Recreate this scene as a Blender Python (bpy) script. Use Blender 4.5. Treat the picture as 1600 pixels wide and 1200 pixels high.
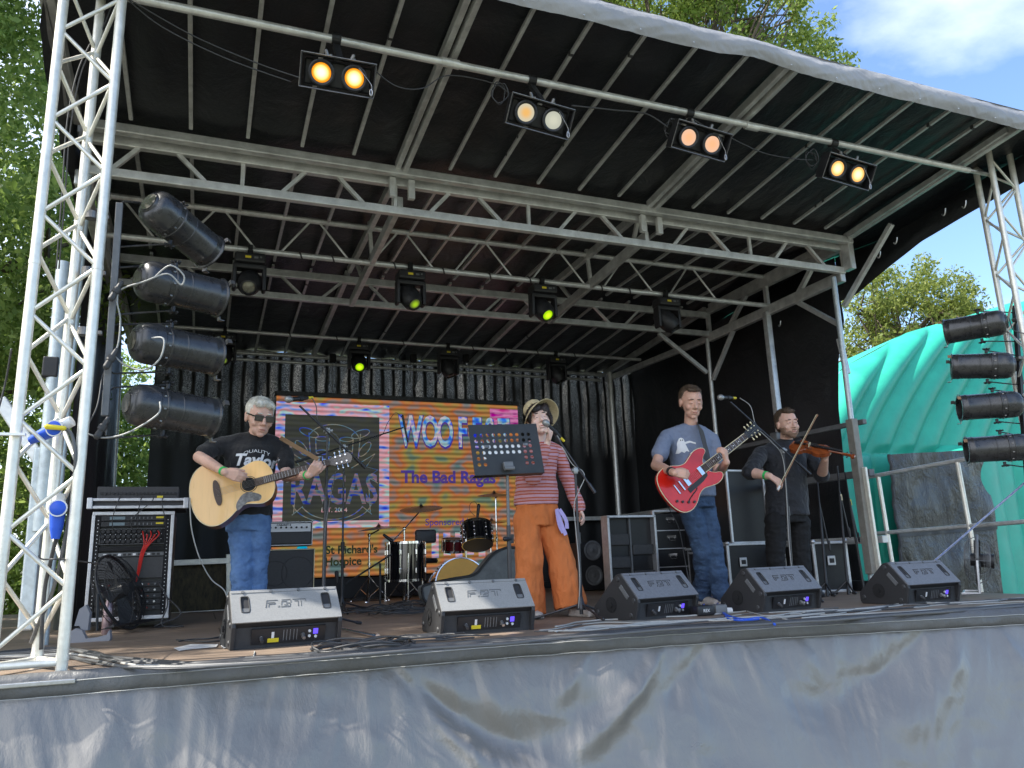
import bpy, bmesh, math, random
import numpy as np
from mathutils import Vector, Matrix, noise
from mathutils.bvhtree import BVHTree
random.seed(7)
for _o in list(bpy.data.objects): bpy.data.objects.remove(_o)
S = bpy.context.scene
COL = S.collection
PI = math.pi

# ------------------------------------------------------------------ camera
EYE = 0.41                                   # eye height above the stage deck (deck is z = 0)
FPX = 1208.0
YAW, PITCH, ROLL = math.radians(21.93), math.radians(12.95), math.radians(-2.065)
_cy, _sy, _cp, _sp = math.cos(YAW), math.sin(YAW), math.cos(PITCH), math.sin(PITCH)
_F = Vector((_sy*_cp, _cy*_cp, _sp)); _R = Vector((_cy, -_sy, 0)); _U = _R.cross(_F)
_r = _R*math.cos(ROLL)+_U*math.sin(ROLL); _u = -_R*math.sin(ROLL)+_U*math.cos(ROLL)
cam_d = bpy.data.cameras.new('camera'); cam = bpy.data.objects.new('camera', cam_d); COL.objects.link(cam)
cam.matrix_world = Matrix(((_r.x, _u.x, -_F.x, 0), (_r.y, _u.y, -_F.y, 0), (_r.z, _u.z, -_F.z, EYE), (0, 0, 0, 1)))
cam_d.sensor_width = 36; cam_d.lens = 36*FPX/1600; cam_d.clip_end = 2000; cam_d.clip_start = 0.05
S.camera = cam

# ------------------------------------------------------------------ light
SUN_DIR = Vector((-0.72, 0.12, 0.88)).normalized()      # towards the sun: left of the stage, slightly behind it
sun_el = math.asin(SUN_DIR.z); sun_az = math.atan2(SUN_DIR.x, SUN_DIR.y)
sd = bpy.data.lights.new('sun', 'SUN'); sd.energy = 3.6; sd.angle = math.radians(0.8); sd.color = (1.0, 0.95, 0.86)
so = bpy.data.objects.new('sun', sd); COL.objects.link(so)
so.rotation_euler = (-SUN_DIR).to_track_quat('-Z', 'Y').to_euler()
W = bpy.data.worlds.new('World'); S.world = W; W.use_nodes = True
nt = W.node_tree; nt.nodes.clear()
wo = nt.nodes.new('ShaderNodeOutputWorld'); bg = nt.nodes.new('ShaderNodeBackground')
sky = nt.nodes.new('ShaderNodeTexSky'); sky.sky_type = 'NISHITA'; sky.sun_disc = False
sky.sun_elevation = sun_el; sky.sun_rotation = sun_az; sky.air_density = 1.0; sky.dust_density = 0.6; sky.ozone_density = 4.0
bg.inputs['Strength'].default_value = 0.13
tc = nt.nodes.new('ShaderNodeTexCoord')
mp = nt.nodes.new('ShaderNodeMapping'); mp.inputs['Scale'].default_value = (1.0, 1.0, 2.2); mp.inputs['Location'].default_value = (0.35, 0.1, 0.0)
nz = nt.nodes.new('ShaderNodeTexNoise'); nz.inputs['Scale'].default_value = 2.1; nz.inputs['Detail'].default_value = 9; nz.inputs['Roughness'].default_value = 0.55; nz.inputs['Distortion'].default_value = 0.25
cr_ = nt.nodes.new('ShaderNodeValToRGB'); cr_.color_ramp.elements[0].position = 0.50; cr_.color_ramp.elements[1].position = 0.80
cr_.color_ramp.elements[0].color = (0, 0, 0, 1); cr_.color_ramp.elements[1].color = (0.62, 0.62, 0.62, 1)
mx = nt.nodes.new('ShaderNodeMixRGB'); mx.inputs['Color2'].default_value = (6.6, 6.8, 7.2, 1)
L = nt.links.new
L(tc.outputs['Generated'], mp.inputs['Vector']); L(mp.outputs['Vector'], nz.inputs['Vector']); L(nz.outputs['Fac'], cr_.inputs['Fac'])
sxyz = nt.nodes.new('ShaderNodeSeparateXYZ'); L(tc.outputs['Generated'], sxyz.inputs[0])      # a bright cloud bank in the west (left)
mrw = nt.nodes.new('ShaderNodeMapRange'); mrw.inputs['From Min'].default_value = 0.02; mrw.inputs['From Max'].default_value = -0.35; mrw.inputs['To Max'].default_value = 0.75; L(sxyz.outputs['X'], mrw.inputs['Value'])
mxm = nt.nodes.new('ShaderNodeMath'); mxm.operation = 'MAXIMUM'; L(cr_.outputs['Color'], mxm.inputs[0]); L(mrw.outputs[0], mxm.inputs[1])
L(mxm.outputs[0], mx.inputs['Fac']); L(sky.outputs['Color'], mx.inputs['Color1']); L(mx.outputs['Color'], bg.inputs['Color']); L(bg.outputs[0], wo.inputs[0])
S.view_settings.view_transform = 'Standard'; S.view_settings.look = 'None'; S.view_settings.gamma = 1
S.view_settings.exposure = 1.45
S.render.engine = 'CYCLES'
S.cycles.max_bounces = 8; S.cycles.transparent_max_bounces = 24

# ------------------------------------------------------------------ positions
def ray(px, py):
    return _r*((px-800)/FPX) + _u*(-(py-600)/FPX) + _F
def at(px, py, Y=None, X=None, Z=None):
    """world point at depth Y (or on the plane X / Z) seen in direction of photo pixel px,py"""
    d = ray(px, py)
    t = Y/d.y if Y is not None else (X/d.x if X is not None else (Z-EYE)/d.z)
    return Vector((0, 0, EYE)) + d*t
V = Vector

# ------------------------------------------------------------------ materials
def mat(name, col, rough=0.6, metal=0.0, var=0.0, vscale=8, bump=0.0, bscale=30, spec=0.5, emit=None, estr=0, coat=0, stretch=(1, 1, 1), col2=None, sss=0, trans=0, sheen=0, bdist=0.01):
    m = bpy.data.materials.new(name); m.use_nodes = True
    n = m.node_tree; p = n.nodes['Principled BSDF']
    p.inputs['Roughness'].default_value = rough; p.inputs['Metallic'].default_value = metal
    p.inputs['Specular IOR Level'].default_value = spec; p.inputs['Coat Weight'].default_value = coat
    p.inputs['Base Color'].default_value = (*col, 1)
    if sheen: p.inputs['Sheen Weight'].default_value = sheen
    if sss:
        p.inputs['Subsurface Weight'].default_value = sss; p.inputs['Subsurface Scale'].default_value = 0.01
    if emit: p.inputs['Emission Color'].default_value = (*emit, 1); p.inputs['Emission Strength'].default_value = estr
    if var or bump or col2:
        t = n.nodes.new('ShaderNodeTexCoord'); mpg = n.nodes.new('ShaderNodeMapping'); mpg.inputs['Scale'].default_value = stretch
        n.links.new(t.outputs['Object'], mpg.inputs['Vector'])
    if var or col2:
        a = n.nodes.new('ShaderNodeTexNoise'); a.inputs['Scale'].default_value = vscale; a.inputs['Detail'].default_value = 6; a.inputs['Roughness'].default_value = 0.65
        n.links.new(mpg.outputs[0], a.inputs['Vector'])
        r = n.nodes.new('ShaderNodeValToRGB'); r.color_ramp.elements[0].position = 0.3; r.color_ramp.elements[1].position = 0.7
        c0 = col if col2 else tuple(max(0, c*(1-var)) for c in col); c1 = col2 if col2 else tuple(min(1, c*(1+var)) for c in col)
        r.color_ramp.elements[0].color = (*c0, 1); r.color_ramp.elements[1].color = (*c1, 1)
        n.links.new(a.outputs['Fac'], r.inputs['Fac']); n.links.new(r.outputs['Color'], p.inputs['Base Color'])
        rr = n.nodes.new('ShaderNodeMapRange'); rr.inputs['To Min'].default_value = max(0.02, rough-0.1); rr.inputs['To Max'].default_value = min(1, rough+0.14)
        n.links.new(a.outputs['Fac'], rr.inputs['Value']); n.links.new(rr.outputs[0], p.inputs['Roughness'])
    if bump:
        b = n.nodes.new('ShaderNodeTexNoise'); b.inputs['Scale'].default_value = bscale; b.inputs['Detail'].default_value = 5
        n.links.new(mpg.outputs[0], b.inputs['Vector'])
        bu = n.nodes.new('ShaderNodeBump'); bu.inputs['Strength'].default_value = bump; bu.inputs['Distance'].default_value = bdist
        n.links.new(b.outputs['Fac'], bu.inputs['Height']); n.links.new(bu.outputs['Normal'], p.inputs['Normal'])
    return m
M = {}
M['alu'] = mat('alu', (0.80, 0.775, 0.69), 0.36, 0.45, 0.14, 14, 0.15, 60, col2=None)
M['beam'] = mat('beam', (0.62, 0.625, 0.61), 0.36, 0.5, 0.22, 9, 0.2, 50)
M['beam2'] = mat('beam2', (0.75, 0.75, 0.725), 0.36, 0.5, 0.2, 9, 0.2, 50)
M['galv'] = mat('galv', (0.52, 0.58, 0.60), 0.45, 0.6, 0.2, 22, 0.1, 40)
M['steel'] = mat('steel', (0.5, 0.5, 0.5), 0.3, 0.9, 0.15, 30)
M['chrome'] = mat('chrome', (0.75, 0.75, 0.76), 0.12, 1.0)
M['black'] = mat('black', (0.018, 0.018, 0.02), 0.45, 0, 0.3, 12, 0.1, 60)
M['blackmat'] = mat('blackmat', (0.012, 0.012, 0.013), 0.8, 0, 0.3, 12)
M['parblack'] = mat('parblack', (0.045, 0.045, 0.047), 0.26, 0.35, 0.35, 16, 0.05, 25, spec=0.8, bdist=0.003)
M['grey'] = mat('grey', (0.16, 0.165, 0.17), 0.5, 0.2, 0.2, 12)
M['wedge'] = mat('wedge', (0.17, 0.175, 0.19), 0.5, 0, 0.18, 60, 0.5, 420, bdist=0.002)
M['wedge_side'] = mat('wedge_side', (0.03, 0.03, 0.032), 0.55, 0, 0.2, 60, 0.3, 300, bdist=0.002)
M['case'] = mat('case', (0.012, 0.012, 0.014), 0.35, 0, 0.3, 20)
M['casealu'] = mat('casealu', (0.6, 0.6, 0.62), 0.35, 0.7, 0.15, 20)
M['white'] = mat('white', (0.75, 0.75, 0.75), 0.5)
M['cream'] = mat('cream', (0.7, 0.62, 0.4), 0.4)
M['yellow'] = mat('yellow', (0.75, 0.6, 0.03), 0.5)
M['red'] = mat('red', (0.6, 0.02, 0.015), 0.4)
M['blue'] = mat('blue', (0.02, 0.10, 0.62), 0.4)
M['wood'] = mat('wood', (0.23, 0.17, 0.125), 0.55, 0, 0.35, 3, 0.1, 12, stretch=(1, 5, 1))
M['rubber'] = mat('rubber', (0.05, 0.05, 0.052), 0.5, 0, 0.2, 30)
M['cable_grey'] = mat('cable_grey', (0.38, 0.38, 0.36), 0.5)
M['grass'] = mat('grass', (0.07, 0.08, 0.055), 0.9, 0, col2=(0.13, 0.13, 0.10), vscale=2.5, bump=0.8, bscale=40)
M['bark'] = mat('bark', (0.11, 0.085, 0.06), 0.9, 0, 0.4, 8, 0.8, 30, stretch=(3, 3, 0.6))
def leafmat(name, c0, c1, tr):
    m = bpy.data.materials.new(name); m.use_nodes = True; n = m.node_tree; n.nodes.clear()
    o = n.nodes.new('ShaderNodeOutputMaterial'); g = n.nodes.new('ShaderNodeNewGeometry')
    r = n.nodes.new('ShaderNodeValToRGB'); r.color_ramp.elements[0].color = (*c0, 1); r.color_ramp.elements[1].color = (*c1, 1)
    d = n.nodes.new('ShaderNodeBsdfPrincipled'); d.inputs['Roughness'].default_value = 0.5; d.inputs['Specular IOR Level'].default_value = 0.3
    t = n.nodes.new('ShaderNodeBsdfTranslucent'); x = n.nodes.new('ShaderNodeMixShader'); x.inputs[0].default_value = tr
    n.links.new(g.outputs['Random Per Island'], r.inputs['Fac']); n.links.new(r.outputs[0], d.inputs['Base Color']); n.links.new(r.outputs[0], t.inputs['Color'])
    n.links.new(d.outputs[0], x.inputs[1]); n.links.new(t.outputs[0], x.inputs[2]); n.links.new(x.outputs[0], o.inputs[0]); return m
M['leaf_a'] = leafmat('leaf_a', (0.13, 0.22, 0.04), (0.36, 0.46, 0.13), 0.55)
M['leaf_b'] = leafmat('leaf_b', (0.13, 0.20, 0.03), (0.36, 0.44, 0.10), 0.5)
M['leaf_c'] = leafmat('leaf_c', (0.10, 0.15, 0.025), (0.32, 0.36, 0.09), 0.5)

# ------------------------------------------------------------------ mesh building
def frame(d, up=None):
    d = V(d).normalized(); up = V(up) if up is not None else (V((0, 0, 1)) if abs(d.z) < 0.95 else V((0, 1, 0)))
    x = up.cross(d)
    if x.length < 1e-5: x = V((1, 0, 0)).cross(d)
    x.normalize(); y = d.cross(x); return x, y, d
class MB:
    def __init__(s): s.v = []; s.f = []; s.mi = []; s.cur = 0
    def add(s, vs, fs, T=None):
        b = len(s.v)
        s.v += [tuple(T @ V(p)) if T is not None else tuple(p) for p in vs]
        s.f += [tuple(b+i for i in f) for f in fs]; s.mi += [s.cur]*len(fs); return s
    def box(s, c, size, rot=None, bev=0.0):
        hx, hy, hz = [q/2 for q in size]
        T = Matrix.Translation(V(c)) @ (rot.to_4x4() if rot is not None else Matrix())
        b = min(bev, hx*.9, hy*.9, hz*.9)
        if b <= 0:
            vs = [(sx*hx, sy*hy, sz*hz) for sx in (-1, 1) for sy in (-1, 1) for sz in (-1, 1)]
            return s.add(vs, [(0, 1, 3, 2), (4, 6, 7, 5), (0, 4, 5, 1), (2, 3, 7, 6), (0, 2, 6, 4), (1, 5, 7, 3)], T)
        bm = bmesh.new(); bmesh.ops.create_cube(bm, size=1)
        bmesh.ops.scale(bm, vec=(hx*2, hy*2, hz*2), verts=bm.verts)
        bmesh.ops.bevel(bm, geom=list(bm.edges), offset=b, segments=2, profile=0.5, affect='EDGES')
        s.addbm(bm, T); return s
    def addbm(s, bm, T=None):
        bm.verts.index_update(); s.add([v.co.copy() for v in bm.verts], [[v.index for v in f.verts] for f in bm.faces], T); bm.free()
    def bar(s, a, b, w, h=None, up=None, bev=0.0):
        a = V(a); b = V(b); d = b-a; x, y, z = frame(d, up); R = Matrix((x, y, z)).transposed()
        return s.box((a+b)/2, (w, h if h else w, d.length), R, bev)
    def cyl(s, a, b, r1, r2=None, n=12, caps=True):
        r2 = r1 if r2 is None else r2; a = V(a); b = V(b); x, y, z = frame(b-a)
        vs = []; fs = []
        for c, r in ((a, r1), (b, r2)):
            for i in range(n):
                t = 2*PI*i/n; vs.append(c+(x*math.cos(t)+y*math.sin(t))*r)
        for i in range(n): j = (i+1) % n; fs.append((i, j, n+j, n+i))
        if caps: fs.append(tuple(range(n-1, -1, -1))); fs.append(tuple(range(n, 2*n)))
        return s.add(vs, fs)
    def tube(s, pts, r, n=6, rad=None, closed=False):
        pts = [V(p) for p in pts]; vs = []; fs = []; m = len(pts)
        px = None
        for k, p in enumerate(pts):
            d = (pts[min(k+1, m-1)]-pts[max(k-1, 0)])
            if d.length < 1e-9: d = V((0, 0, 1))
            d.normalize()
            if px is None: x, y, _ = frame(d)
            else:
                x = (px-d*px.dot(d)); x = x.normalized() if x.length > 1e-6 else frame(d)[0]; y = d.cross(x)
            px = x; rr = rad[k] if rad else r
            for i in range(n):
                t = 2*PI*i/n; vs.append(p+(x*math.cos(t)+y*math.sin(t))*rr)
        for k in range(m-1):
            for i in range(n): j = (i+1) % n; fs.append((k*n+i, k*n+j, (k+1)*n+j, (k+1)*n+i))
        fs.append(tuple(range(n-1, -1, -1))); fs.append(tuple(range((m-1)*n, m*n)))
        return s.add(vs, fs)
    def lathe(s, prof, T=None, n=20):
        """profile [(r,z)...] round local z"""
        vs = []; fs = []; m = len(prof)
        for r, z in prof:
            for i in range(n):
                t = 2*PI*i/n; vs.append((r*math.cos(t), r*math.sin(t), z))
        for k in range(m-1):
            for i in range(n): j = (i+1) % n; fs.append((k*n+i, k*n+j, (k+1)*n+j, (k+1)*n+i))
        fs.append(tuple(range(n-1, -1, -1))); fs.append(tuple(range((m-1)*n, m*n)))
        return s.add(vs, fs, T)
    def ell(s, c, r, R=None, nu=14, nv=9):
        r = (r, r, r) if not hasattr(r, '__len__') else r
        T = Matrix.Translation(V(c)) @ ((R.to_4x4()) if R is not None else Matrix()) @ Matrix.Diagonal((*r, 1))
        vs = [(0, 0, -1)]
        for k in range(1, nv):
            ph = -PI/2+PI*k/nv
            for i in range(nu): t = 2*PI*i/nu; vs.append((math.cos(ph)*math.cos(t), math.cos(ph)*math.sin(t), math.sin(ph)))
        vs.append((0, 0, 1)); fs = []
        for i in range(nu): fs.append((0, 1+(i+1) % nu, 1+i))
        for k in range(nv-2):
            for i in range(nu): a = 1+k*nu+i; b = 1+k*nu+(i+1) % nu; fs.append((a, b, b+nu, a+nu))
        l = len(vs)-1; b0 = 1+(nv-2)*nu
        for i in range(nu): fs.append((b0+i, b0+(i+1) % nu, l))
        return s.add(vs, fs, T)
    def cap(s, a, b, r1, r2=None, n=12):
        """capsule with two radii"""
        r2 = r1 if r2 is None else r2; s.cyl(a, b, r1, r2, n); s.ell(a, r1, nu=n, nv=8); s.ell(b, r2, nu=n, nv=8); return s
    def prism(s, poly, h, T=None, inset=0):
        """polygon in local xy extruded 0..h in z"""
        n = len(poly); vs = [(x, y, 0) for x, y in poly]+[(x, y, h) for x, y in poly]
        fs = [tuple(range(n-1, -1, -1)), tuple(range(n, 2*n))]+[(i, (i+1) % n, n+(i+1) % n, n+i) for i in range(n)]
        return s.add(vs, fs, T)
    def grid(s, fn, nu, nv):
        vs = [fn(i/nu, j/nv) for j in range(nv+1) for i in range(nu+1)]
        fs = [(j*(nu+1)+i, j*(nu+1)+i+1, (j+1)*(nu+1)+i+1, (j+1)*(nu+1)+i) for j in range(nv) for i in range(nu)]
        return s.add(vs, fs)
    def rings(s, rings, n=20):
        """loft of ellipses: (centre, rx, ry[, rotz]) - closed"""
        vs = []; fs = []; m = len(rings)
        for rg in rings:
            c, rx, ry = V(rg[0]), rg[1], rg[2]; a = rg[3] if len(rg) > 3 else 0
            X = V((math.cos(a), math.sin(a), 0)); Yv = V((-math.sin(a), math.cos(a), 0))
            for i in range(n): t = 2*PI*i/n; vs.append(c+X*(rx*math.cos(t))+Yv*(ry*math.sin(t)))
        for k in range(m-1):
            for i in range(n): j = (i+1) % n; fs.append((k*n+i, k*n+j, (k+1)*n+j, (k+1)*n+i))
        fs.append(tuple(range(n-1, -1, -1))); fs.append(tuple(range((m-1)*n, m*n)))
        return s.add(vs, fs)
    def mesh(s, name):
        me = bpy.data.meshes.new(name); me.from_pydata(s.v, [], s.f)
        if any(s.mi): me.polygons.foreach_set('material_index', s.mi)
        return me
    def build(s, name, mats, parent=None, local=False, smooth=None, recalc=True):
        me = s.mesh(name); return link(name, me, mats, parent, local, smooth, recalc)
def link(name, me, mats, parent=None, local=False, smooth=None, recalc=True):
    if recalc:
        bm = bmesh.new(); bm.from_mesh(me); bmesh.ops.recalc_face_normals(bm, faces=bm.faces); bm.to_mesh(me); bm.free()
    for m in (mats if isinstance(mats, (list, tuple)) else [mats]): me.materials.append(M[m] if isinstance(m, str) else m)
    if smooth is not None:
        if smooth >= 180: me.polygons.foreach_set('use_smooth', [True]*len(me.polygons))
        else: me.set_sharp_from_angle(angle=math.radians(smooth)); 
    o = bpy.data.objects.new(name, me); COL.objects.link(o)
    if parent is not None:
        if not local:
            base = parent
            while base.parent: base = base.parent
            off = base.matrix_basis.inverted(); me.transform(off)
        o.parent = parent
    return o
def thing(name, loc, label, cat, group=None, rz=0, rot=None):
    o = bpy.data.objects.new(name, None); COL.objects.link(o); o.location = loc; o.rotation_euler = rot if rot else (0, 0, rz)
    o.empty_display_size = 0.1
    tag(o, label, cat, group); return o
def tag(o, label=None, cat=None, group=None, kind=None):
    if label: o['label'] = label
    if cat: o['category'] = cat
    if group: o['group'] = group
    if kind: o['kind'] = kind
    return o
def dup(root, loc, label, rz=0, rot=None, group=None):
    r = root.copy(); COL.objects.link(r); r.location = loc; r.rotation_euler = rot if rot else (0, 0, rz); r['label'] = label
    if group: r['group'] = group
    def rec(src, dst):
        for ch in list(src.children):
            c = ch.copy(); COL.objects.link(c); c.parent = dst; rec(ch, c)
    rec(root, r); return r
def spline(pts, n=8):
    pts = [V(p) for p in pts]; out = []
    for i in range(len(pts)-1):
        p0 = pts[max(i-1, 0)]; p1 = pts[i]; p2 = pts[i+1]; p3 = pts[min(i+2, len(pts)-1)]
        for k in range(n):
            t = k/n
            out.append(0.5*((2*p1)+(p2-p0)*t+(2*p0-5*p1+4*p2-p3)*t*t+(3*p1-p0-3*p2+p3)*t**3))
    out.append(pts[-1]); return out
TMP = bpy.data.scenes.new('work')            # small side scene so that modifiers evaluate quickly
def tmpdg():
    with bpy.context.temp_override(scene=TMP, view_layer=TMP.view_layers[0]):
        dg = bpy.context.evaluated_depsgraph_get(); dg.update(); return dg
def text_geo(txt, size=1, extrude=0.0, bold=0.0, shear=0.0, spacing=1.0):
    c = bpy.data.curves.new('txt', 'FONT'); c.body = txt; c.size = size; c.extrude = extrude; c.offset = bold; c.shear = shear
    c.align_x = 'CENTER'; c.align_y = 'CENTER'; c.space_character = spacing; c.resolution_u = 3
    o = bpy.data.objects.new('txt', c); TMP.collection.objects.link(o); dg = tmpdg()
    me = bpy.data.meshes.new_from_object(o.evaluated_get(dg)); bpy.data.objects.remove(o)
    bm = bmesh.new(); bm.from_mesh(me); bmesh.ops.triangulate(bm, faces=bm.faces)
    vs = [v.co.copy() for v in bm.verts]; fs = [[v.index for v in f.verts] for f in bm.faces]; bm.free(); bpy.data.meshes.remove(me)
    return vs, fs
def basis(o, x, y):
    """matrix with local x,y directions (orthonormalised) and origin"""
    x = V(x).normalized(); y = V(y); y = (y-x*y.dot(x)).normalized(); z = x.cross(y)
    return Matrix(((x.x, y.x, z.x, o[0]), (x.y, y.y, z.y, o[1]), (x.z, y.z, z.z, o[2]), (0, 0, 0, 1)))
def evalmod(me, setup):
    o = bpy.data.objects.new('tmp', me); TMP.collection.objects.link(o); setup(o)
    dg = tmpdg()
    r = bpy.data.meshes.new_from_object(o.evaluated_get(dg)); bpy.data.objects.remove(o); return r
def blob(mb, voxel=0.006, smooth=3, wrinkle=0.0, wscale=9, wdir=(1, 1, 1), seed=0):
    """overlapping solids -> one continuous smooth surface"""
    def su(o):
        m = o.modifiers.new('r', 'REMESH'); m.mode = 'VOXEL'; m.voxel_size = voxel; m.use_smooth_shade = True
        s = o.modifiers.new('s', 'SMOOTH'); s.factor = 0.5; s.iterations = smooth
    me = evalmod(mb.mesh('b'), su)
    if wrinkle:
        N_ = len(me.vertices); co = np.empty(N_*3, np.float32); no = np.empty(N_*3, np.float32)
        me.vertices.foreach_get('co', co); me.vertices.foreach_get('normal', no); co = co.reshape(-1, 3); no = no.reshape(-1, 3); sd_ = V((seed, 0, 0))
        for i in range(N_):
            c = co[i]; p = V((c[0]*wdir[0], c[1]*wdir[1], c[2]*wdir[2]))*wscale+sd_
            d = noise.noise(p)*0.5+noise.noise(p*2.3)*0.25
            d += 0.55*(0.35-abs(noise.noise(p*1.15+V((7, 3, 1)))))*1.2 + 0.30*(0.3-abs(noise.noise(p*2.6+V((2, 9, 4)))))
            co[i] += no[i]*(d*wrinkle)
        me.vertices.foreach_set('co', co.ravel()); me.update()
    me.polygons.foreach_set('use_smooth', [True]*len(me.polygons)); return me
# ================================================================== ground
GZ = -1.25
mb = MB(); mb.grid(lambda u, v: V((-300+600*u, -300+600*v, GZ)), 40, 40)
tag(mb.build('ground', 'grass'), kind='structure')

# ================================================================== stage
XL, XR = -0.95, 6.2
YA, YB, YC, YR = 5.88, 7.08, 8.25, 11.2
stage = thing('mobile_stage', (2.6, 4.1, GZ), 'covered festival stage with black canopy, aluminium roof frame and grey tarpaulin skirt', 'stage')
# deck: plywood boards, black sub-frame
def edgeY(x):                                   # front edge, bowing slightly forward at the right end
    pts = [(-3, 4.13), (1.6, 4.15), (3.2, 4.0), (5.0, 3.62), (8.5, 2.95)]
    for (a, b), (c, d) in zip(pts, pts[1:]):
        if x <= c: return b+(d-b)*(x-a)/(c-a)
    return pts[-1][1]
mb = MB()
nx = 46
def deck_v(u, v):
    x = -2.6+(9.0)*u; y0 = edgeY(x)+0.0; return V((x, y0+(11.35-y0)*v, 0.0))
mb.grid(deck_v, nx, 12)
deck = mb.build('deck', 'wood', stage)
n = M['wood'].node_tree                          # board joints as thin dark lines
t = n.nodes.new('ShaderNodeTexCoord'); bk = n.nodes.new('ShaderNodeTexBrick'); bk.inputs['Scale'].default_value = 1; bk.inputs['Brick Width'].default_value = 2.44; bk.inputs['Row Height'].default_value = 1.22; bk.inputs['Mortar Size'].default_value = 0.006
bk.inputs['Color1'].default_value = (1, 1, 1, 1); bk.inputs['Color2'].default_value = (0.86, 0.86, 0.86, 1); bk.inputs['Mortar'].default_value = (0.25, 0.2, 0.15, 1)
mm = n.nodes.new('ShaderNodeMixRGB'); mm.blend_type = 'MULTIPLY'; mm.inputs[0].default_value = 1
pr = n.nodes['Principled BSDF']; src = pr.inputs['Base Color'].links[0].from_socket
n.links.new(t.outputs['Object'], bk.inputs['Vector']); n.links.new(src, mm.inputs[1]); n.links.new(bk.outputs['Color'], mm.inputs[2]); n.links.new(mm.outputs[0], pr.inputs['Base Color'])
for x in np.arange(-2.5, 6.4, 1.2):
    pass
mb = MB(); mb.box((1.9, 7.8, -0.13), (8.8, 6.9, 0.2)); mb.build('deck_frame', 'black', stage)
mb = MB()
for x in (-0.8, 1.4, 3.8, 6.0):
    for y in (5.5, 8, 10.8): mb.box((x, y, (GZ-0.24)/2), (0.12, 0.12, -GZ-0.24))
mb.build('deck_support', 'black', stage)

# skirt: grey tarpaulin with folds, hem and a darker rolled top band
def tarp(name, c0, c1, rough, bs, bd):
    m = mat(name, c0, rough, 0.0, 0, col2=c1, vscale=1.3, spec=0.6, stretch=(1, 1, 1.5))
    n = m.node_tree; p = n.nodes['Principled BSDF']; t = n.nodes.new('ShaderNodeTexCoord')
    a = n.nodes.new('ShaderNodeTexNoise'); a.inputs['Scale'].default_value = 3.2; a.inputs['Detail'].default_value = 8; a.inputs['Roughness'].default_value = 0.6; a.inputs['Distortion'].default_value = 0.4
    mpp = n.nodes.new('ShaderNodeMapping'); mpp.inputs['Scale'].default_value = (1.5, 1, 0.9); n.links.new(t.outputs['Object'], mpp.inputs[0]); n.links.new(mpp.outputs[0], a.inputs['Vector'])
    b = n.nodes.new('ShaderNodeTexNoise'); b.inputs['Scale'].default_value = 55; b.inputs['Detail'].default_value = 3; n.links.new(t.outputs['Object'], b.inputs['Vector'])
    ad = n.nodes.new('ShaderNodeMath'); ad.operation = 'MULTIPLY_ADD'; ad.inputs[1].default_value = 0.06; n.links.new(b.outputs['Fac'], ad.inputs[0]); n.links.new(a.outputs['Fac'], ad.inputs[2])
    bu = n.nodes.new('ShaderNodeBump'); bu.inputs['Strength'].default_value = bs; bu.inputs['Distance'].default_value = bd
    n.links.new(ad.outputs[0], bu.inputs['Height']); n.links.new(bu.outputs[0], p.inputs['Normal']); return m
M['skirt'] = tarp('skirt', (0.155, 0.147, 0.137), (0.185, 0.176, 0.165), 0.30, 0.5, 0.03)
_p = M['skirt'].node_tree.nodes['Principled BSDF']; _p.inputs['Specular IOR Level'].default_value = 1.0; _p.inputs['Coat Weight'].default_value = 0.3; _p.inputs['Coat Roughness'].default_value = 0.22
M['fascia'] = tarp('fascia', (0.25, 0.245, 0.24), (0.36, 0.355, 0.35), 0.42, 0.35, 0.04)
M['band'] = tarp('band', (0.085, 0.085, 0.085), (0.14, 0.14, 0.14), 0.4, 0.5, 0.04)
M['canopy'] = tarp('canopy', (0.009, 0.0105, 0.013), (0.017, 0.019, 0.023), 0.33, 0.45, 0.06)
M['drape'] = tarp('drape', (0.016, 0.017, 0.019), (0.030, 0.032, 0.035), 0.45, 0.5, 0.05)
def ridge(x, z, x0, z0, x1, z1, w, h, bend=0.0):
    """soft fold from (x0,z0) to (x1,z1)"""
    dx, dz = x1-x0, z1-z0; L2 = dx*dx+dz*dz; t = ((x-x0)*dx+(z-z0)*dz)/L2
    tc_ = min(1, max(0, t)); off = bend*math.sin(PI*tc_)
    nx_, nz_ = -dz/math.sqrt(L2), dx/math.sqrt(L2)
    d = (x-x0-dx*tc_)*nx_+(z-z0-dz*tc_)*nz_-off; e = (t-tc_)*math.sqrt(L2)
    ww = w*(0.6+1.3*tc_)
    return h*math.exp(-(d*d)/(ww*ww)-(e*e)/(w*w))*(0.25+0.75*math.sin(PI*min(1, 0.15+0.85*tc_)))
FOLDS = [(0.95, -0.03, 2.0, -0.55, .07, -.11, -.10), (1.0, -0.03, 1.9, -0.62, .05, .07, -.16), (2.45, -0.05, 1.55, -0.62, .055, .10, .07), (2.75, -0.04, 2.35, -0.35, .05, -.06, 0), (2.0, -.05, 1.75, -.3, .04, .05, 0),
         (4.4, -0.03, 3.7, -0.55, .09, .10, .1), (4.2, -0.03, 3.3, -0.42, .07, -.09, .05), (5.2, 0.0, 5.9, -0.6, .08, .10, .05), (4.9, 0.0, 5.3, -0.5, .07, -.07, 0), (3.0, -.05, 3.05, -.4, .03, .035, 0),
         (0.1, -.05, -.25, -.6, .12, -.05, .03), (-.3, -.05, -.5, -.7, .07, .05, 0), (.55, -.1, .3, -.6, .12, .04, .05), (3.35, -.05, 3.5, -.3, .05, .04, 0), (4.7, -.02, 4.75, -.35, .035, .04, 0)]
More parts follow.
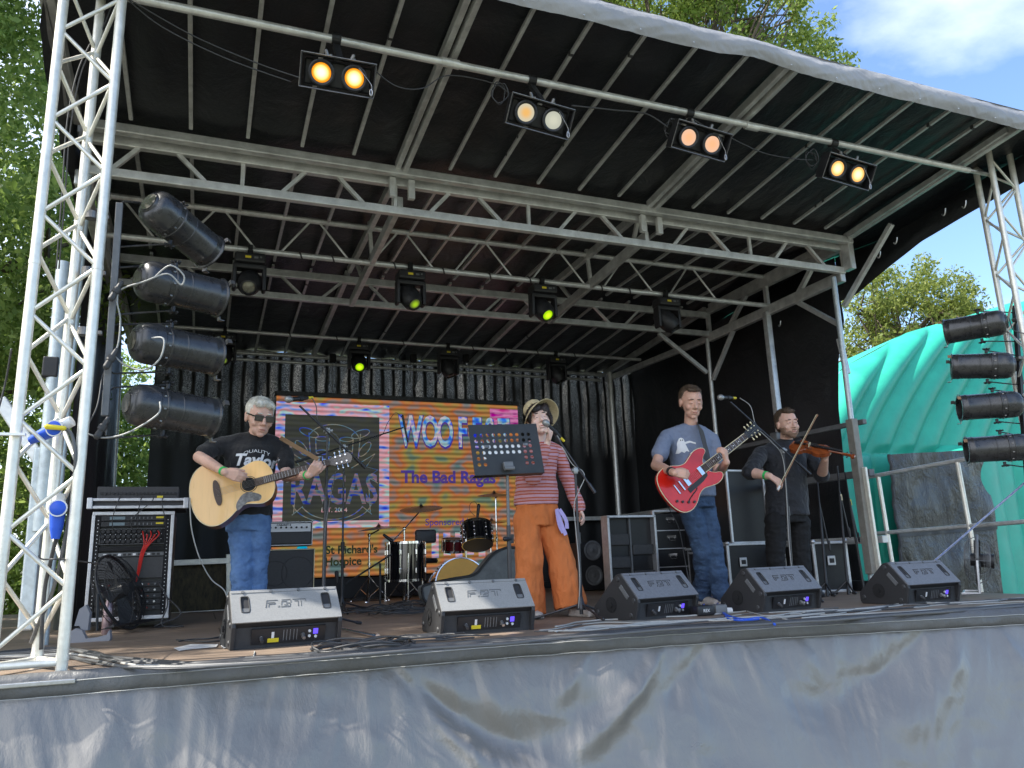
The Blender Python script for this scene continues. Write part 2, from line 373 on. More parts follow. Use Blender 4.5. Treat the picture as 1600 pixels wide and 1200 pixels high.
def skirt_v(u, v):
    x = -3.0+11.5*u; z = 0.0+(GZ+0.03)*v
    y = edgeY(x)-0.05-0.38*v
    d = 0.42*sum(ridge(x, z, *f) for f in FOLDS)
    d += 0.012*noise.noise(V((x*9, 0, z*1.5)))*math.exp(z*5) + 0.02*noise.noise(V((x*2.2, 3, z*2.6))) + 0.035*noise.noise(V((x*.9, 8, z*1.1)))
    pz = 0.014*math.sin(x*27+3*noise.noise(V((x*2, 0, 0))))*math.exp(z*7)
    sk_ = x+0.55*z*noise.noise(V((x*.6, 11, 0)))*3
    d += 0.032*(0.32-abs(noise.noise(V((sk_*5.0, 20, z*1.1)))))*(0.35+0.65*math.exp(z*2.2)) + 0.011*(0.3-abs(noise.noise(V((sk_*13, 4, z*2.2)))))*(0.3+math.exp(z*3.5)) + 0.010*(0.3-abs(noise.noise(V((x*3.1+z*2, 9, z*6)))))
    return V((x, y-d*(0.35+0.65*min(1, v*5))-pz*min(1, v*8), z-0.075))
mb = MB(); mb.grid(skirt_v, 1100, 100); sk = mb.build('skirt', 'skirt', stage, smooth=180, recalc=False)
mb = MB()
def band_v(u, v):
    x = -3.0+11.5*u; a = v
    prof = [(0.03, 0.004), (-0.05, 0.012), (-0.075, -0.01), (-0.082, -0.045), (-0.078, -0.085), (-0.06, -0.092)]
    k = min(4, int(a*5)); t_ = a*5-k; y = prof[k][0]*(1-t_)+prof[k+1][0]*t_; z = prof[k][1]*(1-t_)+prof[k+1][1]*t_
    return V((x, edgeY(x)+y+0.006*noise.noise(V((x*14, a*3, 1))), z+0.004*noise.noise(V((x*7, 2, a*2)))))
mb.grid(band_v, 560, 10); mb.build('skirt_hem', 'band', stage, smooth=180, recalc=False)
mb = MB()
for dz in (-0.028, -0.088):
    pts = [V((x, edgeY(x)-0.088, dz+0.004*noise.noise(V((x*7, 2, 1))))) for x in np.arange(-3, 8.4, 0.08)]; mb.tube(pts, 0.0022, 4)
mb.build('hem_stitching', 'cable_grey', stage)

# canopy sheet (front lip .. back), with slight sag between purlins
def roofz(y):
    P_ = [(3.72, 3.885), (5.78, 3.70), (7.08, 3.80), (8.3, 3.70), (11.35, 3.50)]
    for (a, b), (c, d) in zip(P_, P_[1:]):
        if y <= c: return b+(d-b)*(y-a)/(c-a)
    return P_[-1][1]
def canopy_v(u, v):
    x = -1.02+7.9*u; y = 3.80+7.54*v; ph = (x+0.63)/0.405
    return V((x, y, roofz(y)+0.012-0.02*abs(math.sin(PI*ph))+0.02*noise.noise(V((x*1.7, y*1.7, 0)))))
mb = MB(); mb.grid(canopy_v, 160, 90)
cv = mb.build('canopy', 'canopy', stage, smooth=180, recalc=False)
so_ = cv.modifiers.new('thick', 'SOLIDIFY'); so_.thickness = 0.004; so_.offset = 1
# grey fascia along the front lip
def fascia_v(u, v):
    x = -1.06+8.8*u
    zt = 3.915+0.003*math.sin(x*0.9); zb = 3.735+0.03*math.exp(-((x-3.45)/0.35)**2)-0.018*math.exp(-((x-3.15)/0.16)**2)+0.003*noise.noise(V((x*6, 0, 0)))
    z = zt+(zb-zt)*v
    y = 3.755-0.035*math.sin(PI*v)-0.010*(.3-abs(noise.noise(V((x*4.5+v*2, v*1.5, 3)))))-0.006*(.3-abs(noise.noise(V((x*13-v*3, v*2.5, 8)))))-0.02*noise.noise(V((x*1.6, v, 1)))-0.03*math.exp(-((x-3.3)/0.25)**2)*v
    return V((x, y, z))
mb = MB(); mb.grid(fascia_v, 700, 20)
mb.grid(lambda u, v: V((-1.06+8.8*u, 3.752+0.5*v, 3.916+0.003*math.sin((-1.06+8.8*u)*0.9)-0.02*v)), 200, 3)
fa = mb.build('fascia', 'fascia', stage, smooth=60, recalc=False)
mb = MB()
for x in np.arange(-1.2, 6.5, 0.41): mb.ell((x, 3.725, 3.752+0.03*math.exp(-((x-3.45)/0.35)**2)), (0.006, 0.004, 0.006), nu=8, nv=6)
mb.build('eyelets', 'steel', stage)

# frame members
def pu(y): return roofz(y)-0.035
for k in range(17):
    x = -0.63+0.405*k
    if k in (5, 11): continue
    mb = MB(); mb.bar((x, 3.79, pu(3.79)), (x, 5.70, pu(5.70)-0.01), 0.028, 0.028, bev=0.004); mb.build('purlin', 'beam', stage)
    mb = MB(); mb.bar((x, 5.98, pu(5.98)), (x, 8.20, pu(8.2)), 0.028, 0.028); mb.build('purlin', 'beam', stage)
    mb = MB(); mb.bar((x, 8.32, pu(8.32)), (x, 11.2, pu(11.2)), 0.028, 0.028); mb.build('purlin', 'beam', stage)
for x in (1.39, 3.79, 6.2, -0.98):
    mb = MB()
    if x in (1.39, 3.79):
        mb.bar((x-0.03, 3.78, pu(3.78)-.01), (x-0.03, 5.74, pu(5.74)-0.03), 0.045, 0.07, bev=0.006); mb.bar((x+0.032, 3.78, pu(3.78)-0.035), (x+0.032, 5.74, pu(5.74)-0.05), 0.04, 0.07, bev=0.006)
    else:
        mb.bar((x, 3.78, pu(3.78)-0.02), (x, 5.78, pu(5.7)-0.04), 0.05, 0.09, bev=0.008); mb.bar((x-0.045, 3.9, pu(3.78)-0.03), (x-0.045, 5.7, pu(5.7)-0.05), 0.03, 0.05)
    mb.build('rafter', 'beam', stage)
    mb = MB(); mb.bar((x, 5.92, pu(5.92)-0.02), (x, 8.2, pu(8.2)-0.02), 0.05, 0.08, bev=0.006); mb.build('rafter', 'beam', stage)
    mb = MB(); mb.bar((x, 8.3, pu(8.3)-0.02), (x, 11.2, pu(11.2)-0.02), 0.055, 0.09, bev=0.006); mb.build('rafter', 'beam', stage)
    if x in (1.39, 3.79):      # deep longitudinal lower rail A -> C with struts
        mb = MB(); mb.bar((x+0.03, 5.9, 3.40), (x+0.03, 8.2, 3.27), 0.05, 0.10, bev=0.006); mb.build('longitudinal_beam', 'beam', stage)
        for y, dy in ((6.2, -0.25), (7.08, 0.0), (7.6, 0.3)):
            mb = MB(); mb.bar((x+0.03, y, 3.36), (x, y+dy, pu(y)-0.03), 0.035, 0.035); mb.build('strut', 'beam2', stage)
mb = MB(); mb.bar((XL, 5.76, 3.60), (XR+.05, 5.76, 3.595), 0.07, 0.075, bev=0.01, up=(0, 0, 1)); mb.build('header_rail', 'beam', stage)
mb = MB(); mb.bar((XL, 11.22, 3.44), (XR, 11.22, 3.43), 0.05, 0.05); mb.build('header_rail', 'beam', stage)
rg_ = random.Random(3)
for _ in range(26):                              # black tape turns on the purlins
    k = rg_.randrange(17); y = rg_.uniform(3.95, 5.6) if rg_.random() < .7 else rg_.uniform(8.5, 10.8)
    if k in (5, 11): continue
    x = -0.63+0.405*k; mb = MB(); mb.box((x, y, pu(y)), (0.035, 0.03, 0.036), bev=0.006); mb.build('tape_wrap', 'rubber', stage)
# truss A (rectangular flat truss): wide chords, flat struts
def roof_truss(y, z1, z0, round_, x0=XL, x1=XR+.02, m='beam2'):
    t = MB()
    if round_:
        t.cyl((x0, y, z1), (x1, y, z1), 0.028, n=12); t.cyl((x0, y, z0), (x1, y, z0), 0.028, n=12)
    else:
        t.box(((x0+x1)/2, y, z1), (x1-x0, 0.06, 0.085), bev=0.008); t.box(((x0+x1)/2, y, z0), (x1-x0, 0.06, 0.07), bev=0.008)
    tr = t.build('roof_truss', m, stage)
    return tr
def web(tr, a, b, w, round_, m='beam2'):
    t = MB()
    if round_: t.cyl(a, b, w/2, n=8)
    else: t.bar(a, b, w, w*0.9)
    t.build('web_brace', m, tr)
trA = roof_truss(YA, 3.565, 3.30, False)
x = -0.72; pat = 0
for k in range(6):                                # bay pattern as in the photo: / \\ |
    bx = -0.58+1.212*k
    web(trA, (bx, YA, 3.53), (bx-0.17, YA, 3.33), 0.034, False)
    if bx+0.5 < XR: web(trA, (bx+0.27, YA, 3.53), (bx+0.47, YA, 3.33), 0.034, False); web(trA, (bx+0.74, YA, 3.53), (bx+0.74, YA, 3.33), 0.03, False)
for x in (1.33, 1.49, 3.72, 3.90):
    t = MB(); t.box((x, 5.80, 3.47), (0.055, 0.05, 0.17), bev=0.006); t.build('socket', 'beam2', stage)
t = MB(); t.box((6.22, 5.8, 3.44), (0.07, 0.12, 0.32), bev=0.01); t.build('socket', 'beam', stage)
trB = roof_truss(YB, 3.672, 3.305, True)
for k in range(8):
    x = -0.85+0.853*k
    web(trB, (x-0.30, YB, 3.31), (x-0.03, YB, 3.665), 0.022, True); web(trB, (x+0.05, YB, 3.665), (x+0.34, YB, 3.31), 0.022, True)
trC = roof_truss(YC, 3.55, 3.29, False, m='beam')
x = -0.8
while x < XR-0.4:
    web(trC, (x, YC, 3.31), (x+0.24, YC, 3.54), 0.03, False, 'beam'); web(trC, (x+0.5, YC, 3.54), (x+0.74, YC, 3.31), 0.03, False, 'beam'); x += 0.95
for y, z, x1 in ((10.0, 3.385, 6.18), (11.1, 3.40, 6.1), (11.16, 3.32, 6.1)):
    t = MB(); t.cyl((XL, y, z), (x1, y, z), 0.025); t.build('lighting_pipe', 'beam', stage)
t = MB(); t.cyl((-0.75, 4.32, 3.64), (6.2, 4.32, 3.665), 0.026, n=16)
for x in (1.38, 3.83): t.cyl((x-.06, 4.32, 3.649), (x+.06, 4.32, 3.649), 0.031, n=16)
t.build('front_pipe', 'beam2', stage, smooth=40)
# right side frame
def side(X, lab):
    t = MB(); t.bar((X, YA, 3.24), (X, YC, 3.24), 0.07, 0.12, bev=0.01); t.build('side_beam', 'beam', stage)
    t = MB(); t.bar((X, YC, 3.24), (X, 11.15, 3.34), 0.06, 0.09, bev=0.01); t.build('side_beam', 'beam', stage)
    t = MB(); t.bar((X, YA, 3.56), (X, YC, 3.60), 0.06, 0.08); t.build('side_beam', 'beam', stage)
    for a, b in (((X, 6.25, 3.54), (X, 6.55, 3.28)), ((X, 7.45, 3.56), (X, 7.8, 3.28)), ((X, YB, 3.6), (X, YB, 3.26)), ((X, YC, 3.55), (X, YC, 3.25))):
        t = MB(); t.bar(a, b, 0.045, 0.05); t.build('strut', 'beam', stage)
side(XR, 0); side(XL, 0)
PB = at(1350, 870, X=6.07)
def post(name, a, b, r, m, sq=False):
    t = MB()
    if sq: t.bar(a, b, r*2, r*2, bev=0.005)
    else: t.cyl(a, b, r, n=14)
    return t.build(name, m, stage, smooth=40)
post('post', (6.08, 5.90, 3.22), (6.04, 5.90, 0.0), 0.028, 'galv')
post('post', (6.17, YB, 3.22), (6.17, YB, 0.0), 0.036, 'beam', True)
post('post', (6.15, YC, 3.22), (6.15, YC, 0.0), 0.028, 'beam')
post('post', (6.13, 10.9, 3.40), (6.13, 10.9, 0.92), 0.042, 'beam2')
post('post', at(186, 560, Y=10.6), at(172, 800, Y=10.6), 0.045, 'beam2')
post('post', (-0.9, 5.9, 3.3), (-0.9, 5.9, 0), 0.03, 'galv')
t = MB(); t.box((6.12, YB, 1.62), (0.11, 0.12, 0.28), bev=0.015); t.build('post_bracket', 'grey', stage)
for a, b in ((at(1319, 478, X=6.2), at(1393, 350, X=6.2)), ((6.2, 6.6, 3.2), (6.12, 5.95, 2.72)), ((6.2, 7.75, 3.2), (6.15, 8.2, 2.65)), ((5.4, 8.25, 3.24), (6.1, 8.25, 2.75)), ((6.2, 6.0, 2.2), (6.2, 6.05, 2.6))):
    t = MB(); t.bar(a, b, 0.045, 0.05, bev=0.005); t.build('knee_brace', 'beam', stage)
M['grey2'] = mat('grey2', (0.26, 0.25, 0.22), 0.5, 0.2, 0.2, 12)
# the heavy square upright beside the front right post + lower section
UB = at(1327, 640, X=6.22); UT = at(1362, 893, X=6.22)
t = MB(); t.bar(at(1330, 655, Y=5.86), at(1362, 897, Y=5.86), 0.075, 0.09, bev=0.008); t.build('upright', 'grey2', stage)
t = MB(); t.bar(at(1350, 730, Y=5.80), at(1374, 893, Y=5.80), 0.03, 0.05, bev=0.006); t.build('upright', 'alu', stage)
# side drape (right): polygon in the plane x = 6.3, with folds, following the outline in the photo
XD = 6.76
low = [(1655, 252), (1600, 285), (1520, 330), (1440, 377), (1380, 425), (1334, 462)]
front = [(1318, 500), (1310, 560), (1312, 640), (1322, 740), (1336, 830), (1348, 905)]
Lp = [at(a, b, X=XD) for a, b in low]; Fp = [at(a, b, X=XD) for a, b in front]
def lerp_poly(P, y):
    P = sorted(P, key=lambda p: p.y)
    if y <= P[0].y: return P[0].z
    for a, b in zip(P, P[1:]):
        if y <= b.y: return a.z+(b.z-a.z)*(y-a.y)/(b.y-a.y)
    return P[-1].z
yF = Fp[0].y
def flap(u, v):
    y0 = Lp[0].y; y = y0+(yF-y0)*u; zt = roofz(max(y, 3.74))-0.0; zb = lerp_poly(Lp, y)
    return V((XD+0.02*noise.noise(V((y*2, v*2, 0)))-0.03*math.sin(PI*v), y, zt+(zb-zt)*v))
mb = MB(); mb.grid(flap, 60, 14)
def wallv(u, v):
    z = 3.55*(1-v)
    # front edge in y as function of z
    Q = sorted([(p.z, p.y) for p in Fp]+[(3.6, yF)]); yf = Q[0][1]
    for (a, b), (c, d) in zip(Q, Q[1:]):
        if z >= a and z <= c: yf = b+(d-b)*(z-a)/(c-a)
        elif z > c: yf = d
    y = yf+(11.3-yf)*u
    return V((XD+0.03*noise.noise(V((y*1.6, 2, z*1.2)))+0.015*math.sin(y*9)*v, y, z if v > 0.02 else roofz(y)))
mb.grid(wallv, 90, 50); mb.build('side_curtain', 'drape', stage, smooth=180, recalc=False)
mb = MB()
def wallL(u, v):
    z = 3.6-3.75*v; y = 7.0+0.35*v+(10.3-7.0)*u
    return V((-1.05+0.05*math.sin(y*8)*v+0.03*noise.noise(V((y*2, 0, z))), y, z))
mb.grid(wallL, 60, 30)
mb.grid(lambda u, v: V((-1.03+0.01*math.sin((3.8+3.4*u)*7), 4.6+2.6*u, roofz(4.6+2.6*u)-(0.28+0.35*u)*v)), 40, 6)
mb.build('side_curtain', 'drape', stage, smooth=180, recalc=False)
# black mesh back curtain: sun speckles through the weave
m = bpy.data.materials.new('mesh_curtain'); m.use_nodes = True; n = m.node_tree; p = n.nodes['Principled BSDF']
p.inputs['Base Color'].default_value = (0.012, 0.012, 0.013, 1); p.inputs['Roughness'].default_value = 0.6
t = n.nodes.new('ShaderNodeTexCoord')
nz1 = n.nodes.new('ShaderNodeTexNoise'); nz1.inputs['Scale'].default_value = 75; nz1.inputs['Detail'].default_value = 4; nz1.inputs['Roughness'].default_value = 0.8
wv = n.nodes.new('ShaderNodeTexWave'); wv.wave_type = 'BANDS'; wv.bands_direction = 'X'; wv.inputs['Scale'].default_value = 1.9; wv.inputs['Distortion'].default_value = 1.5; wv.inputs['Detail'].default_value = 2
nz2 = n.nodes.new('ShaderNodeTexNoise'); nz2.inputs['Scale'].default_value = 0.9; nz2.inputs['Detail'].default_value = 2
for q in (nz1, wv, nz2): n.links.new(t.outputs['Object'], q.inputs['Vector'])
def ramp(src, a, b, c=1.0):
    r = n.nodes.new('ShaderNodeMapRange'); r.inputs['From Min'].default_value = a; r.inputs['From Max'].default_value = b; r.inputs['To Max'].default_value = c; n.links.new(src, r.inputs['Value']); return r.outputs[0]
def mul(a, b):
    r = n.nodes.new('ShaderNodeMath'); r.operation = 'MULTIPLY'; n.links.new(a, r.inputs[0]); n.links.new(b, r.inputs[1]); return r.outputs[0]
zx_ = n.nodes.new('ShaderNodeSeparateXYZ'); n.links.new(t.outputs['Object'], zx_.inputs[0])
fac = mul(ramp(zx_.outputs['Z'], GZ*0-GZ+2.0, -GZ+2.9, 1.0), mul(mul(ramp(nz1.outputs['Fac'], 0.47, 0.60), ramp(wv.outputs['Fac'], 0.08, 0.45)), ramp(nz2.outputs['Fac'], 0.38, 0.60, 0.24)))
tr = n.nodes.new('ShaderNodeBsdfTranslucent'); tr.inputs['Color'].default_value = (0.85, 0.83, 0.78, 1); mxs = n.nodes.new('ShaderNodeMixShader')
n.links.new(fac, mxs.inputs[0]); n.links.new(p.outputs[0], mxs.inputs[1]); n.links.new(tr.outputs[0], mxs.inputs[2])
n.links.new(mxs.outputs[0], n.nodes['Material Output'].inputs[0]); M['mesh_curtain'] = m
mb = MB()
mb.grid(lambda u, v: V((-0.70+7.6*u, 11.3+0.018*math.sin((-0.7+6.95*u)*19)+0.04*noise.noise(V((u*9, v*2, 0))), 3.5-3.75*v)), 200, 20)
mb.build('back_curtain', 'mesh_curtain', stage, smooth=180, recalc=False)
# rails along the back and right sides of the deck
def rail(a, b, w, m='beam', nm='rail'):
    t = MB(); t.bar(a, b, w, w, bev=0.004); t.build(nm, m, stage)
rail(at(262, 880, Y=9.5), at(359, 876, Y=9.5), 0.06, 'alu'); rail(at(262, 962, Y=9.5), at(359, 956, Y=9.5), 0.06, 'alu'); rail(at(357, 866, Y=9.5), at(357, 958, Y=9.5), 0.05, 'alu')
M['mesh_brown'] = mat('mesh_brown', (0.02, 0.017, 0.012), 0.8, 0, col2=(0.10, 0.08, 0.04), vscale=14, stretch=(2.5, 1, 1))
mb = MB(); mb.grid(lambda u, v: at(262+95*u, 882+76*v, Y=9.56), 4, 4); mb.build('mesh_panel', 'mesh_brown', stage)
rail((0.4, 11.15, 1.02), (6.1, 11.15, 1.04), 0.06); rail((6.2, 10.9, 1.05), (6.22, 8.4, 1.06), 0.06)
rail((6.24, 5.9, 1.68), (6.24, 8.2, 1.72), 0.05, 'grey'); rail((6.24, 5.9, 1.16), (6.24, 8.2, 1.18), 0.07, 'grey'); rail((6.24, 5.85, 0.50), (6.24, 8.2, 0.50), 0.07, 'beam')
t = MB(); t.bar((XL, 11.25, 0.05), (XR, 11.25, 0.05), 0.08, 0.1); t.bar((6.25, 5.9, 0.05), (6.25, 11.2, 0.05), 0.08, 0.1); t.build('kerb', 'black', stage)
# hooks on the flap
for px, py in ((1478, 330), (1402, 375), (1376, 397), (1510, 318), (1220, 505), (1180, 500)):
    p = at(px, py, X=6.27); t = MB(); t.tube(spline([p+V((0, 0, 0.03)), p+V((0, 0.01, -.01)), p+V((0, .03, -.03)), p+V((0, .045, -.01))], 4), 0.006, 6); t.build('hook', 'steel', stage)

# ================================================================== truss towers
def tower(loc, h, side_, label, flip=0, tilt=(0, 0), zb=0.0):
    T = thing('truss_tower', loc, label, 'truss tower', 'triangular truss towers')
    a = side_; P3 = [(0, 0), (a, 0), (a/2, a*0.866)]
    ch = []
    for (x, y) in P3:
        m_ = MB(); m_.cyl((x, y, zb), (x, y, h), 0.0255, n=18)
        for z in (zb+0.06, 1.93, h-0.06): m_.cyl((x, y, z-0.012), (x, y, z+0.012), 0.0275, n=18)
        m_.build('chord', 'alu', T, local=True, smooth=40)
    step = 0.262
    for i, (p, q) in enumerate(((0, 1), (1, 2), (2, 0))):
        z = zb+0.12+0.03*i; k = i % 2
        while z < h-step:
            A, B = (P3[p], P3[q]) if k % 2 == 0 else (P3[q], P3[p])
            d = V((B[0]-A[0], B[1]-A[1], 0)).normalized()*0.02
            m_ = MB(); m_.cyl(V((A[0], A[1], z))+d, V((B[0], B[1], z+step*0.86))-d, 0.0105, n=10); m_.build('lacing', 'alu', T, local=True, smooth=40)
            z += step; k += 1
    for ze in (zb+0.04, h-0.05):
        m_ = MB()
        for (p, q) in ((0, 1), (1, 2), (2, 0)): m_.cyl((*P3[p], ze), (*P3[q], ze), 0.017)
        m_.build('end_frame', 'alu', T, local=True, smooth=40)
    return T
tl = tower((-0.83, 4.17, 0.0), 4.35, 0.275, 'white metal truss tower at the left front corner with blue sockets strapped inside', zb=0.0)
t = MB(); t.box((-0.69, 4.25, -0.03), (0.42, 0.42, 0.02), bev=0.004); t.build('base_plate', 'steel', tl)
trr = tower((6.37, 4.23, 0.0), 3.95, 0.275, 'metal truss tower at the right front corner in front of the green inflatable', zb=0.0)
t = MB(); t.prism([(-.06, -.06), (.335, -.06), (.335, .03), (.17, .31), (.10, .31), (-.06, .03)], 0.012, Matrix.Translation((6.37, 4.23, 3.95))); t.build('top_plate', 'alu', trr)
t = MB(); t.cyl((6.0, 4.32, 3.665), (6.5, 4.32, 3.667), 0.02); t.build('coupler', 'steel', trr)
# galvanised outrigger post behind the left tower, with square arm
g = thing('outrigger_post', (-1.0, 4.95, GZ), 'galvanised round jack post standing behind the left truss tower', 'post')
t = MB(); a, b = at(99, 410, Y=4.95), at(62, 830, Y=4.95); t.cyl(a, b, 0.036, n=16); t.build('tube', 'galv', g, smooth=40)
t = MB(); t.box(at(80, 575, Y=4.95), (0.08, 0.08, 0.12), bev=0.008); t.build('clamp', 'black', g)
t = MB(); t.bar(at(66, 700, Y=4.98), at(40, 985, Y=4.98), 0.07, 0.07, bev=0.01); t.build('sleeve', 'galv', g)
t = MB(); t.bar(at(0, 625, Y=5.1), at(68, 728, Y=5.1), 0.07, 0.07, bev=0.008); t.build('arm', 'beam2', g)
g2 = thing('flat_bracket', at(20, 678, Y=4.15), 'pale flat perforated strap bolted across the left truss tower', 'bracket')
t = MB(); t.bar(at(-25, 678, Y=4.13), at(40, 679, Y=4.13), 0.028, 0.012); t.build('strap', 'beam2', g2)
# ================================================================== stage lamps
def M4(o, x, y): return basis(o, x, y)
M['gel'] = mat('gel', (0.16, 0.07, 0.025), 0.2, 0.3)
M['glassdark'] = mat('glassdark', (0.05, 0.045, 0.04), 0.12, 0.0, 0.5, 30, spec=0.8)
M['rim'] = mat('rim', (0.20, 0.19, 0.18), 0.35, 0.7, 0.3, 25)
M['rust'] = mat('rust', (0.30, 0.17, 0.09), 0.6, 0.3, 0.4, 40)
def par(rear, front, barpt, label, yz=0.135):
    rear, front = V(rear), V(front); d = (front-rear).normalized(); mid = (rear+front)/2; ln = 0.47
    T = thing('par_can_light', mid, label, 'stage light', 'black par can lights on the side bars')
    up = V((0, 0, 1)); x = up.cross(d).normalized(); y = d.cross(x)
    Mx = Matrix(((x.x, y.x, d.x, mid.x), (x.y, y.y, d.y, mid.y), (x.z, y.z, d.z, mid.z), (0, 0, 0, 1)))
    b = MB(); h = ln/2
    b.lathe([(0.050, -h+0.004), (0.056, -h), (0.060, -h+0.004), (0.064, -h+0.010), (0.083, -h+0.016), (0.099, -h+0.032), (0.108, -h+0.055), (0.112, -h+0.085), (0.112, -h+0.125), (0.1135, -h+0.128), (0.1135, -h+0.134), (0.111, -h+0.137), (0.111, -h+0.165), (0.1145, -h+0.168), (0.1145, -h+0.176), (0.110, -h+0.179),
             (0.106, -h+0.20), (0.106, -h+0.255), (0.108, -h+0.257), (0.108, -h+0.262), (0.106, -h+0.264), (0.106, h-0.06), (0.1085, h-0.055), (0.1085, h-0.045), (0.106, h-0.04), (0.107, h-0.012), (0.116, h-0.006), (0.116, h), (0.100, h), (0.098, h-0.05), (0.098, h-0.12), (0.02, h-0.14)], Mx, 32)
    b.build('can', 'parblack', T, smooth=35)
    b = MB(); b.lathe([(0.0005, -h-0.002), (0.052, -h-0.002), (0.052, -h+0.003), (0.0005, -h+0.003)], Mx, 24); b.build('rear_cap', 'glassdark', T, smooth=30)
    b = MB(); b.lathe([(0.0005, h-0.11), (0.05, h-0.10), (0.094, h-0.085), (0.094, h-0.09), (0.0005, h-0.12)], Mx, 24); b.build('lens', 'gel', T)
    for k in range(10):
        a = 2*PI*k/10+0.2; b = MB()
        b.box(Mx @ V((0.1115*math.cos(a), 0.1115*math.sin(a), -h+0.152)), (0.010, 0.010, 0.014), rot=Mx.to_3x3(), bev=0.002); b.build('vent_rivet', 'rim', T)
    for k, a in enumerate((0.5, 2.6, 4.7)):
        b = MB(); p = Mx @ V((0.116*math.cos(a), 0.116*math.sin(a), h+0.002)); q = Mx @ V((0.135*math.cos(a), 0.135*math.sin(a), h+0.004)); r2 = Mx @ V((0.135*math.cos(a), 0.135*math.sin(a), h+0.03))
        b.bar(p, q, 0.03, 0.003, up=d); b.bar(q, r2, 0.03, 0.003, up=(q-p)); b.build('gel_clip', 'rust' if k == 0 else 'rim', T)
    # yoke: flat U from the side knobs back to the light bar
    piv = mid-d*0.03; bp = V(barpt); back = (bp-piv); back = (back-up*back.z*0.6)
    tp = piv+y*yz; bt = piv-y*yz; ux = up*yz
    b = MB(); path = [tp, tp.lerp(bp+ux, 0.15), bp+ux*0.98+(piv-bp).normalized()*0.02, bp+ux*0.85, bp-ux*0.85, bp-ux*0.98+(piv-bp).normalized()*0.02, bt.lerp(bp-ux, 0.15), bt]
    b.tube(path, 0.0055, 6); b.build('yoke', 'parblack', T)
    for sg in (1, -1):
        b = MB(); c = piv+y*(yz*sg); b.cyl(c-y*0.022*sg, c+y*0.012*sg, 0.012, n=8)
        for q in range(5):
            a = 2*PI*q/5; o_ = x*math.cos(a)*0.02+d*math.sin(a)*0.02; b.cap(c+y*0.010*sg+o_*0.4, c+y*0.012*sg+o_*1.2, 0.007, 0.007, 6)
        b.build('knob', 'black', T)
    return T, Mx, h
A = at
LP = [((240, 322, 4.35), (320, 388, 4.62), 'topmost par can on the left light bar, tilted steeply down to the right'),
      ((222, 436, 4.35), (336, 464, 4.55), 'par can second from the top on the left light bar, cable looped over its back'),
      ((212, 533, 4.35), (332, 556, 4.55), 'par can third from the top on the left light bar, pale cable drooping below it'),
      ((213, 632, 4.35), (318, 650, 4.52), 'lowest par can on the left light bar beside the white haired guitarist')]
pars = []
for k, (r_, f_, lab) in enumerate(LP):
    bx = at(184-4*k*1.3, (350, 455, 545, 645)[k], Y=4.36)
    r0 = at(r_[0], r_[1], Y=r_[2]); f0 = at(f_[0], f_[1], Y=f_[2])
    pars.append(par(r0, f0, bx, lab))
RP = [((1568, 503, 4.30), (1483, 518, 4.66), 'topmost par can on the right light bar, nose tipped slightly down'),
      ((1580, 571, 4.30), (1492, 573, 4.60), 'par can second from the top on the right light bar, level over the green inflatable'),
      ((1592, 631, 4.30), (1504, 637, 4.56), 'third par can down the right light bar with orange tint in its mouth'),
      ((1603, 698, 4.30), (1517, 703, 4.56), 'lowest par can on the right light bar above the handrail')]
for k, (r_, f_, lab) in enumerate(RP):
    par(at(r_[0], r_[1], Y=r_[2]), at(f_[0], f_[1], Y=f_[2]), at(1592+3.5*k, r_[1]+8, Y=4.4), lab)
lb = thing('light_bar', at(165, 690, Y=4.36), 'dark grey upright bar carrying the four par cans on the left', 'light bar')
t = MB(); t.bar(at(187, 318, Y=4.36), at(164, 650, Y=4.36), 0.034, 0.03, bev=0.003, up=(0, -1, 0)); t.build('bar', 'grey', lb)
for py in (340, 427, 520):
    t = MB(); c = at(173-(py-340)*0.06-2, py+1, Y=4.36); t.box(c+V((-0.03, 0, 0)), (0.06, 0.03, 0.022), bev=0.004); t.cyl(c+V((-0.085, -.01, -.02)), c+V((-0.085, -.01, .02)), 0.03, n=14); t.build('pipe_clamp', 'rim', lb)
lb2 = thing('light_bar', at(1604, 700, Y=4.4), 'black upright bar carrying the four par cans on the right', 'light bar')
t = MB(); t.bar(at(1585, 478, Y=4.4), at(1606, 760, Y=4.4), 0.032, 0.03, up=(0, -1, 0)); t.build('bar', 'black', lb2)
for py in (500, 560, 630, 700):
    t = MB(); c = at(1590+(py-500)*0.07, py, Y=4.36); t.box(c, (0.09, 0.05, 0.03), bev=0.006); t.build('pipe_clamp', 'rim', lb2)
def cable(pts, r, m, label, cat='cable', n=8, group=None, nm='cable'):
    b = MB(); b.tube(spline(pts, n), r, 6); o = b.build(nm, m, None, smooth=180); tag(o, label, cat, group); return o
cable([at(237, 438, Y=4.28), at(265, 415, Y=4.22), at(287, 430, Y=4.22), at(283, 445, Y=4.24), at(262, 428, Y=4.23), at(225, 440, Y=4.25), at(190, 452, Y=4.3), at(183, 470, Y=4.3), at(188, 500, Y=4.32), at(184, 540, Y=4.32), at(172, 560, Y=4.33)], 0.0045, 'cable_grey', 'grey flex looped over the back of the second left par can')
cable([at(237, 528, Y=4.25), at(256, 530, Y=4.2), at(250, 560, Y=4.2), at(225, 578, Y=4.24), at(195, 570, Y=4.3), at(178, 555, Y=4.32)], 0.0045, 'cable_grey', 'pale flex hanging below the third left par can')
cable([at(250, 628, Y=4.22), at(246, 648, Y=4.2), at(200, 676, Y=4.24), at(163, 684, Y=4.3), at(138, 678, Y=4.32)], 0.0045, 'cable_grey', 'pale flex drooping from the lowest left par can to the truss tower')
cable([at(172, 560, Y=4.33), at(160, 590, Y=4.36), at(150, 640, Y=4.3), at(120, 690, Y=4.3)], 0.0045, 'rubber', 'black flex running down from the left light bar to the tower')
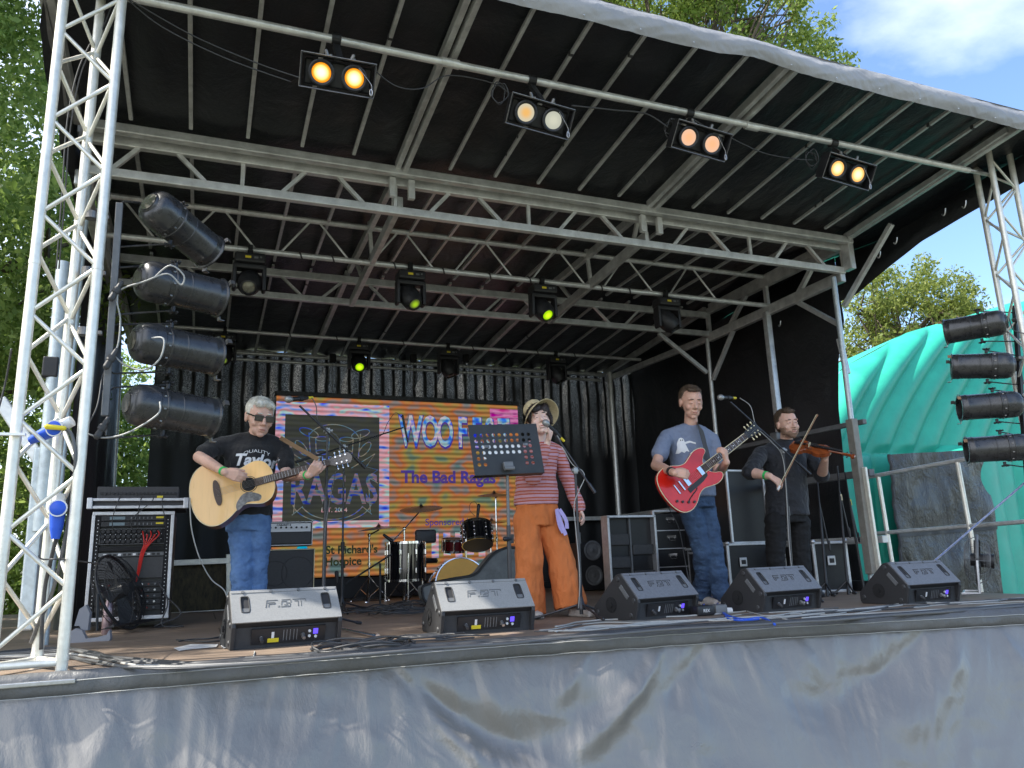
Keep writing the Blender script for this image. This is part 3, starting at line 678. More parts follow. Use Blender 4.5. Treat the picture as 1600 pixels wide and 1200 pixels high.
cable([at(1577, 498, Y=4.26), at(1583, 515, Y=4.2), at(1596, 520, Y=4.2), at(1620, 525, Y=4.2)], 0.0045, 'rubber', 'black flex behind the topmost right par can')
for (px, py, nm, lab) in ((182, 454, 'cable_plug', 'black and grey in-line plug on the left light bar beside the second par can'), (174, 560, 'cable_plug', 'black in-line plug taped to the left light bar beside the third par can'), (160, 668, 'cable_plug', 'black in-line plug below the end of the left light bar')):
    t = MB(); c = at(px, py, Y=4.3); t.cap(c+V((-.02, 0, -.045)), c+V((.02, 0, .045)), 0.017, 0.012, 10); t.cyl(c+V((-.006, 0, -.012)), c+V((.006, 0, .012)), 0.021, n=10); tag(t.build(nm, 'rubber', None, smooth=40), lab, 'plug', 'in-line plugs on the left light bar')

# ---- blinders: two cells each, hung from the front pipe
def lampmat(name, core, rimc, s_core, s_rim):
    m = bpy.data.materials.new(name); m.use_nodes = True; n = m.node_tree; n.nodes.clear()
    o = n.nodes.new('ShaderNodeOutputMaterial'); e = n.nodes.new('ShaderNodeEmission'); t = n.nodes.new('ShaderNodeTexCoord')
    gr = n.nodes.new('ShaderNodeVectorMath'); gr.operation = 'LENGTH'; n.links.new(t.outputs['Object'], gr.inputs[0])
    r = n.nodes.new('ShaderNodeValToRGB'); el = r.color_ramp.elements; el[0].position = 0.010; el[1].position = 0.055; r.color_ramp.interpolation = 'EASE'
    el[0].color = (*[c*s_core for c in core], 1); el[1].color = (*[c*s_rim for c in rimc], 1)
    n.links.new(gr.outputs['Value'], r.inputs[0]); n.links.new(r.outputs[0], e.inputs[0]); e.inputs[1].default_value = 1; n.links.new(e.outputs[0], o.inputs[0]); return m
LM = [lampmat('lamp_orange', (1, .85, .32), (1, .30, .0), 1.1, .46), lampmat('lamp_white', (.8, .45, .14), (.62, .56, .40), .42, .40), lampmat('lamp_white2', (.60, .60, .48), (.55, .56, .46), .40, .36),
      lampmat('lamp_peach', (1, .50, .26), (.90, .55, .36), .40, .38), lampmat('lamp_warm', (1, .80, .38), (1, .50, .14), .75, .45)]
def blinder(c, xdir, label, mats):
    T = thing('blinder_light', c, label, 'stage light', 'twin blinder lights hung from the front pipe')
    nrm = V((-0.12, -0.86, -0.5)).normalized(); x = V(xdir); x = (x-nrm*x.dot(nrm)).normalized(); y = nrm.cross(x)
    def Mx(p): return Matrix(((x.x, y.x, nrm.x, p.x), (x.y, y.y, nrm.y, p.y), (x.z, y.z, nrm.z, p.z), (0, 0, 0, 1)))
    T0 = Mx(c); R3 = T0.to_3x3()
    b = MB(); b.box(T0 @ V((0, 0, -0.075)), (0.40, 0.15, 0.08), R3, 0.01)
    for sy in (1, -1): b.box(T0 @ V((0, 0.094*sy, -0.02)), (0.44, 0.006, 0.10), R3)
    for sx in (1, -1): b.box(T0 @ V((0.217*sx, 0, -0.02)), (0.006, 0.182, 0.10), R3)
    b.build('housing', 'black', T)
    b = MB(); w, h_ = 0.222, 0.099
    b.tube([T0 @ V(p) for p in ((-w, -h_, .032), (w, -h_, .032), (w, h_, .032), (-w, h_, .032), (-w, -h_, .032))], 0.0035, 5); b.build('front_frame', 'rim', T)
    for sx, mm_ in ((-1, mats[0]), (1, mats[1])):
        b = MB(); b.lathe([(0.072, -.05), (0.078, -.02), (0.078, 0.012), (0.070, 0.016), (0.058, 0.010), (0.056, -0.01)], T0 @ Matrix.Translation((0.098*sx, 0, 0)), 28); ring = b.build('lamp_housing', 'black', T, smooth=40)
        b = MB(); b.lathe([(0.0005, 0.004), (0.03, 0.003), (0.057, 0.0), (0.057, -0.004), (0.0005, -0.004)], None, 28)
        l = b.build('lamp', mm_, T, local=True, smooth=40); l.matrix_basis = Matrix.Translation(-c) @ T0 @ Matrix.Translation((0.098*sx, 0, 0.006))
        b = MB()
        for k in range(5): b.box(T0 @ V((0.098*sx, 0.062-0.031*k, -0.055)), (0.13, 0.006, 0.05), R3)
        b.build('cooling_fins', 'blackmat', T)
    b = MB(); top = V((c.x, 4.32, 3.65)); u_ = T0 @ V((0, 0.10, -.04)); b.bar(u_, top+V((0, 0, -.05)), 0.04, 0.03); b.cyl(top+V((-.028, 0, 0)), top+V((.028, 0, 0)), 0.036, n=14); b.build('clamp', 'black', T)
    for sx in (-1, 1):
        b = MB(); p = u_+x*0.07*sx; b.cap(p, p+V((0.012*sx, -.01, .03)), 0.012, 0.012, 8); b.cap(p+x*-.02, p+x*.02+V((0, 0, .012)), 0.010, 0.010, 8); b.build('wing_nut', 'rim', T)
    b = MB(); p = T0 @ V((0.2, -0.02, 0.03)); q = T0 @ V((0.12, 0.06, 0.02)); b.tube(spline([q, p, p+V((0, 0, -.04))], 4), 0.0018, 5)
    pts = [p+V((0.008*math.cos(a), 0, -.055+0.022*math.sin(a))) for a in np.linspace(0, 2*PI, 13)]; b.tube(pts, 0.003, 5)
    b.build('safety_clip', 'casealu', T); return T
BX = [((528, 118), 'twin blinder light glowing deep orange, nearest the left tower', (LM[0], LM[0])), ((843, 182), 'twin blinder light with dim white cells, left of the middle rafter gap', (LM[1], LM[2])),
      ((1094, 220), 'twin blinder light with pale peach cells', (LM[3], LM[3])), ((1324, 268), 'twin blinder light with bright warm yellow cells, nearest the right tower', (LM[4], LM[4]))]
for (p_, lab, mt_) in BX: blinder(at(*p_, Y=4.22), (1, -0.06 if p_[0] < 700 else 0.12, -0.03), lab, mt_)
b = None
cable([at(585, 110, Y=4.3), at(620, 135, Y=4.3), at(660, 138, Y=4.32), at(700, 118, Y=4.33), at(770, 130, Y=4.33), at(800, 150, Y=4.3)], 0.004, 'rubber', 'black cable slung between the first and second blinder lights')
cable([at(893, 165, Y=4.3), at(960, 172, Y=4.32), at(1010, 178, Y=4.32), at(1045, 200, Y=4.3)], 0.006, 'rubber', 'black cable slung between the second and third blinder lights')
cable([at(1135, 212, Y=4.3), at(1190, 238, Y=4.32), at(1240, 248, Y=4.32), at(1270, 250, Y=4.3)], 0.004, 'rubber', 'black cable slung between the third and fourth blinder lights')
cable([at(195, -5, Y=4.3), at(300, 55, Y=4.32), at(400, 98, Y=4.32), at(470, 122, Y=4.25)], 0.004, 'rubber', 'upper of two black cables from the left tower to the orange blinder')
cable([at(190, -10, Y=4.3), at(250, 40, Y=4.32), at(350, 90, Y=4.32), at(455, 128, Y=4.3)], 0.004, 'rubber', 'lower of two black cables from the left tower to the orange blinder')
for px, py in ((780, 133), (1050, 190), (1268, 238)):       # coiled cable by the clamp
    p = at(px, py, Y=4.32); rr = random.Random(px)
    pts = [p+V((0.05*math.cos(a*1.0)*rr.uniform(.7, 1.2), 0.03*math.sin(a*.7), -0.06+0.07*math.sin(a)*rr.uniform(.7, 1.2))) for a in np.arange(0, 15, 0.7)]
    cable(pts, 0.004, 'rubber', {780: 'tangle of black cable on the pipe left of the white blinder', 1050: 'tangle of black cable on the pipe left of the peach blinder', 1268: 'tangle of black cable on the pipe left of the warm yellow blinder'}[px], n=4)

# ---- moving heads
M['mh_off'] = mat('mh_off', (0.25, 0.24, 0.18), 0.05, 0.3, 0.4, 40)
M['mh_dark'] = mat('mh_dark', (0.03, 0.035, 0.03), 0.04, 0.3)
M['mh_on'] = lampmat('mh_on', (.65, .9, .02), (.30, .62, .0), .5, .40)
M['mh_half'] = lampmat('mh_half', (.4, .65, .02), (.10, .12, .04), .35, .2)
def movinghead(c, label, lens, aim, group):
    T = thing('moving_head_light', c, label, 'stage light', group)
    b = MB(); b.box(c+V((0, 0, -.075)), (0.27, 0.19, 0.095), bev=0.02); b.build('base', 'black', T)
    b = MB(); b.box(c+V((-0.02, -0.097, -.075)), (0.05, 0.002, 0.022)); b.build('warning_sticker', 'yellow', T)
    b = MB(); b.box(c+V((0.05, -0.097, -.075)), (0.035, 0.002, 0.02)); b.cyl(c+V((0.09, -0.096, -.07)), c+V((0.09, -0.101, -.07)), 0.009); b.build('display', 'grey', T)
    b = MB(); b.box(c+V((0, 0, 0.0)), (0.05, 0.05, 0.06), bev=0.01); b.cyl(c+V((-.02, 0, .045)), c+V((.02, 0, .045)), 0.036, n=14); b.build('clamp', 'blackmat', T)
    b = MB()
    for sx in (-1, 1): b.box(c+V((0.128*sx, 0, -.245)), (0.036, 0.12, 0.25), bev=0.016)
    b.box(c+V((0, 0, -.145)), (0.28, 0.12, 0.05), bev=0.016); b.build('yoke', 'black', T)
    d = V(aim).normalized(); x = V((1, 0, 0)); x = (x-d*x.dot(d)).normalized(); y = d.cross(x); hc = c+V((0, 0, -.29))
    Mx = Matrix(((x.x, y.x, d.x, hc.x), (x.y, y.y, d.y, hc.y), (x.z, y.z, d.z, hc.z), (0, 0, 0, 1)))
    b = MB(); b.lathe([(0.05, -.17), (0.085, -.15), (0.10, -.08), (0.104, 0.0), (0.098, 0.07), (0.076, 0.10), (0.072, 0.118), (0.062, 0.122), (0.058, 0.108)], Mx, 22); b.build('head', 'black', T, smooth=50)
    b = MB(); b.lathe([(0.0005, 0.016), (0.03, 0.012), (0.059, 0.0), (0.0005, -0.004)], None, 22); l = b.build('lens', lens, T, local=True, smooth=60); l.matrix_basis = Matrix.Translation(-c) @ Mx @ Matrix.Translation((0, 0, .106))
    return T
G1 = 'moving heads on the round middle truss'; G2 = 'moving heads on the rear pipe'
for px, py, lens, aim, lab in ((391, 398, 'mh_off', (-.05, -.75, -.65), 'moving head with a clear unlit lens, leftmost on the middle truss'), (641, 425, 'mh_half', (.25, -.6, -.75), 'moving head with a faint green glow, second along the middle truss'),
                               (847, 448, 'mh_on', (.15, -.7, -.7), 'moving head with a bright lime green lens on the middle truss'), (1040, 463, 'mh_dark', (.5, -.4, -.75), 'moving head with a dark lens, rightmost on the middle truss')):
    c = at(px, py, Y=7.04); c.z = 3.26; movinghead(c, lab, lens, aim, G1)
for px, lens, aim, lab in ((350, 'mh_half', (-.1, -.6, -.7), 'rear moving head with a dull green lens peeping past the par cans'), (561, 'mh_on', (-.05, -.75, -.65), 'rear moving head with a bright lime green lens above the screen'),
                           (700, 'mh_dark', (.2, -.3, -.9), 'rear moving head with a dark lens above the yellow screen'), (868, 'mh_dark', (.3, -.3, -.9), 'rear moving head with a dark lens above the woman in the hat')):
    c = at(px, 548, Y=9.97); c.z = 3.34; movinghead(c, lab, lens, aim, G2)
# black cable turns round the middle truss lower chord and the rear pipe
for y, z, r_, xs in ((YB, 3.305, .033, (1.0, 1.6, 2.6, 3.05, 3.9, 4.25, 4.7, 0.7, 2.1)), (10.0, 3.385, .03, (0.9, 1.5, 2.4, 3.4, 3.9, 4.4, 5.0))):
    t = MB()
    for x in xs: t.tube([V((x+0.012*a, y+r_*math.cos(a), z+r_*math.sin(a))) for a in np.linspace(0, 7, 14)], 0.008, 5)
    t.build('cable_wrap', 'rubber', stage)
# chain hoists holding the screen
for k, px in enumerate((520, 646, 728)):
    top = at(px, 560, Y=10.45); g_ = thing('chain_hoist', top, ('steel chain hoist left of the first lime green rear lamp', 'steel chain hoist over the middle of the screen', 'steel chain hoist over the right half of the screen')[k], 'hoist', 'chain hoists above the screen')
    t = MB(); t.box(top, (0.09, 0.07, 0.12), bev=0.015); t.build('block', 'blackmat', g_)
    for dx in (-0.05, 0.0, 0.045):
        t = MB()
        for q in range(9+3*int(dx == 0)): 
            p = top+V((dx, 0, -.07-0.034*q)); t.tube([p+V((0.008*math.cos(a)*(q % 2), 0.008*math.cos(a)*(1-q % 2), 0.018*math.sin(a))) for a in np.linspace(0, 2*PI, 9)], 0.0035, 4)
        t.build('chain', 'steel', g_)
# ================================================================== LED screen
def ledmat(name, cols, scale, strength, stripe=0.35, stretch=(1, 1, 3)):
    m = bpy.data.materials.new(name); m.use_nodes = True; n = m.node_tree; n.nodes.clear()
    o = n.nodes.new('ShaderNodeOutputMaterial'); e = n.nodes.new('ShaderNodeEmission'); t = n.nodes.new('ShaderNodeTexCoord')
    mp_ = n.nodes.new('ShaderNodeMapping'); mp_.inputs['Scale'].default_value = stretch; n.links.new(t.outputs['Object'], mp_.inputs[0])
    a = n.nodes.new('ShaderNodeTexNoise'); a.inputs['Scale'].default_value = scale; a.inputs['Detail'].default_value = 1.5; n.links.new(mp_.outputs[0], a.inputs['Vector'])
    r = n.nodes.new('ShaderNodeValToRGB'); el = r.color_ramp.elements
    while len(el) < len(cols): el.new(0.5)
    for k, c in enumerate(cols): el[k].position = 0.32+0.36*k/(len(cols)-1); el[k].color = (*c, 1)
    w = n.nodes.new('ShaderNodeTexWave'); w.wave_type = 'BANDS'; w.bands_direction = 'Z'; w.inputs['Scale'].default_value = 4.6; w.inputs['Distortion'].default_value = 0.6; w.inputs['Detail'].default_value = 0
    n.links.new(t.outputs['Object'], w.inputs['Vector']); mr = n.nodes.new('ShaderNodeMapRange'); mr.inputs['To Min'].default_value = 1-stripe; mr.inputs['To Max'].default_value = 1.1; n.links.new(w.outputs['Fac'], mr.inputs['Value'])
    x = n.nodes.new('ShaderNodeVectorMath'); x.operation = 'SCALE'; n.links.new(a.outputs['Fac'], r.inputs[0]); n.links.new(r.outputs[0], x.inputs[0]); n.links.new(mr.outputs[0], x.inputs['Scale'])
    n.links.new(x.outputs[0], e.inputs[0]); e.inputs[1].default_value = strength; n.links.new(e.outputs[0], o.inputs[0]); return m
K = 0.275
M['led_bg'] = ledmat('led_bg', [(.16, .24, .17), (.38, .30, .08), (.50, .25, .08), (.56, .18, .06), (.30, .24, .22), (.13, .22, .22)], 2.9, K, 0.5, stretch=(1, 1, 1.6))
M['led_edge'] = ledmat('led_edge', [(.02, .06, .95), (.25, .40, .85), (.75, .45, .55), (.80, .35, .40), (.45, .70, .65), (.05, .10, .9)], 3.2, K, 0.4)
M['led_dark'] = ledmat('led_dark', [(.045, .05, .05), (.06, .065, .05), (.05, .055, .07)], 2, K, 0.15)
M['led_line'] = ledmat('led_line', [(.02, .05, .45), (.10, .22, .30), (.30, .25, .16), (.06, .10, .5)], 4, K, 0.2)
M['led_text'] = ledmat('led_text', [(.07, .05, .28), (.11, .06, .26), (.05, .05, .42)], 4, K, 0.2)
M['led_black'] = ledmat('led_black', [(.02, .03, .03), (.04, .05, .02)], 4, K, 0.1)
M['led_pink'] = ledmat('led_pink', [(.45, .0, .30), (.7, .25, .5), (.6, .02, .25)], 5, K, 0.3)
M['led_cyan'] = ledmat('led_cyan', [(.0, .15, .8), (.0, .5, .75), (.02, .3, .5)], 6, K, 0.3)
M['led_check'] = ledmat('led_check', [(.02, .05, .9), (.05, .25, .85), (.35, .6, .65), (.75, .55, .6), (.10, .2, .9)], 7, K, 0.3, stretch=(1, 1, 1.2))
M['led_logo'] = ledmat('led_logo', [(.015, .035, .42), (.08, .14, .36), (.32, .18, .22), (.13, .22, .22), (.02, .04, .40)], 5, K, 0.3)
LY = 10.5; lx0, lx1, lz0, lz1 = 0.84, 4.30, 0.30, 2.68
led = thing('led_screen', (2.57, LY, 0.3), 'large orange LED video screen showing the festival and band names', 'LED screen')
t = MB(); t.box(((lx0+lx1)/2, LY+0.05, (lz0+lz1)/2), (lx1-lx0, 0.08, lz1-lz0)); t.build('cabinet', 'black', led)
t = MB(); t.box(((lx0+lx1)/2, LY+0.03, lz1+0.035), (lx1-lx0+.04, 0.10, 0.06), bev=0.006)
for x in np.arange(lx0+.15, lx1, 0.25): t.box((x, LY-0.024, lz1+0.035), (0.05, 0.01, 0.03))
t.build('header_bar', 'black', led)
def sheet(nm, m, x0, x1, z0, z1, y): 
    b = MB(); b.box(((x0+x1)/2, y+0.002, (z0+z1)/2), (x1-x0, 0.004, z1-z0)); return b.build(nm, m, led)
sheet('display', 'led_bg', lx0, lx1, lz0, lz1, LY)
ex1 = at(622, 700, Y=LY).x
sheet('logo_border', 'led_edge', lx0, 2.36, 0.93, 2.60, LY-0.006)
sheet('logo_panel', 'led_dark', 0.96, 2.22, 1.02, 2.43, LY-0.012)
sheet('screen_stand', 'black', lx0+.05, lx1-.05, 0.02, 0.28, LY+0.04)
sheet('corner_art', 'led_pink', 3.86, 4.30, 2.34, 2.62, LY-0.006)
XZ = lambda x, y, z: basis((x, y, z), (1, 0, 0), (0, 0, 1))
def ltext(s, size, x, z, m, bold=0, shear=0, sp=1.0, y=LY-0.014, sx=1.0, nm='lettering'):
    vs, fs = text_geo(s, size, 0.001, bold, shear, sp); b = MB(); b.add([(v.x*sx, v.y, v.z) for v in vs], fs, XZ(x, y, z)); return b.build(nm, m, led)
ltext('The Bad Ragas', 0.235, 3.22, 1.60, 'led_text', 0.008, y=LY-0.01)
for k, (ch, cx) in enumerate(zip('WOO FEST', (2.70, 2.98, 3.20, 0, 3.46, 3.68, 3.88, 4.10))):
    if ch == ' ': continue
    ltext(ch, 0.60, cx-.03, 2.22, 'led_text', 0.034, y=LY-0.010, sx=0.5 if ch != 'W' else .52); ltext(ch, 0.60, cx-.035, 2.235, 'led_check', 0.016, y=LY-0.014, sx=0.5 if ch != 'W' else .52)
ltext('Sponsored by', 0.13, 3.22, 0.98, 'led_text', 0.001, y=LY-0.01)
ltext('St Richard\'s', 0.145, 1.86, 0.64, 'led_black', 0.004, y=LY-0.01); ltext('Hospice', 0.145, 1.75, 0.49, 'led_black', 0.004, y=LY-0.01)
ltext('RAGAS', 0.56, 1.62, 1.42, 'led_logo', 0.012, y=LY-0.018, sx=0.66); ltext('EST. 2004', 0.085, 1.62, 1.16, 'led_edge', 0.0, y=LY-0.018)
ltext('THE BAD', 0.11, 1.60, 1.83, 'led_edge', 0.0, y=LY-0.018)
for cx, cz, r_ in ((1.22, 0.66, .07), (1.30, 0.52, .06), (1.20, 0.42, .06), (1.33, 0.40, .05), (1.16, .55, .05)):
    b = MB(); b.lathe([(0.0005, 0), (r_, 0), (r_, 0.004), (0.0005, 0.004)], basis((cx, LY-0.006, cz), (1, 0, 0), (0, 0, 1)), 14); b.build('flower_mark', 'led_cyan', led)
for k in range(5): sheet('bar_mark', 'led_edge', 2.95+0.17*k, 3.05+0.17*k, 0.50+0.03*(k % 2), 0.84, LY-0.006)
# line-art drum kit + star inside the logo panel
def lart(pts, w=0.006):
    b = MB(); b.tube([V((p[0], LY-0.016, p[1])) for p in pts], w, 4); b.build('line_art', 'led_line', led)
def arc(cx, cz, rx, rz, a0=0, a1=360, n_=22, rot=0):
    o = []
    for a in np.linspace(math.radians(a0), math.radians(a1), n_):
        x, z = rx*math.cos(a), rz*math.sin(a); c_, s_ = math.cos(rot), math.sin(rot); o.append((cx+x*c_-z*s_, cz+x*s_+z*c_))
    return o
lart(arc(1.27, 2.19, .13, .05, rot=-0.35)); lart(arc(1.96, 2.19, .13, .05, rot=0.35)); lart(arc(1.6, 2.05, .36, .26, 20, 160))
for cx in (1.45, 1.77): lart(arc(cx, 2.11, .09, .03)); lart(arc(cx, 1.93, .08, .03)); lart([(cx-.09, 2.11), (cx-.08, 1.93)]); lart([(cx+.09, 2.11), (cx+.08, 1.93)])
lart([(1.27, 2.19), (1.30, 1.85)]); lart([(1.96, 2.19), (1.93, 1.85)]); lart(arc(1.6, 1.3, .42, .26, 200, 340)); lart(arc(1.6, 1.28, .52, .28, 190, 350))
for sg in (-1, 1):
    lart([(1.6+sg*.24, 1.72), (1.6+sg*.56, 1.92), (1.6+sg*.44, 1.74), (1.6+sg*.6, 1.70), (1.6+sg*.46, 1.6), (1.6+sg*.6, 1.52)]); lart([(1.6+sg*.48, 1.45), (1.6+sg*.5, 1.12)]); lart([(1.6+sg*.3, 1.12), (1.6+sg*.4, 1.2), (1.6+sg*.52, 1.1)])
    lart(arc(1.6+sg*.42, 1.98, .12, .05, rot=sg*.9))

# ================================================================== floor wedges
def wedge(x, y, th, label, light, sticker=True):  # light: slanted panel takes the grey with sky sheen painted in
    T = thing('stage_monitor', (x, y, 0.0), label, 'stage monitor', 'floor monitors along the stage front', rz=th)
    Wd, h = 0.60, 0.31
    prof = [(0.035, 0.0), (0.0, 0.118), (0.004, 0.140), (0.150, 0.302), (0.168, 0.306), (0.20, 0.300), (0.44, 0.085), (0.44, 0.02), (0.425, 0.0)]
    def P(pr_, x0, x1):
        m_ = MB(); m_.add([(x0, a, b) for a, b in pr_]+[(x1, a, b) for a, b in pr_], [tuple(range(len(pr_))), tuple(range(2*len(pr_)-1, len(pr_)-1, -1))]+[(i, (i+1) % len(pr_), len(pr_)+(i+1) % len(pr_), len(pr_)+i) for i in range(len(pr_))]); return m_
    b = P([(0.05, 0.0), (0.04, 0.112)]+prof[2:], 0.022, Wd-0.022); b.build('cabinet', 'wedge_side', T, local=True)
    for sx in (0, 1):
        b = P(prof, 0.0 if sx == 0 else Wd-0.024, 0.024 if sx == 0 else Wd); o = b.build('end_cheek', 'wedge_side', T, local=True)
        bv = o.modifiers.new('b', 'BEVEL'); bv.width = 0.006; bv.segments = 2; bv.limit_method = 'ANGLE'
        xx = -0.001 if sx == 0 else Wd+0.001; q = 1 if sx else -1
        for (yy, zz) in ((0.075, 0.035), (0.04, 0.13), (0.18, 0.27), (0.40, 0.05)):
            s_ = MB(); s_.cyl((xx, yy, zz), (xx+0.006*q, yy, zz), 0.017, 0.013, n=14); s_.cyl((xx+.006*q, yy, zz), (xx+0.008*q, yy, zz), 0.006, n=8); s_.build('foot', 'rubber', o, local=True)
        s_ = MB(); s_.cyl((xx, 0.26, 0.10), (xx+0.004*q, 0.26, 0.10), 0.052, n=24)
        for a in range(8): s_.cyl((xx+.004*q, 0.26+0.042*math.cos(a*PI/4), 0.10+0.042*math.sin(a*PI/4)), (xx+0.007*q, 0.26+0.042*math.cos(a*PI/4), 0.10+0.042*math.sin(a*PI/4)), 0.004, n=6)
        s_.cyl((xx+.004*q, .26, .10), (xx+.012*q, .26, .10), 0.018, n=14); s_.build('pole_socket', 'blackmat', o, local=True)
        s_ = MB(); R_ = Matrix.Rotation(-0.84, 3, 'X'); s_.box((xx+0.002*q, 0.125, 0.185), (0.006, 0.03, 0.105), Matrix.Rotation(-0.72, 3, 'X'), 0.002); s_.build('side_grip', 'grey' if not light else 'grey', o, local=True)
    # slanted rear panel with hand holes (a real frame of strips round the two openings)
    a0, a1 = V((0, 0.003, 0.139)), V((0, 0.151, 0.303)); du = (a1-a0); L_ = du.length; du.normalize(); nn = V((0, -du.z, du.y)); T0 = basis(a0, (1, 0, 0), du)
    b = MB(); H = [(0.055, 0.100), (Wd-0.100, Wd-0.055)]; u0, u1 = 0.065, 0.175; z0 = -0.002; th_ = 0.008
    def strip(xa, xb, ua, ub): b.box(T0 @ V(((xa+xb)/2, (ua+ub)/2, z0+th_/2)), (xb-xa, ub-ua, th_), T0.to_3x3())
    strip(0.004, Wd-0.004, 0, u0); strip(0.004, Wd-0.004, u1, L_); strip(0.004, H[0][0], u0, u1); strip(H[0][1], H[1][0], u0, u1); strip(H[1][1], Wd-0.004, u0, u1)
    b.build('slanted_panel', 'wedge_sheen' if light else 'wedge', T, local=True)
    for (xa, xb) in H:
        s_ = MB(); c = T0 @ V(((xa+xb)/2, (u0+u1)/2, -0.0015)); s_.box(c, (xb-xa, u1-u0, 0.002), T0.to_3x3()); s_.build('hand_hole', 'blackmat', T, local=True)
        s_ = MB(); 
        pts = [T0 @ V(((xa+xb)/2+(xb-xa)/2*math.copysign(abs(math.cos(a))**.35, math.cos(a)), (u0+u1)/2+(u1-u0)/2*math.copysign(abs(math.sin(a))**.35, math.sin(a)), th_-0.001)) for a in np.linspace(0, 2*PI, 33)]
        s_.tube(pts, 0.003, 5); s_.build('hole_rim', 'wedge_side', T, local=True)
        s_ = MB(); s_.box(T0 @ V(((xa+xb)/2, u0+0.018, 0.0005)), (xb-xa-0.004, 0.030, 0.004), T0.to_3x3(), 0.001); s_.build('hand_grip', 'grey', T, local=True)
    b = MB(); b.box(T0 @ V((Wd/2, L_-0.012, th_)), (Wd-0.02, 0.018, 0.003), T0.to_3x3())
    b.build('top_strip', 'wedge_sheen' if light else 'wedge', T, local=True)
    for k in range(4): s_ = MB(); s_.cyl(T0 @ V((0.07+0.153*k, L_-0.016, th_-.002)), T0 @ V((0.07+0.153*k, L_-0.016, th_+0.006)), 0.009, n=12); s_.build('screw', 'grey', T, local=True)
    # embossed maker letters: F.BT outline
    s_ = MB(); zt = th_-0.001
    def st(x0, y0, x1, y1, w=0.0035):
        p, q = T0 @ V((x0, y0, zt)), T0 @ V((x1, y1, zt)); s_.bar(p, q, w, 0.004, up=T0.to_3x3() @ V((0, 0, 1)))
    bx, by = 0.185, 0.092; sc = 1.0
    for (xa, ya, xb, yb) in ((0, 0, .008, .048), (.008, .048, .068, .048), (.01, .032, .052, .032), (.052, .032, .050, .022), (.018, .022, .050, .022), (.014, .002, .018, .022), (.066, 0, .072, 0), (.072, 0, .073, .008),
                             (.082, 0, .13, 0), (.13, 0, .135, .02), (.09, .048, .138, .048), (.138, .048, .139, .028), (.135, .024, .112, .024), (.088, .036, .118, .036), (.10, .012, .122, .012), (.085, .012, .088, .036),
                             (.15, .048, .222, .048), (.222, .048, .221, .036), (.16, .036, .18, .036), (.18, .036, .176, 0), (.196, .036, .193, 0)):
        st(bx+xa, by+ya, bx+xb, by+yb)
    s_.build('embossed_letters', 'grille' if not light else 'grey', T, local=True)
    # connector panel
    b = MB(); b.box((Wd/2+0.01, 0.038, 0.062), (0.40, 0.012, 0.085), Matrix.Rotation(0.30, 3, 'X')); b.build('amp_panel', 'black', T, local=True)
    R3 = Matrix.Rotation(0.30, 3, 'X')
    def onp(x_, z_, d_=0.0): return V((x_, 0.038-(z_-0.062)*0.31-0.008-d_, z_))
    if sticker: s_ = MB(); s_.box(onp(0.225, 0.038), (0.06, 0.003, 0.022), R3); s_.build('warning_sticker', 'yellow', T, local=True)
    s_ = MB(); s_.box(onp(0.222, 0.066), (0.014, 0.003, 0.034), R3); s_.build('label_sticker', 'white', T, local=True)
    s_ = MB(); s_.box(onp(0.455, 0.072), (0.026, 0.003, 0.030), R3); s_.build('screen', 'screen_blue', T, local=True)
    for (a_, b_) in ((0.42, 0.075), (0.42, 0.048), (0.455, 0.044), (0.385, 0.048), (0.16, 0.055)):
        s_ = MB(); s_.cyl(onp(a_, b_), onp(a_, b_, 0.009), 0.008, n=12); s_.build('knob', 'casealu', T, local=True)
    for a_ in (0.28, 0.297, 0.315, 0.335, 0.352): s_ = MB(); s_.box(onp(a_, 0.062), (0.004, 0.002, 0.060), R3); s_.build('print', 'grey', T, local=True)
    for a_, m_ in ((0.16, 'rubber'), (0.385, 'steel')): s_ = MB(); p = onp(a_, 0.055 if a_ < .3 else .06); s_.cyl(p, p+V((0.0, -0.035, -0.02)), 0.011, 0.009, n=10); s_.build('plug', m_, T, local=True)
    return T
M['wedge_sheen'] = mat('wedge_sheen', (0.27, 0.27, 0.265), 0.5, 0, 0.12, 120, 0.6, 320, bdist=0.002)  # sky sheen on the first two monitors put into a paler wedge grey
M['grille'] = mat('grille', (0.07, 0.07, 0.072), 0.85, 0, 0.15, 80)
M['screen_blue'] = mat('screen_blue', (0.01, 0.01, 0.1), 0.3, emit=(0.10, 0.06, 0.75), estr=0.7)
wedge(0.174, 4.56, 0.10, 'stage monitor with sky sheen painted into its grey, in front of the white haired guitarist', True)
wedge(1.33, 4.54, -0.0, 'stage monitor with sky sheen painted into its grey, directly in front of the music stand', True)
wedge(2.70, 4.62, 0.25, 'dark stage monitor between the woman and the red guitar player', False, False)
wedge(3.68, 4.56, 0.14, 'dark stage monitor in front of the violinist', False, False)
wedge(4.83, 4.38, 0.08, 'dark stage monitor at the far right by the handrail', False, False)

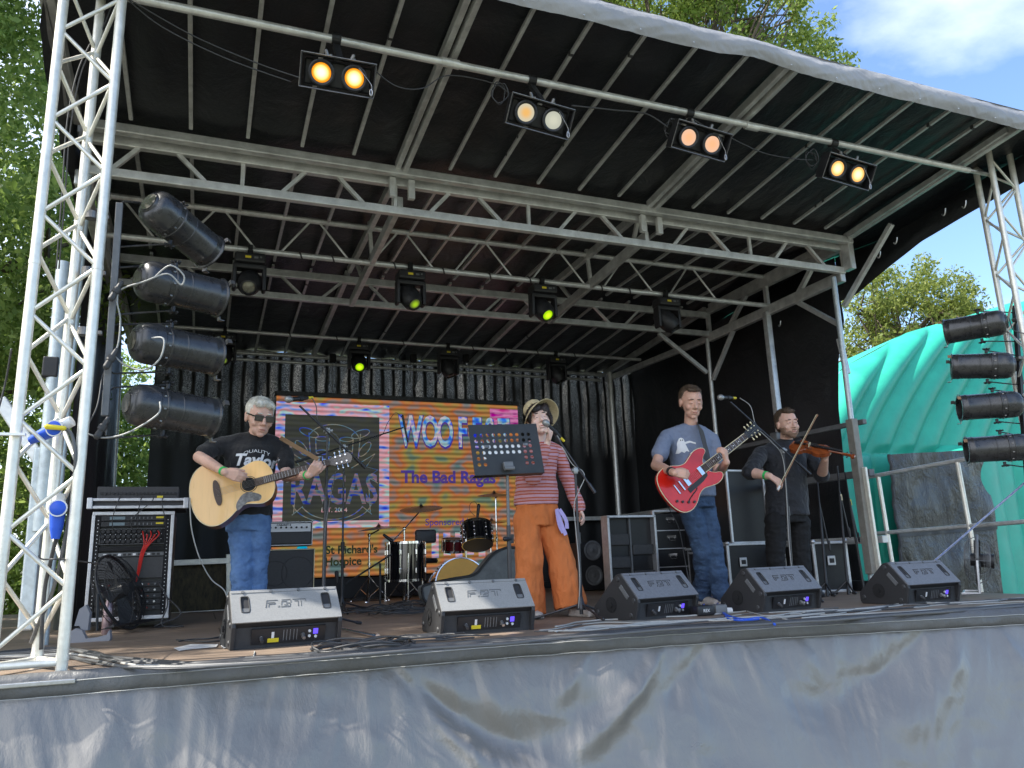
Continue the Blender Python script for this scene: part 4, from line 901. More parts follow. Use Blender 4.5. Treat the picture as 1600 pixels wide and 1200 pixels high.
# ================================================================== guitar amp stack
amp = at(450, 900, Y=9.0); 
g = thing('guitar_amp_head', (0.90, 9.0, 0.66), 'black amplifier head with white control panel on top of its cabinet', 'amplifier')
t = MB(); t.box((0.90, 9.1, 0.80), (0.50, 0.26, 0.27), bev=0.012); t.build('cabinet', 'black', g)
t = MB(); t.box((0.90, 8.963, 0.865), (0.46, 0.012, 0.09)); t.build('control_panel', 'white', g)
M['grille'] = mat('grille', (0.07, 0.07, 0.072), 0.85, 0, 0.15, 80)
t = MB(); t.box((0.90, 8.963, 0.755), (0.46, 0.012, 0.115)); t.build('grille', 'grille', g)
t = MB()
for z in (0.925, 0.676): t.box((0.90, 8.962, z), (0.50, 0.014, 0.007))
for x in (0.653, 1.147): t.box((x, 8.962, 0.80), (0.007, 0.014, 0.256))
t.build('piping', 'white', g)
for k in range(8): t = MB(); t.cyl((0.70+0.055*k, 8.957, 0.866), (0.70+0.055*k, 8.94, 0.866), 0.011, n=10); t.build('knob', 'black', g)
for k in range(2): t = MB(); t.box((0.655+0.49*k, 8.965, 0.926), (0.02, 0.02, 0.02), bev=0.005); t.build('corner_cap', 'white', g)
ltxt, lfs = text_geo('CABARET II', 0.03, 0.001, 0.001); t = MB(); t.add(ltxt, lfs, XZ(0.84, 8.955, 0.893)); t.build('lettering', 'black', g)
g = thing('speaker_cabinet', (0.90, 9.1, 0.0), 'tall dark grey guitar speaker cabinet under the amplifier head', 'speaker')
t = MB(); t.box((0.90, 9.15, 0.32), (0.56, 0.34, 0.63), bev=0.012); t.build('cabinet', 'black', g)
t = MB(); t.box((0.90, 8.975, 0.32), (0.52, 0.012, 0.58)); t.build('grille', 'grille', g)
for sx, rr in ((1.0, .17), (0.76, .13)): t = MB(); t.tube([V((sx+rr*math.cos(a), 8.966, 0.38+rr*math.sin(a))) for a in np.linspace(0, 2*PI, 30)], 0.004, 4); t.build('speaker_ring', 'grille', g)
t = MB()
for z in (0.627, 0.014): t.box((0.90, 8.972, z), (0.56, 0.014, 0.008))
for x in (0.624, 1.176): t.box((x, 8.972, 0.32), (0.008, 0.014, 0.62))
t.build('piping', 'cream', g)

# ================================================================== drum kit
M['drumblack'] = mat('drumblack', (0.008, 0.008, 0.01), 0.08, 0, spec=0.7, coat=0.6)
M['bronze'] = mat('bronze', (0.30, 0.20, 0.08), 0.3, 0.9, 0.3, 30)
M['skin_drum'] = mat('skin_drum', (0.78, 0.43, 0.09), 0.55, 0, 0.08, 6)
M['drumhead'] = mat('drumhead', (0.10, 0.09, 0.085), 0.5)
def drum(c, r_, h, tiltM, label, nlug=8, headm='drumhead', body='drumblack'):
    T = thing('drum', c, label, 'drum'); R = tiltM.to_4x4(); X = Matrix.Translation(c) @ R
    t = MB(); t.lathe([(r_, -h/2), (r_, h/2), (r_-0.008, h/2), (r_-0.008, -h/2)], X, 36); t.build('shell', body, T, smooth=40)
    for s in (1, -1):
        t = MB(); t.lathe([(0.001, h/2*s+0.004*s), (r_-0.004, h/2*s+0.004*s), (r_-0.004, h/2*s), (0.001, h/2*s)], X, 36); t.build('drum_head', headm if s < 0 or headm == 'drumhead' else headm, T)
        t = MB(); t.lathe([(r_+0.002, h/2*s-0.016*s), (r_+0.010, h/2*s-0.016*s), (r_+0.010, h/2*s+0.012*s), (r_-0.002, h/2*s+0.012*s), (r_+0.002, h/2*s-0.016*s)], X, 36); t.build('hoop', 'chrome', T, smooth=40)
    for k in range(nlug):
        a = 2*PI*k/nlug+0.3; p = lambda z, rr: X @ V((rr*math.cos(a), rr*math.sin(a), z))
        t = MB(); t.cyl(p(-h/2+.0, r_+0.014), p(h/2, r_+0.014), 0.0035, n=6); t.cap(p(-h*0.3, r_+0.01), p(-h*0.3+0.05, r_+0.01), 0.012, 0.012, 8); t.cap(p(h*0.3-.05, r_+0.01), p(h*0.3, r_+0.01), 0.012, 0.012, 8); t.build('lug', 'chrome', T)
    return T
ft = drum(V((2.30, 9.35, 0.46)), 0.235, 0.44, Matrix(), 'black floor tom with tall chrome lugs left of the stool', 8)
for a in (0.4, 2.5, 4.6):
    t = MB(); c = V((2.30+.26*math.cos(a), 9.35+.26*math.sin(a), 0)); t.cyl(c+V((0, 0, .55)), c+V((0, 0, .03)), 0.008, n=8); t.cyl(c+V((0, 0, .03)), c, 0.016, n=8); t.build('leg', 'chrome', ft)
rt = drum(at(745, 836, Y=9.0), 0.18, 0.25, Matrix.Rotation(0.10, 3, 'Y') @ Matrix.Rotation(-0.42, 3, 'X'), 'black rack tom tilted forward above the bass drum', 8)
kd = drum(at(715, 920, Y=9.35), 0.33, 0.38, Matrix.Rotation(1.35, 3, 'X') @ Matrix.Rotation(0.0, 3, 'Y') , 'bass drum with warm amber front head half hidden by a guitar case', 10, 'skin_drum')
M['redwine'] = mat('redwine', (0.12, 0.008, 0.012), 0.15, 0, coat=0.5)
drum(at(708, 852, Y=9.9), 0.15, 0.15, Matrix.Rotation(0.15, 3, 'X'), 'small wine red snare drum behind the bass drum', 6, 'drumhead', 'redwine')
def tripod(T, c, h, r_=0.011, m='chrome', spread=0.26, hub=0.22):
    t = MB(); t.cyl(c, c+V((0, 0, h)), r_, n=10); t.cyl(c+V((0, 0, h*.55)), c+V((0, 0, h*.55+.03)), r_*1.8, n=10); t.build('pole', m, T)
    for a in (0.2, 2.3, 4.4):
        d = V((math.cos(a), math.sin(a), 0)); t = MB(); t.bar(c+V((0, 0, hub+.08)), c+d*spread+V((0, 0, 0.012)), 0.016, 0.006); t.bar(c+V((0, 0, .06)), c+d*spread*.5+V((0, 0, (hub+.08)/2+.006)), 0.012, 0.005); t.ell(c+d*spread+V((0, 0, .012)), 0.014, nu=8, nv=6); t.build('leg', m, T)
def cymbal(c, r_, tx, ty, base, label, h, arm=None):
    T = thing('cymbal', V((base[0], base[1], 0)), label, 'cymbal')
    X = Matrix.Translation(c) @ Matrix.Rotation(tx, 4, 'X') @ Matrix.Rotation(ty, 4, 'Y')
    t = MB(); t.lathe([(0.001, 0.026), (0.02, 0.024), (0.035, 0.012), (0.06, 0.006), (r_*.6, -0.004), (r_, -0.018), (r_, -0.0195), (r_*.6, -0.006), (0.03, 0.010), (0.001, 0.022)], X, 36); t.build('plate', 'bronze', T, smooth=50)
    t = MB(); t.cyl(X @ V((0, 0, -.03)), X @ V((0, 0, .05)), 0.006, n=8); t.lathe([(0.018, .024), (0.018, .036), (0.001, .036)], X, 12); t.build('felt', 'black', T)
    tripod(T, V((base[0], base[1], 0)), h)
    t = MB(); p = V((base[0], base[1], h)); q = X @ V((0, 0, -.03)); t.cyl(p, q, 0.009, n=8); t.ell(p, 0.022, nu=10, nv=7)
    if arm is not None: t.cyl(p, p+(p-q)*0.7, 0.008, n=8)
    t.build('boom', 'chrome', T)
c1 = at(658, 793, Y=9.2); b1 = at(633, 826, Y=9.2); cymbal(c1, 0.26, 0.20, -0.10, (b1.x-0.01, 9.2), 'dark cymbal on a boom arm above the floor tom', b1.z, 1)
c2 = at(592, 824, Y=9.5); b2 = at(577, 836, Y=9.5); cymbal(c2, 0.26, 0.05, -0.10, (b2.x, 9.5), 'thin dark cymbal seen edge on at the left of the drum kit', b2.z)
c3 = at(772, 772, Y=9.6); cymbal(c3, 0.22, 0.15, -0.05, (c3.x+0.02, 9.6), 'cymbal at the right of the kit beside the music stand pole', c3.z-.03)
c4 = at(768, 815, Y=9.7); cymbal(c4, 0.18, 0.0, 0.0, (c4.x, 9.75), 'closed hi-hat cymbals behind the rack tom', c4.z-.03)
g = thing('drum_stool', at(664, 925, Y=9.5), 'drum stool with black padded backrest', 'stool')
t = MB(); t.box(at(665, 838, Y=9.5), (0.27, 0.06, 0.165), bev=0.028); t.build('backrest', 'rubber', g, smooth=60)
p = at(665, 925, Y=9.6); p.z = 0; t = MB(); t.bar(at(662, 852, Y=9.53), V((p.x, 9.6, .42)), 0.03, 0.02); t.cyl((p.x, 9.6, .45), (p.x, 9.6, 0.05), 0.014); t.build('post', 'black', g)
t = MB(); t.lathe([(0.001, .50), (0.15, .49), (0.165, .46), (0.15, .43), (0.001, .43)], Matrix.Translation((p.x, 9.62, 0)), 24); t.build('seat', 'black', g, smooth=50)
for a in (0.2, 2.3, 4.4): t = MB(); t.bar((p.x, 9.6, .25), (p.x+.24*math.cos(a), 9.6+.24*math.sin(a), .01), 0.018, 0.008); t.build('leg', 'black', g)
# second floor tom stand of black hardware
g = thing('hardware_stand', at(700, 930, Y=9.8), 'chrome hardware stand holding the rack tom', 'stand'); q = at(700, 930, Y=9.75); tripod(g, V((q.x+.25, 9.75, 0)), 0.72)
t = MB(); t.bar((q.x+.25, 9.75, .70), at(745, 840, Y=9.15), 0.014, 0.014); t.build('arm', 'chrome', g)
# guitar gig case leaning behind the second wedge
M['gigcase'] = mat('gigcase', (0.13, 0.14, 0.14), 0.55, 0, 0.3, 10, 0.3, 30)
out = [(620, 722), (628, 708), (700, 690), (737, 672), (751, 655), (762, 632), (785, 618), (800, 616), (812, 640), (812, 680), (800, 716), (760, 724), (640, 770), (626, 755)]
out = [(657, 922), (662, 914), (700, 905), (738, 898), (752, 884), (768, 866), (785, 857), (800, 856), (812, 862), (820, 880), (820, 915), (806, 935), (770, 942), (700, 938), (672, 944), (660, 936)]
g = thing('guitar_case', at(740, 950, Y=7.5), 'large grey moulded guitar case lying on its edge behind the second monitor', 'guitar case')
pc = [at(a, b, Y=7.5) for a, b in out]
sp_ = spline(pc+[pc[0]], 4)
t = MB(); N = len(sp_)-1
vs = [sp_[i]+V((0, -0.06, 0)) for i in range(N)]+[sp_[i]+V((0, 0.10, 0)) for i in range(N)]; t.add(vs, [tuple(range(N)), tuple(range(2*N-1, N-1, -1))]+[(i, (i+1) % N, N+(i+1) % N, N+i) for i in range(N)]); t.build('shell', 'gigcase', g)
t = MB(); t.tube([p+V((0, -0.06, 0)) for p in sp_], 0.013, 6); t.build('edge_trim', 'black', g)

# ================================================================== flight cases and gear at the right rear
def flight(c, size, label, latches=2, handle=True, rz=0, nm='flight_case', open_=False, group=None, cat='flight case'):
    T = thing(nm, (c[0], c[1], c[2]), label, cat, group, rz=rz); w, d, h = size
    t = MB(); t.box((0, d/2, h/2), (w-.012, d-.012, h-.012)); t.build('panel', 'case', T, local=True)
    e = 0.028
    for sx in (-1, 1):
        for y in (0, d): t = MB(); t.bar((sx*w/2, y, 0), (sx*w/2, y, h), e, e, bev=0.004); t.build('edging', 'casealu', T, local=True)
    for z in (0.012, h-.012):
        for y in (0, d): t = MB(); t.bar((-w/2, y, z), (w/2, y, z), e*.9, e*.9, bev=0.004); t.build('edging', 'casealu', T, local=True)
        for sx in (-1, 1): t = MB(); t.bar((sx*w/2, 0, z), (sx*w/2, d, z), e*.9, e*.9); t.build('edging', 'casealu', T, local=True)
    for sx in (-1, 1):
        for z in (0.0, h): t = MB(); t.ell((sx*w/2, 0, z), 0.026, nu=8, nv=6); t.build('ball_corner', 'steel', T, local=True)
    for k in range(latches):
        x = (-0.25+0.5*k)*w if latches > 1 else 0.0
        t = MB(); t.box((x, -0.012, h*0.62), (0.085, 0.012, 0.095), bev=0.006); t.build('latch', 'casealu', T, local=True); t = MB(); t.box((x, -0.021, h*0.62), (0.05, 0.01, 0.045), bev=0.004); t.build('latch_dish', 'black', T, local=True)
    if handle: t = MB(); t.box((0, -0.012, h*0.3), (0.15, 0.012, 0.10), bev=0.006); t.build('handle_dish', 'steel', T, local=True)
    return T
# open lid with pouches
p = at(980, 900, Y=8.2); g = thing('case_lid', (4.72, 8.15, 0), 'removed flight case lid standing upright, black pocketed inside facing out', 'case lid')
t = MB(); t.box((4.72, 8.22, 0.44), (0.60, 0.08, 0.86)); t.build('lining', 'case', g)
for x in (4.405, 5.035): t = MB(); t.box((x, 8.17, 0.44), (0.03, 0.16, 0.90), bev=0.004); t.build('edging', 'casealu', g)
t = MB(); t.box((4.72, 8.17, 0.885), (0.66, 0.16, 0.028), bev=0.004); t.build('edging', 'casealu', g)
t = MB(); t.box((4.72, 8.17, 0.44), (0.02, 0.04, 0.86)); t.build('divider', 'grey', g)
for x, z, w_, h_ in ((4.56, 0.62, .28, .13), (4.56, 0.36, .28, .13), (4.88, .50, .28, .12), (4.88, .2, .28, .12), (4.56, .12, .28, .13)): t = MB(); t.box((x, 8.155, z), (w_, 0.03, h_), bev=0.008); t.build('pouch', 'rubber', g)
p = V((5.30, 8.2, 0)); g = thing('drawer_case', p, 'narrow black flight case stacked with three chrome handled drawers', 'flight case')
t = MB(); t.box((5.30, 8.42, 0.46), (0.46, 0.44, 0.90)); t.build('carcass', 'case', g)
for x in (5.07, 5.53): t = MB(); t.box((x, 8.19, 0.47), (0.03, 0.03, 0.96)); t.build('edging', 'casealu', g)
for z in (0.95, 0.01): t = MB(); t.box((5.30, 8.19, z), (0.44, 0.03, 0.022)); t.build('edging', 'casealu', g)
for k in range(4):
    z = 0.82-0.215*k; t = MB(); t.box((5.30, 8.188, z), (0.42, 0.02, 0.19), bev=0.004); dr = t.build('drawer', 'case', g)
    t = MB(); t.box((5.30, 8.176, z-.105), (0.42, 0.01, 0.012)); t.build('drawer_trim', 'casealu', dr)
    t = MB(); t.tube([V((5.26, 8.172, z+.03)), V((5.26, 8.15, z-.01)), V((5.34, 8.15, z-.01)), V((5.34, 8.172, z+.03))], 0.005, 6); t.box((5.30, 8.174, z+.035), (0.12, 0.008, 0.03)); t.build('drawer_handle', 'chrome', dr)
GC = 'black flight cases stacked at the right rear'
flight((5.80, 8.0, 0.47), (0.62, 0.45, 0.44), 'upper black flight case directly behind the red guitar player', 2, False, group=GC)
flight((5.82, 7.8, 0.0), (0.60, 0.5, 0.45), 'lower black flight case behind the legs of the red guitar player', 2, True, group=GC)
flight((5.55, 6.95, 0.0), (0.66, 0.5, 0.52), 'black flight case with butterfly latches between the red guitarist and the violinist', 2, True, rz=-0.15, group=GC)
flight((5.95, 6.3, 0.0), (0.36, 0.4, 0.50), 'black flight case behind the legs of the violinist', 1, False, rz=-0.2, group=GC)
p = at(1130, 800, Y=8.1); flight((6.45-0.55, 7.45, 0.52), (0.52, 0.35, 0.85), 'tall open fronted black case standing behind the violinist', 0, False, group=GC)
g = thing('equipment_bag', at(1078, 905, Y=8.6), 'black subwoofer grille with a pale cone behind the woman', 'speaker'); p = at(930, 880, Y=9.4)
t = MB(); t.box(V((p.x, 9.5, .32)), (0.5, 0.3, 0.62), bev=0.02); t.build('cabinet', 'black', g)
for dz in (0.2, -0.12): t = MB(); t.lathe([(0.12, 0), (0.13, .01), (0.11, .012), (0.05, -.02), (0.04, 0.0), (0.001, .01), (.001, -.02)], basis(V((p.x-.06, 9.34, .32+dz)), (1, 0, 0), (0, 0, 1)), 24); t.build('speaker_cone', 'grey', g)
# ================================================================== equipment rack on the left
rx0, rx1, ry = -0.80, -0.22, 7.0
rk = thing('equipment_rack', (-0.5, 7.1, 0), 'tall black equipment rack with pale metal edges, full of patch sockets and red leads', 'rack')
t = MB(); t.box((-0.51, 7.30, 0.47), (0.60, 0.54, 0.84)); t.build('carcass', 'case', rk)
for x in (-0.80, -0.225): t = MB(); t.box((x, 7.0, 0.49), (0.026, 0.03, 0.80), bev=0.004); t.build('edging', 'casealu', rk)
for z in (0.085, 0.90): t = MB(); t.box((-0.51, 7.0, z), (0.60, 0.035, 0.03), bev=0.004); t.build('edging', 'casealu', rk)
def unit(z, h, m='black'):
    b = MB(); b.box((-0.51, 6.992, z), (0.47, 0.012, h-0.006), bev=0.002); return b.build('rack_unit', m, rk)
for x in (-0.765, -0.258):
    b = MB(); b.box((x, 6.99, 0.49), (0.03, 0.01, 0.78)); r_ = b.build('rack_rail', 'blackmat', rk)
    for k in range(26): b = MB(); b.cyl((x, 6.984, 0.12+0.029*k), (x, 6.988, 0.12+0.029*k), 0.0038, n=6); b.build('screw', 'white', r_)
u = unit(0.86, 0.045); u2 = unit(0.815, 0.045)
M['lcd'] = mat('lcd', (0.16, 0.22, 0.25), 0.3)
for z, u_ in ((0.862, u), (0.815, u2)):
    b = MB(); b.box((-0.63, 6.984, z), (0.11, 0.004, 0.024)); b.build('display', 'lcd', u_)
    b = MB(); b.box((-0.32, 6.984, z+.003), (0.055, 0.004, 0.014)); b.build('label_sticker', 'yellow', u_)
    for k in range(6): b = MB(); b.box((-0.53+0.03*k, 6.984, z), (0.008, 0.004, 0.018)); b.build('button', 'grey', u_)
pb = unit(0.715, 0.13, 'blackmat')
b = MB(); b.tube([V(p) for p in ((-0.745, 6.98, .655), (-.275, 6.98, .655), (-.275, 6.98, .775), (-.745, 6.98, .775), (-.745, 6.98, .655))], 0.003, 4); b.build('panel_edge', 'grey', pb)
for r_ in range(3):
    for k in range(12):
        b = MB(); x = -0.725+0.037*k; z = 0.757-0.04*r_; b.cyl((x, 6.984, z), (x, 6.975, z), 0.0135, n=12); b.cyl((x, 6.975, z), (x, 6.972, z), 0.004, n=6); b.build('socket', 'black', pb)
        b = MB(); b.cyl((x+.016, 6.985, z+.016), (x+.016, 6.981, z+.016), 0.0028, n=6); b.build('screw', 'white', pb)
rr = random.Random(5)
for k in range(5):
    x = -0.44+0.028*k; b = MB(); b.tube(spline([V((x, 6.975, 0.755-.03*(k % 2))), V((x+.01, 6.93, 0.72)), V((-0.42+.01*k, 6.92, 0.65)), V((-0.44+.006*k, 6.93, 0.58)), V((-0.455+.004*k, 6.95, 0.45)), V((-0.46, 6.97, 0.36))], 6), 0.0045, 5); tag(b.build('red_lead', 'red', None, smooth=180), 'red patch lead hanging from the rack patch panel', 'cable', 'red leads on the equipment rack')
unit(0.62, 0.04, 'blackmat'); u = unit(0.575, 0.035, 'grey')
for k in range(12): b = MB(); b.box((-0.70+0.035*k, 6.984, 0.575), (0.022, 0.004, 0.016)); b.build('port', 'case' if k % 3 else 'white', u)
unit(0.47, 0.17, 'rubber'); 
for z in (0.34, 0.295, 0.25, 0.205, 0.16):
    u = unit(z, 0.044); 
    for k in range(9): b = MB(); b.cyl((-0.70+0.047*k, 6.986, z), (-0.70+0.047*k, 6.975, z), 0.008, n=10); b.build('knob', ('grey', 'steel', 'redwine')[(k+int(z*100)) % 3], u)
rl = thing('flight_lid_tray', (-0.5, 7.0, 0.93), 'shallow aluminium edged case tray resting on top of the equipment rack', 'case tray')
for z in (0.945, 1.005): t = MB(); t.box((-0.48, 6.95, z), (0.70, 0.03, 0.024), bev=0.004); t.build('edging', 'casealu', rl)
t = MB(); t.box((-0.48, 7.25, 0.975), (0.69, 0.58, 0.075)); t.build('tray', 'grille', rl)
for x in (-0.83, -0.13): t = MB(); t.box((x, 6.94, 0.975), (0.04, 0.04, 0.09), bev=0.006); t.build('corner_plate', 'casealu', rl)
sb = thing('stage_box', (-0.5, 6.98, 1.02), 'black multi-socket stage box on top of the rack tray', 'stage box')
t = MB(); t.box((-0.49, 7.1, 1.065), (0.60, 0.24, 0.095), bev=0.004); t.build('housing', 'grille', sb)
for k in range(20): t = MB(); t.cyl((-0.76+0.0285*k, 6.978, 1.058), (-0.76+0.0285*k, 6.970, 1.058), 0.0105, n=10); t.build('socket', 'black', sb)
t = MB(); t.box((-0.33, 6.976, 1.028), (0.045, 0.006, 0.02)); t.build('label_sticker', 'yellow', sb)
for x0, x1 in ((-0.62, -0.66), (-0.46, -0.48), (-0.38, -0.52), (-0.30, -0.28)):
    cable([V((x0, 6.96, 1.03)), V((x0-.01, 6.9, 0.98)), V((x1, 6.92, 0.85)), V((x1+.01, 6.96, 0.76))], 0.0035, 'rubber', 'thin black lead hanging from the stage box down the rack front', group='leads hanging from the stage box')
cable([V((-0.30, 6.95, .35)), V((-.22, 6.9, .2)), V((-.25, 6.85, .03)), V((-.1, 6.8, .012)), V((-.15, 6.95, .015)), V((-.3, 6.85, .02)), V((-.12, 6.9, .1)), V((-.25, 6.95, .25))], 0.006, 'rubber', 'loops of thick black cable at the foot of the equipment rack')
# round floor fans
def fan(c, dirv, r_, label, m='black'):
    T = thing('floor_fan', (c.x, c.y, 0), label, 'fan', 'round stage fans'); d = V(dirv).normalized(); x = V((0, 0, 1)).cross(d).normalized(); y = d.cross(x)
    X = Matrix(((x.x, y.x, d.x, c.x), (x.y, y.y, d.y, c.y), (x.z, y.z, d.z, c.z), (0, 0, 0, 1)))
    for s, q in ((1, 'front_grille'), (-1, 'rear_grille')):
        t = MB()
        for k in range(14): rr_ = r_*(0.16+0.84*k/13); zz = s*(0.085*math.sqrt(max(0, 1-(k/13.0)**2.6))+0.012); t.tube([X @ V((rr_*math.cos(a), rr_*math.sin(a), zz)) for a in np.linspace(0, 2*PI, 29)], 0.0016, 4)
        for k in range(10):
            a = PI*2*k/10; t.tube([X @ V((r_*f_*math.cos(a), r_*f_*math.sin(a), s*(0.085*math.sqrt(max(0, 1-f_**2.6))+0.012))) for f_ in (0.15, .4, .65, .85, 1.0)], 0.0025, 4)
        t.build(q, m, T)
    t = MB(); t.tube([X @ V((r_*math.cos(a), r_*math.sin(a), 0)) for a in np.linspace(0, 2*PI, 37)], 0.012, 6); t.build('rim', m, T, smooth=180)
    t = MB(); t.cyl(X @ V((0, 0, -.12)), X @ V((0, 0, 0.05)), 0.06, 0.05, n=16); t.build('motor', 'black', T, smooth=40)
    for k in range(4):
        a = k*PI/2; t = MB(); t.grid(lambda u, v: X @ V(((0.05+(r_*0.85-.05)*u)*math.cos(a+0.75*(v-.5)), (0.05+(r_*.85-.05)*u)*math.sin(a+.75*(v-.5)), 0.05*(v-.5))), 6, 5); t.build('blade', 'rubber', T)
    t = MB(); b0 = V((c.x, c.y, 0.012)); s0 = X @ V((r_+.02, 0, 0)); s1 = X @ V((-r_-.02, 0, 0)); f_ = x*(r_*.9)
    t.tube([s0, V((s0.x, s0.y, 0.03))+d*0.02, V((s0.x, s0.y, 0.012))+d*0.14, V((s1.x, s1.y, .012))+d*.14, V((s1.x, s1.y, .03))+d*.02, s1], 0.010, 6); t.build('stand', 'casealu' if m != 'black' else 'black', T); return T
f1 = at(186, 925, Y=6.7); fan(f1, (0.86, -0.34, 0.38), 0.29, 'black caged floor fan tipped back in front of the equipment rack')
f2 = at(1527, 875, Y=4.75); fan(f2, (-0.60, 0.78, 0.12), 0.20, 'grey caged fan seen nearly edge on behind the handrail', 'grey')
# water bottle, grey bracket, paper
M['bottle'] = mat('bottle', (0.55, 0.42, 0.42), 0.28, 0.75, 0.35, 30, col2=(0.25, 0.16, 0.18))
bp_ = at(166, 991, Z=0.0); g = thing('water_bottle', bp_, 'slim pinkish steel water bottle standing on the deck by the floor fan', 'bottle')
t = MB(); t.lathe([(0.001, 0), (0.034, 0.0), (0.036, 0.006), (0.036, 0.17), (0.030, 0.20), (0.019, 0.23), (0.018, 0.245), (0.001, 0.245)], Matrix.Translation(bp_), 24); t.build('body', 'bottle', g, smooth=40)
t = MB(); t.lathe([(0.022, 0.240), (0.022, 0.275), (0.019, 0.28), (0.001, 0.28)], Matrix.Translation(bp_), 20); t.build('cap', 'rim', g, smooth=40)
q0 = at(140, 1003, Z=0.0)
g = thing('grey_stand_foot', q0, 'pale grey curved plastic foot lying between the tower and the bottle', 'stand foot')
pts2 = [(108, 988), (118, 982), (128, 985), (134, 998), (150, 996), (166, 992), (171, 984), (172, 998), (166, 1010), (160, 1004), (140, 1006), (120, 1006), (108, 1006)]
P3_ = [at(a, b, Y=q0.y) for a, b in pts2]; t = MB(); N = len(P3_); t.add([p for p in P3_]+[p+V((0.01, 0.035, 0)) for p in P3_], [tuple(range(N)), tuple(range(2*N-1, N-1, -1))]+[(i, (i+1) % N, N+(i+1) % N, N+i) for i in range(N)])
M['greyplastic'] = mat('greyplastic', (0.27, 0.27, 0.29), 0.5)
t.build('foot', 'greyplastic', g)
pts2 = [(116, 978), (124, 952), (134, 945), (140, 958), (137, 985), (128, 986), (124, 978)]
P3_ = [at(a, b, Y=q0.y+.06) for a, b in pts2]; t = MB(); N = len(P3_); t.add([p for p in P3_]+[p+V((0.01, 0.035, 0)) for p in P3_], [tuple(range(N)), tuple(range(2*N-1, N-1, -1))]+[(i, (i+1) % N, N+(i+1) % N, N+i) for i in range(N)]); t.build('upright', 'greyplastic', g)
def floorpoly(pts, label, nm, m, h=0.002):
    P_ = [at(a, b, Z=0.004) for a, b in pts]; t = MB(); N = len(P_); t.add([p for p in P_]+[p+V((0, 0, h)) for p in P_], [tuple(range(N-1, -1, -1)), tuple(range(N, 2*N))]+[(i, (i+1) % N, N+(i+1) % N, N+i) for i in range(N)]); tag(t.build(nm, m, None), label, 'paper')
floorpoly([(272, 1013), (298, 1007), (341, 1007), (338, 1011), (300, 1014), (280, 1017)], 'long white strip of paper lying on the deck left of the first monitor', 'paper_strip', 'white')
floorpoly([(345, 1009), (356, 1006), (358, 1012), (349, 1013)], 'small white paper scrap right beside the first monitor', 'paper_scrap', 'white')

# ================================================================== deck cables
rr = random.Random(11)
def floorcable(px, r_, m, label, wob=0.03, group='cables along the stage front'):
    P_ = [at(a, b, Z=r_) for a, b in px]; S_ = spline(P_, 10)
    pts = [p+V((wob*noise.noise(p*2.1+V((r_*900, len(label), 0))), wob*noise.noise(p*2.7+V((5, r_*700, 0))), 0.0)) for p in S_]
    for p in pts: p.z = max(r_, p.z)+0.004*abs(noise.noise(p*5))
    b = MB(); b.tube(pts, r_, 6); tag(b.build('cable', m, None, smooth=180), label, 'cable', group)
M['cable_mid'] = mat('cable_mid', (0.11, 0.11, 0.11), 0.45)
for k in range(6):
    o_ = 3.2*k
    floorcable([(-20, 1022+o_*.5), (60, 1015+o_), (110, 1014+o_), (170, 1025+o_), (240, 1034+o_*.7), (330, 1036+o_*.4), (480, 1026+o_*.35), (640, 1013+o_*.3), (820, 1000+o_*.25), (1010, 984+o_*.2), (1200, 973+o_*.2), (1420, 958+o_*.2), (1640, 942+o_*.2)],
               (0.011, 0.008, 0.008, 0.006, 0.009, 0.005)[k], ('rubber', 'cable_mid', 'rubber', 'cable_grey', 'cable_mid', 'rubber')[k], ('thickest black cable running the full stage edge, farthest back of its bundle at the tower', 'dark grey cable second from the back of the bundle along the stage edge', 'black cable in the middle of the bundle along the whole stage edge', 'thin light grey cable in the bundle along the whole stage edge', 'dark grey cable second from the front of the bundle along the stage edge', 'thinnest black cable closest to the lip along the whole stage edge')[k], 0.05)
for k in range(9):
    y0 = 978+rr.uniform(-7, 8); pts = [(860+rr.uniform(-30, 30), y0+8), (930, y0+rr.uniform(-3, 6)), (1010, y0+rr.uniform(-5, 3)-2), (1090, y0-8+rr.uniform(-3, 3)), (1180, y0-14+rr.uniform(-4, 3)), (1290+rr.uniform(-20, 60), y0-24)]
    floorcable(pts, rr.choice((0.004, 0.005, 0.006)), rr.choice(('cable_grey', 'rubber', 'cable_mid', 'cable_grey')), 'one of the thin cables tangled along the deck below the middle monitors', 0.09, 'thin cables tangled on the deck edge')
for k in range(7):
    y0 = 948+rr.uniform(-5, 5); pts = [(1270+rr.uniform(-20, 30), y0+14), (1340, y0+8+rr.uniform(-3, 3)), (1420, y0+rr.uniform(-1, 4)), (1500, y0-3+rr.uniform(-3, 3)), (1620, y0-10)]
    floorcable(pts, rr.choice((0.004, 0.005, 0.006)), rr.choice(('cable_grey', 'rubber', 'cable_mid', 'cable_grey')), 'one of the thin cables tangled along the deck below the right hand monitor', 0.09, 'thin cables tangled at the right deck edge')
for k in range(8):                               # coil of black cable right of the first monitor
    c = at(560+rr.uniform(-14, 30), 1010+rr.uniform(-3, 3), Z=0.01); ra = rr.uniform(.12, .24)
    b = MB(); b.tube([V((c.x+ra*1.3*math.cos(a), c.y+ra*0.9*math.sin(a), 0.006+0.005*k*abs(math.sin(a*1.5+k))+0.004)) for a in np.linspace(0, 2*PI*rr.uniform(.8, 1.3), 34)], 0.0055, 6); tag(b.build('cable', 'rubber', None, smooth=180), 'loose loop of black cable coiled on the deck between the first two monitors', 'cable', 'coiled loops between the pale monitors')
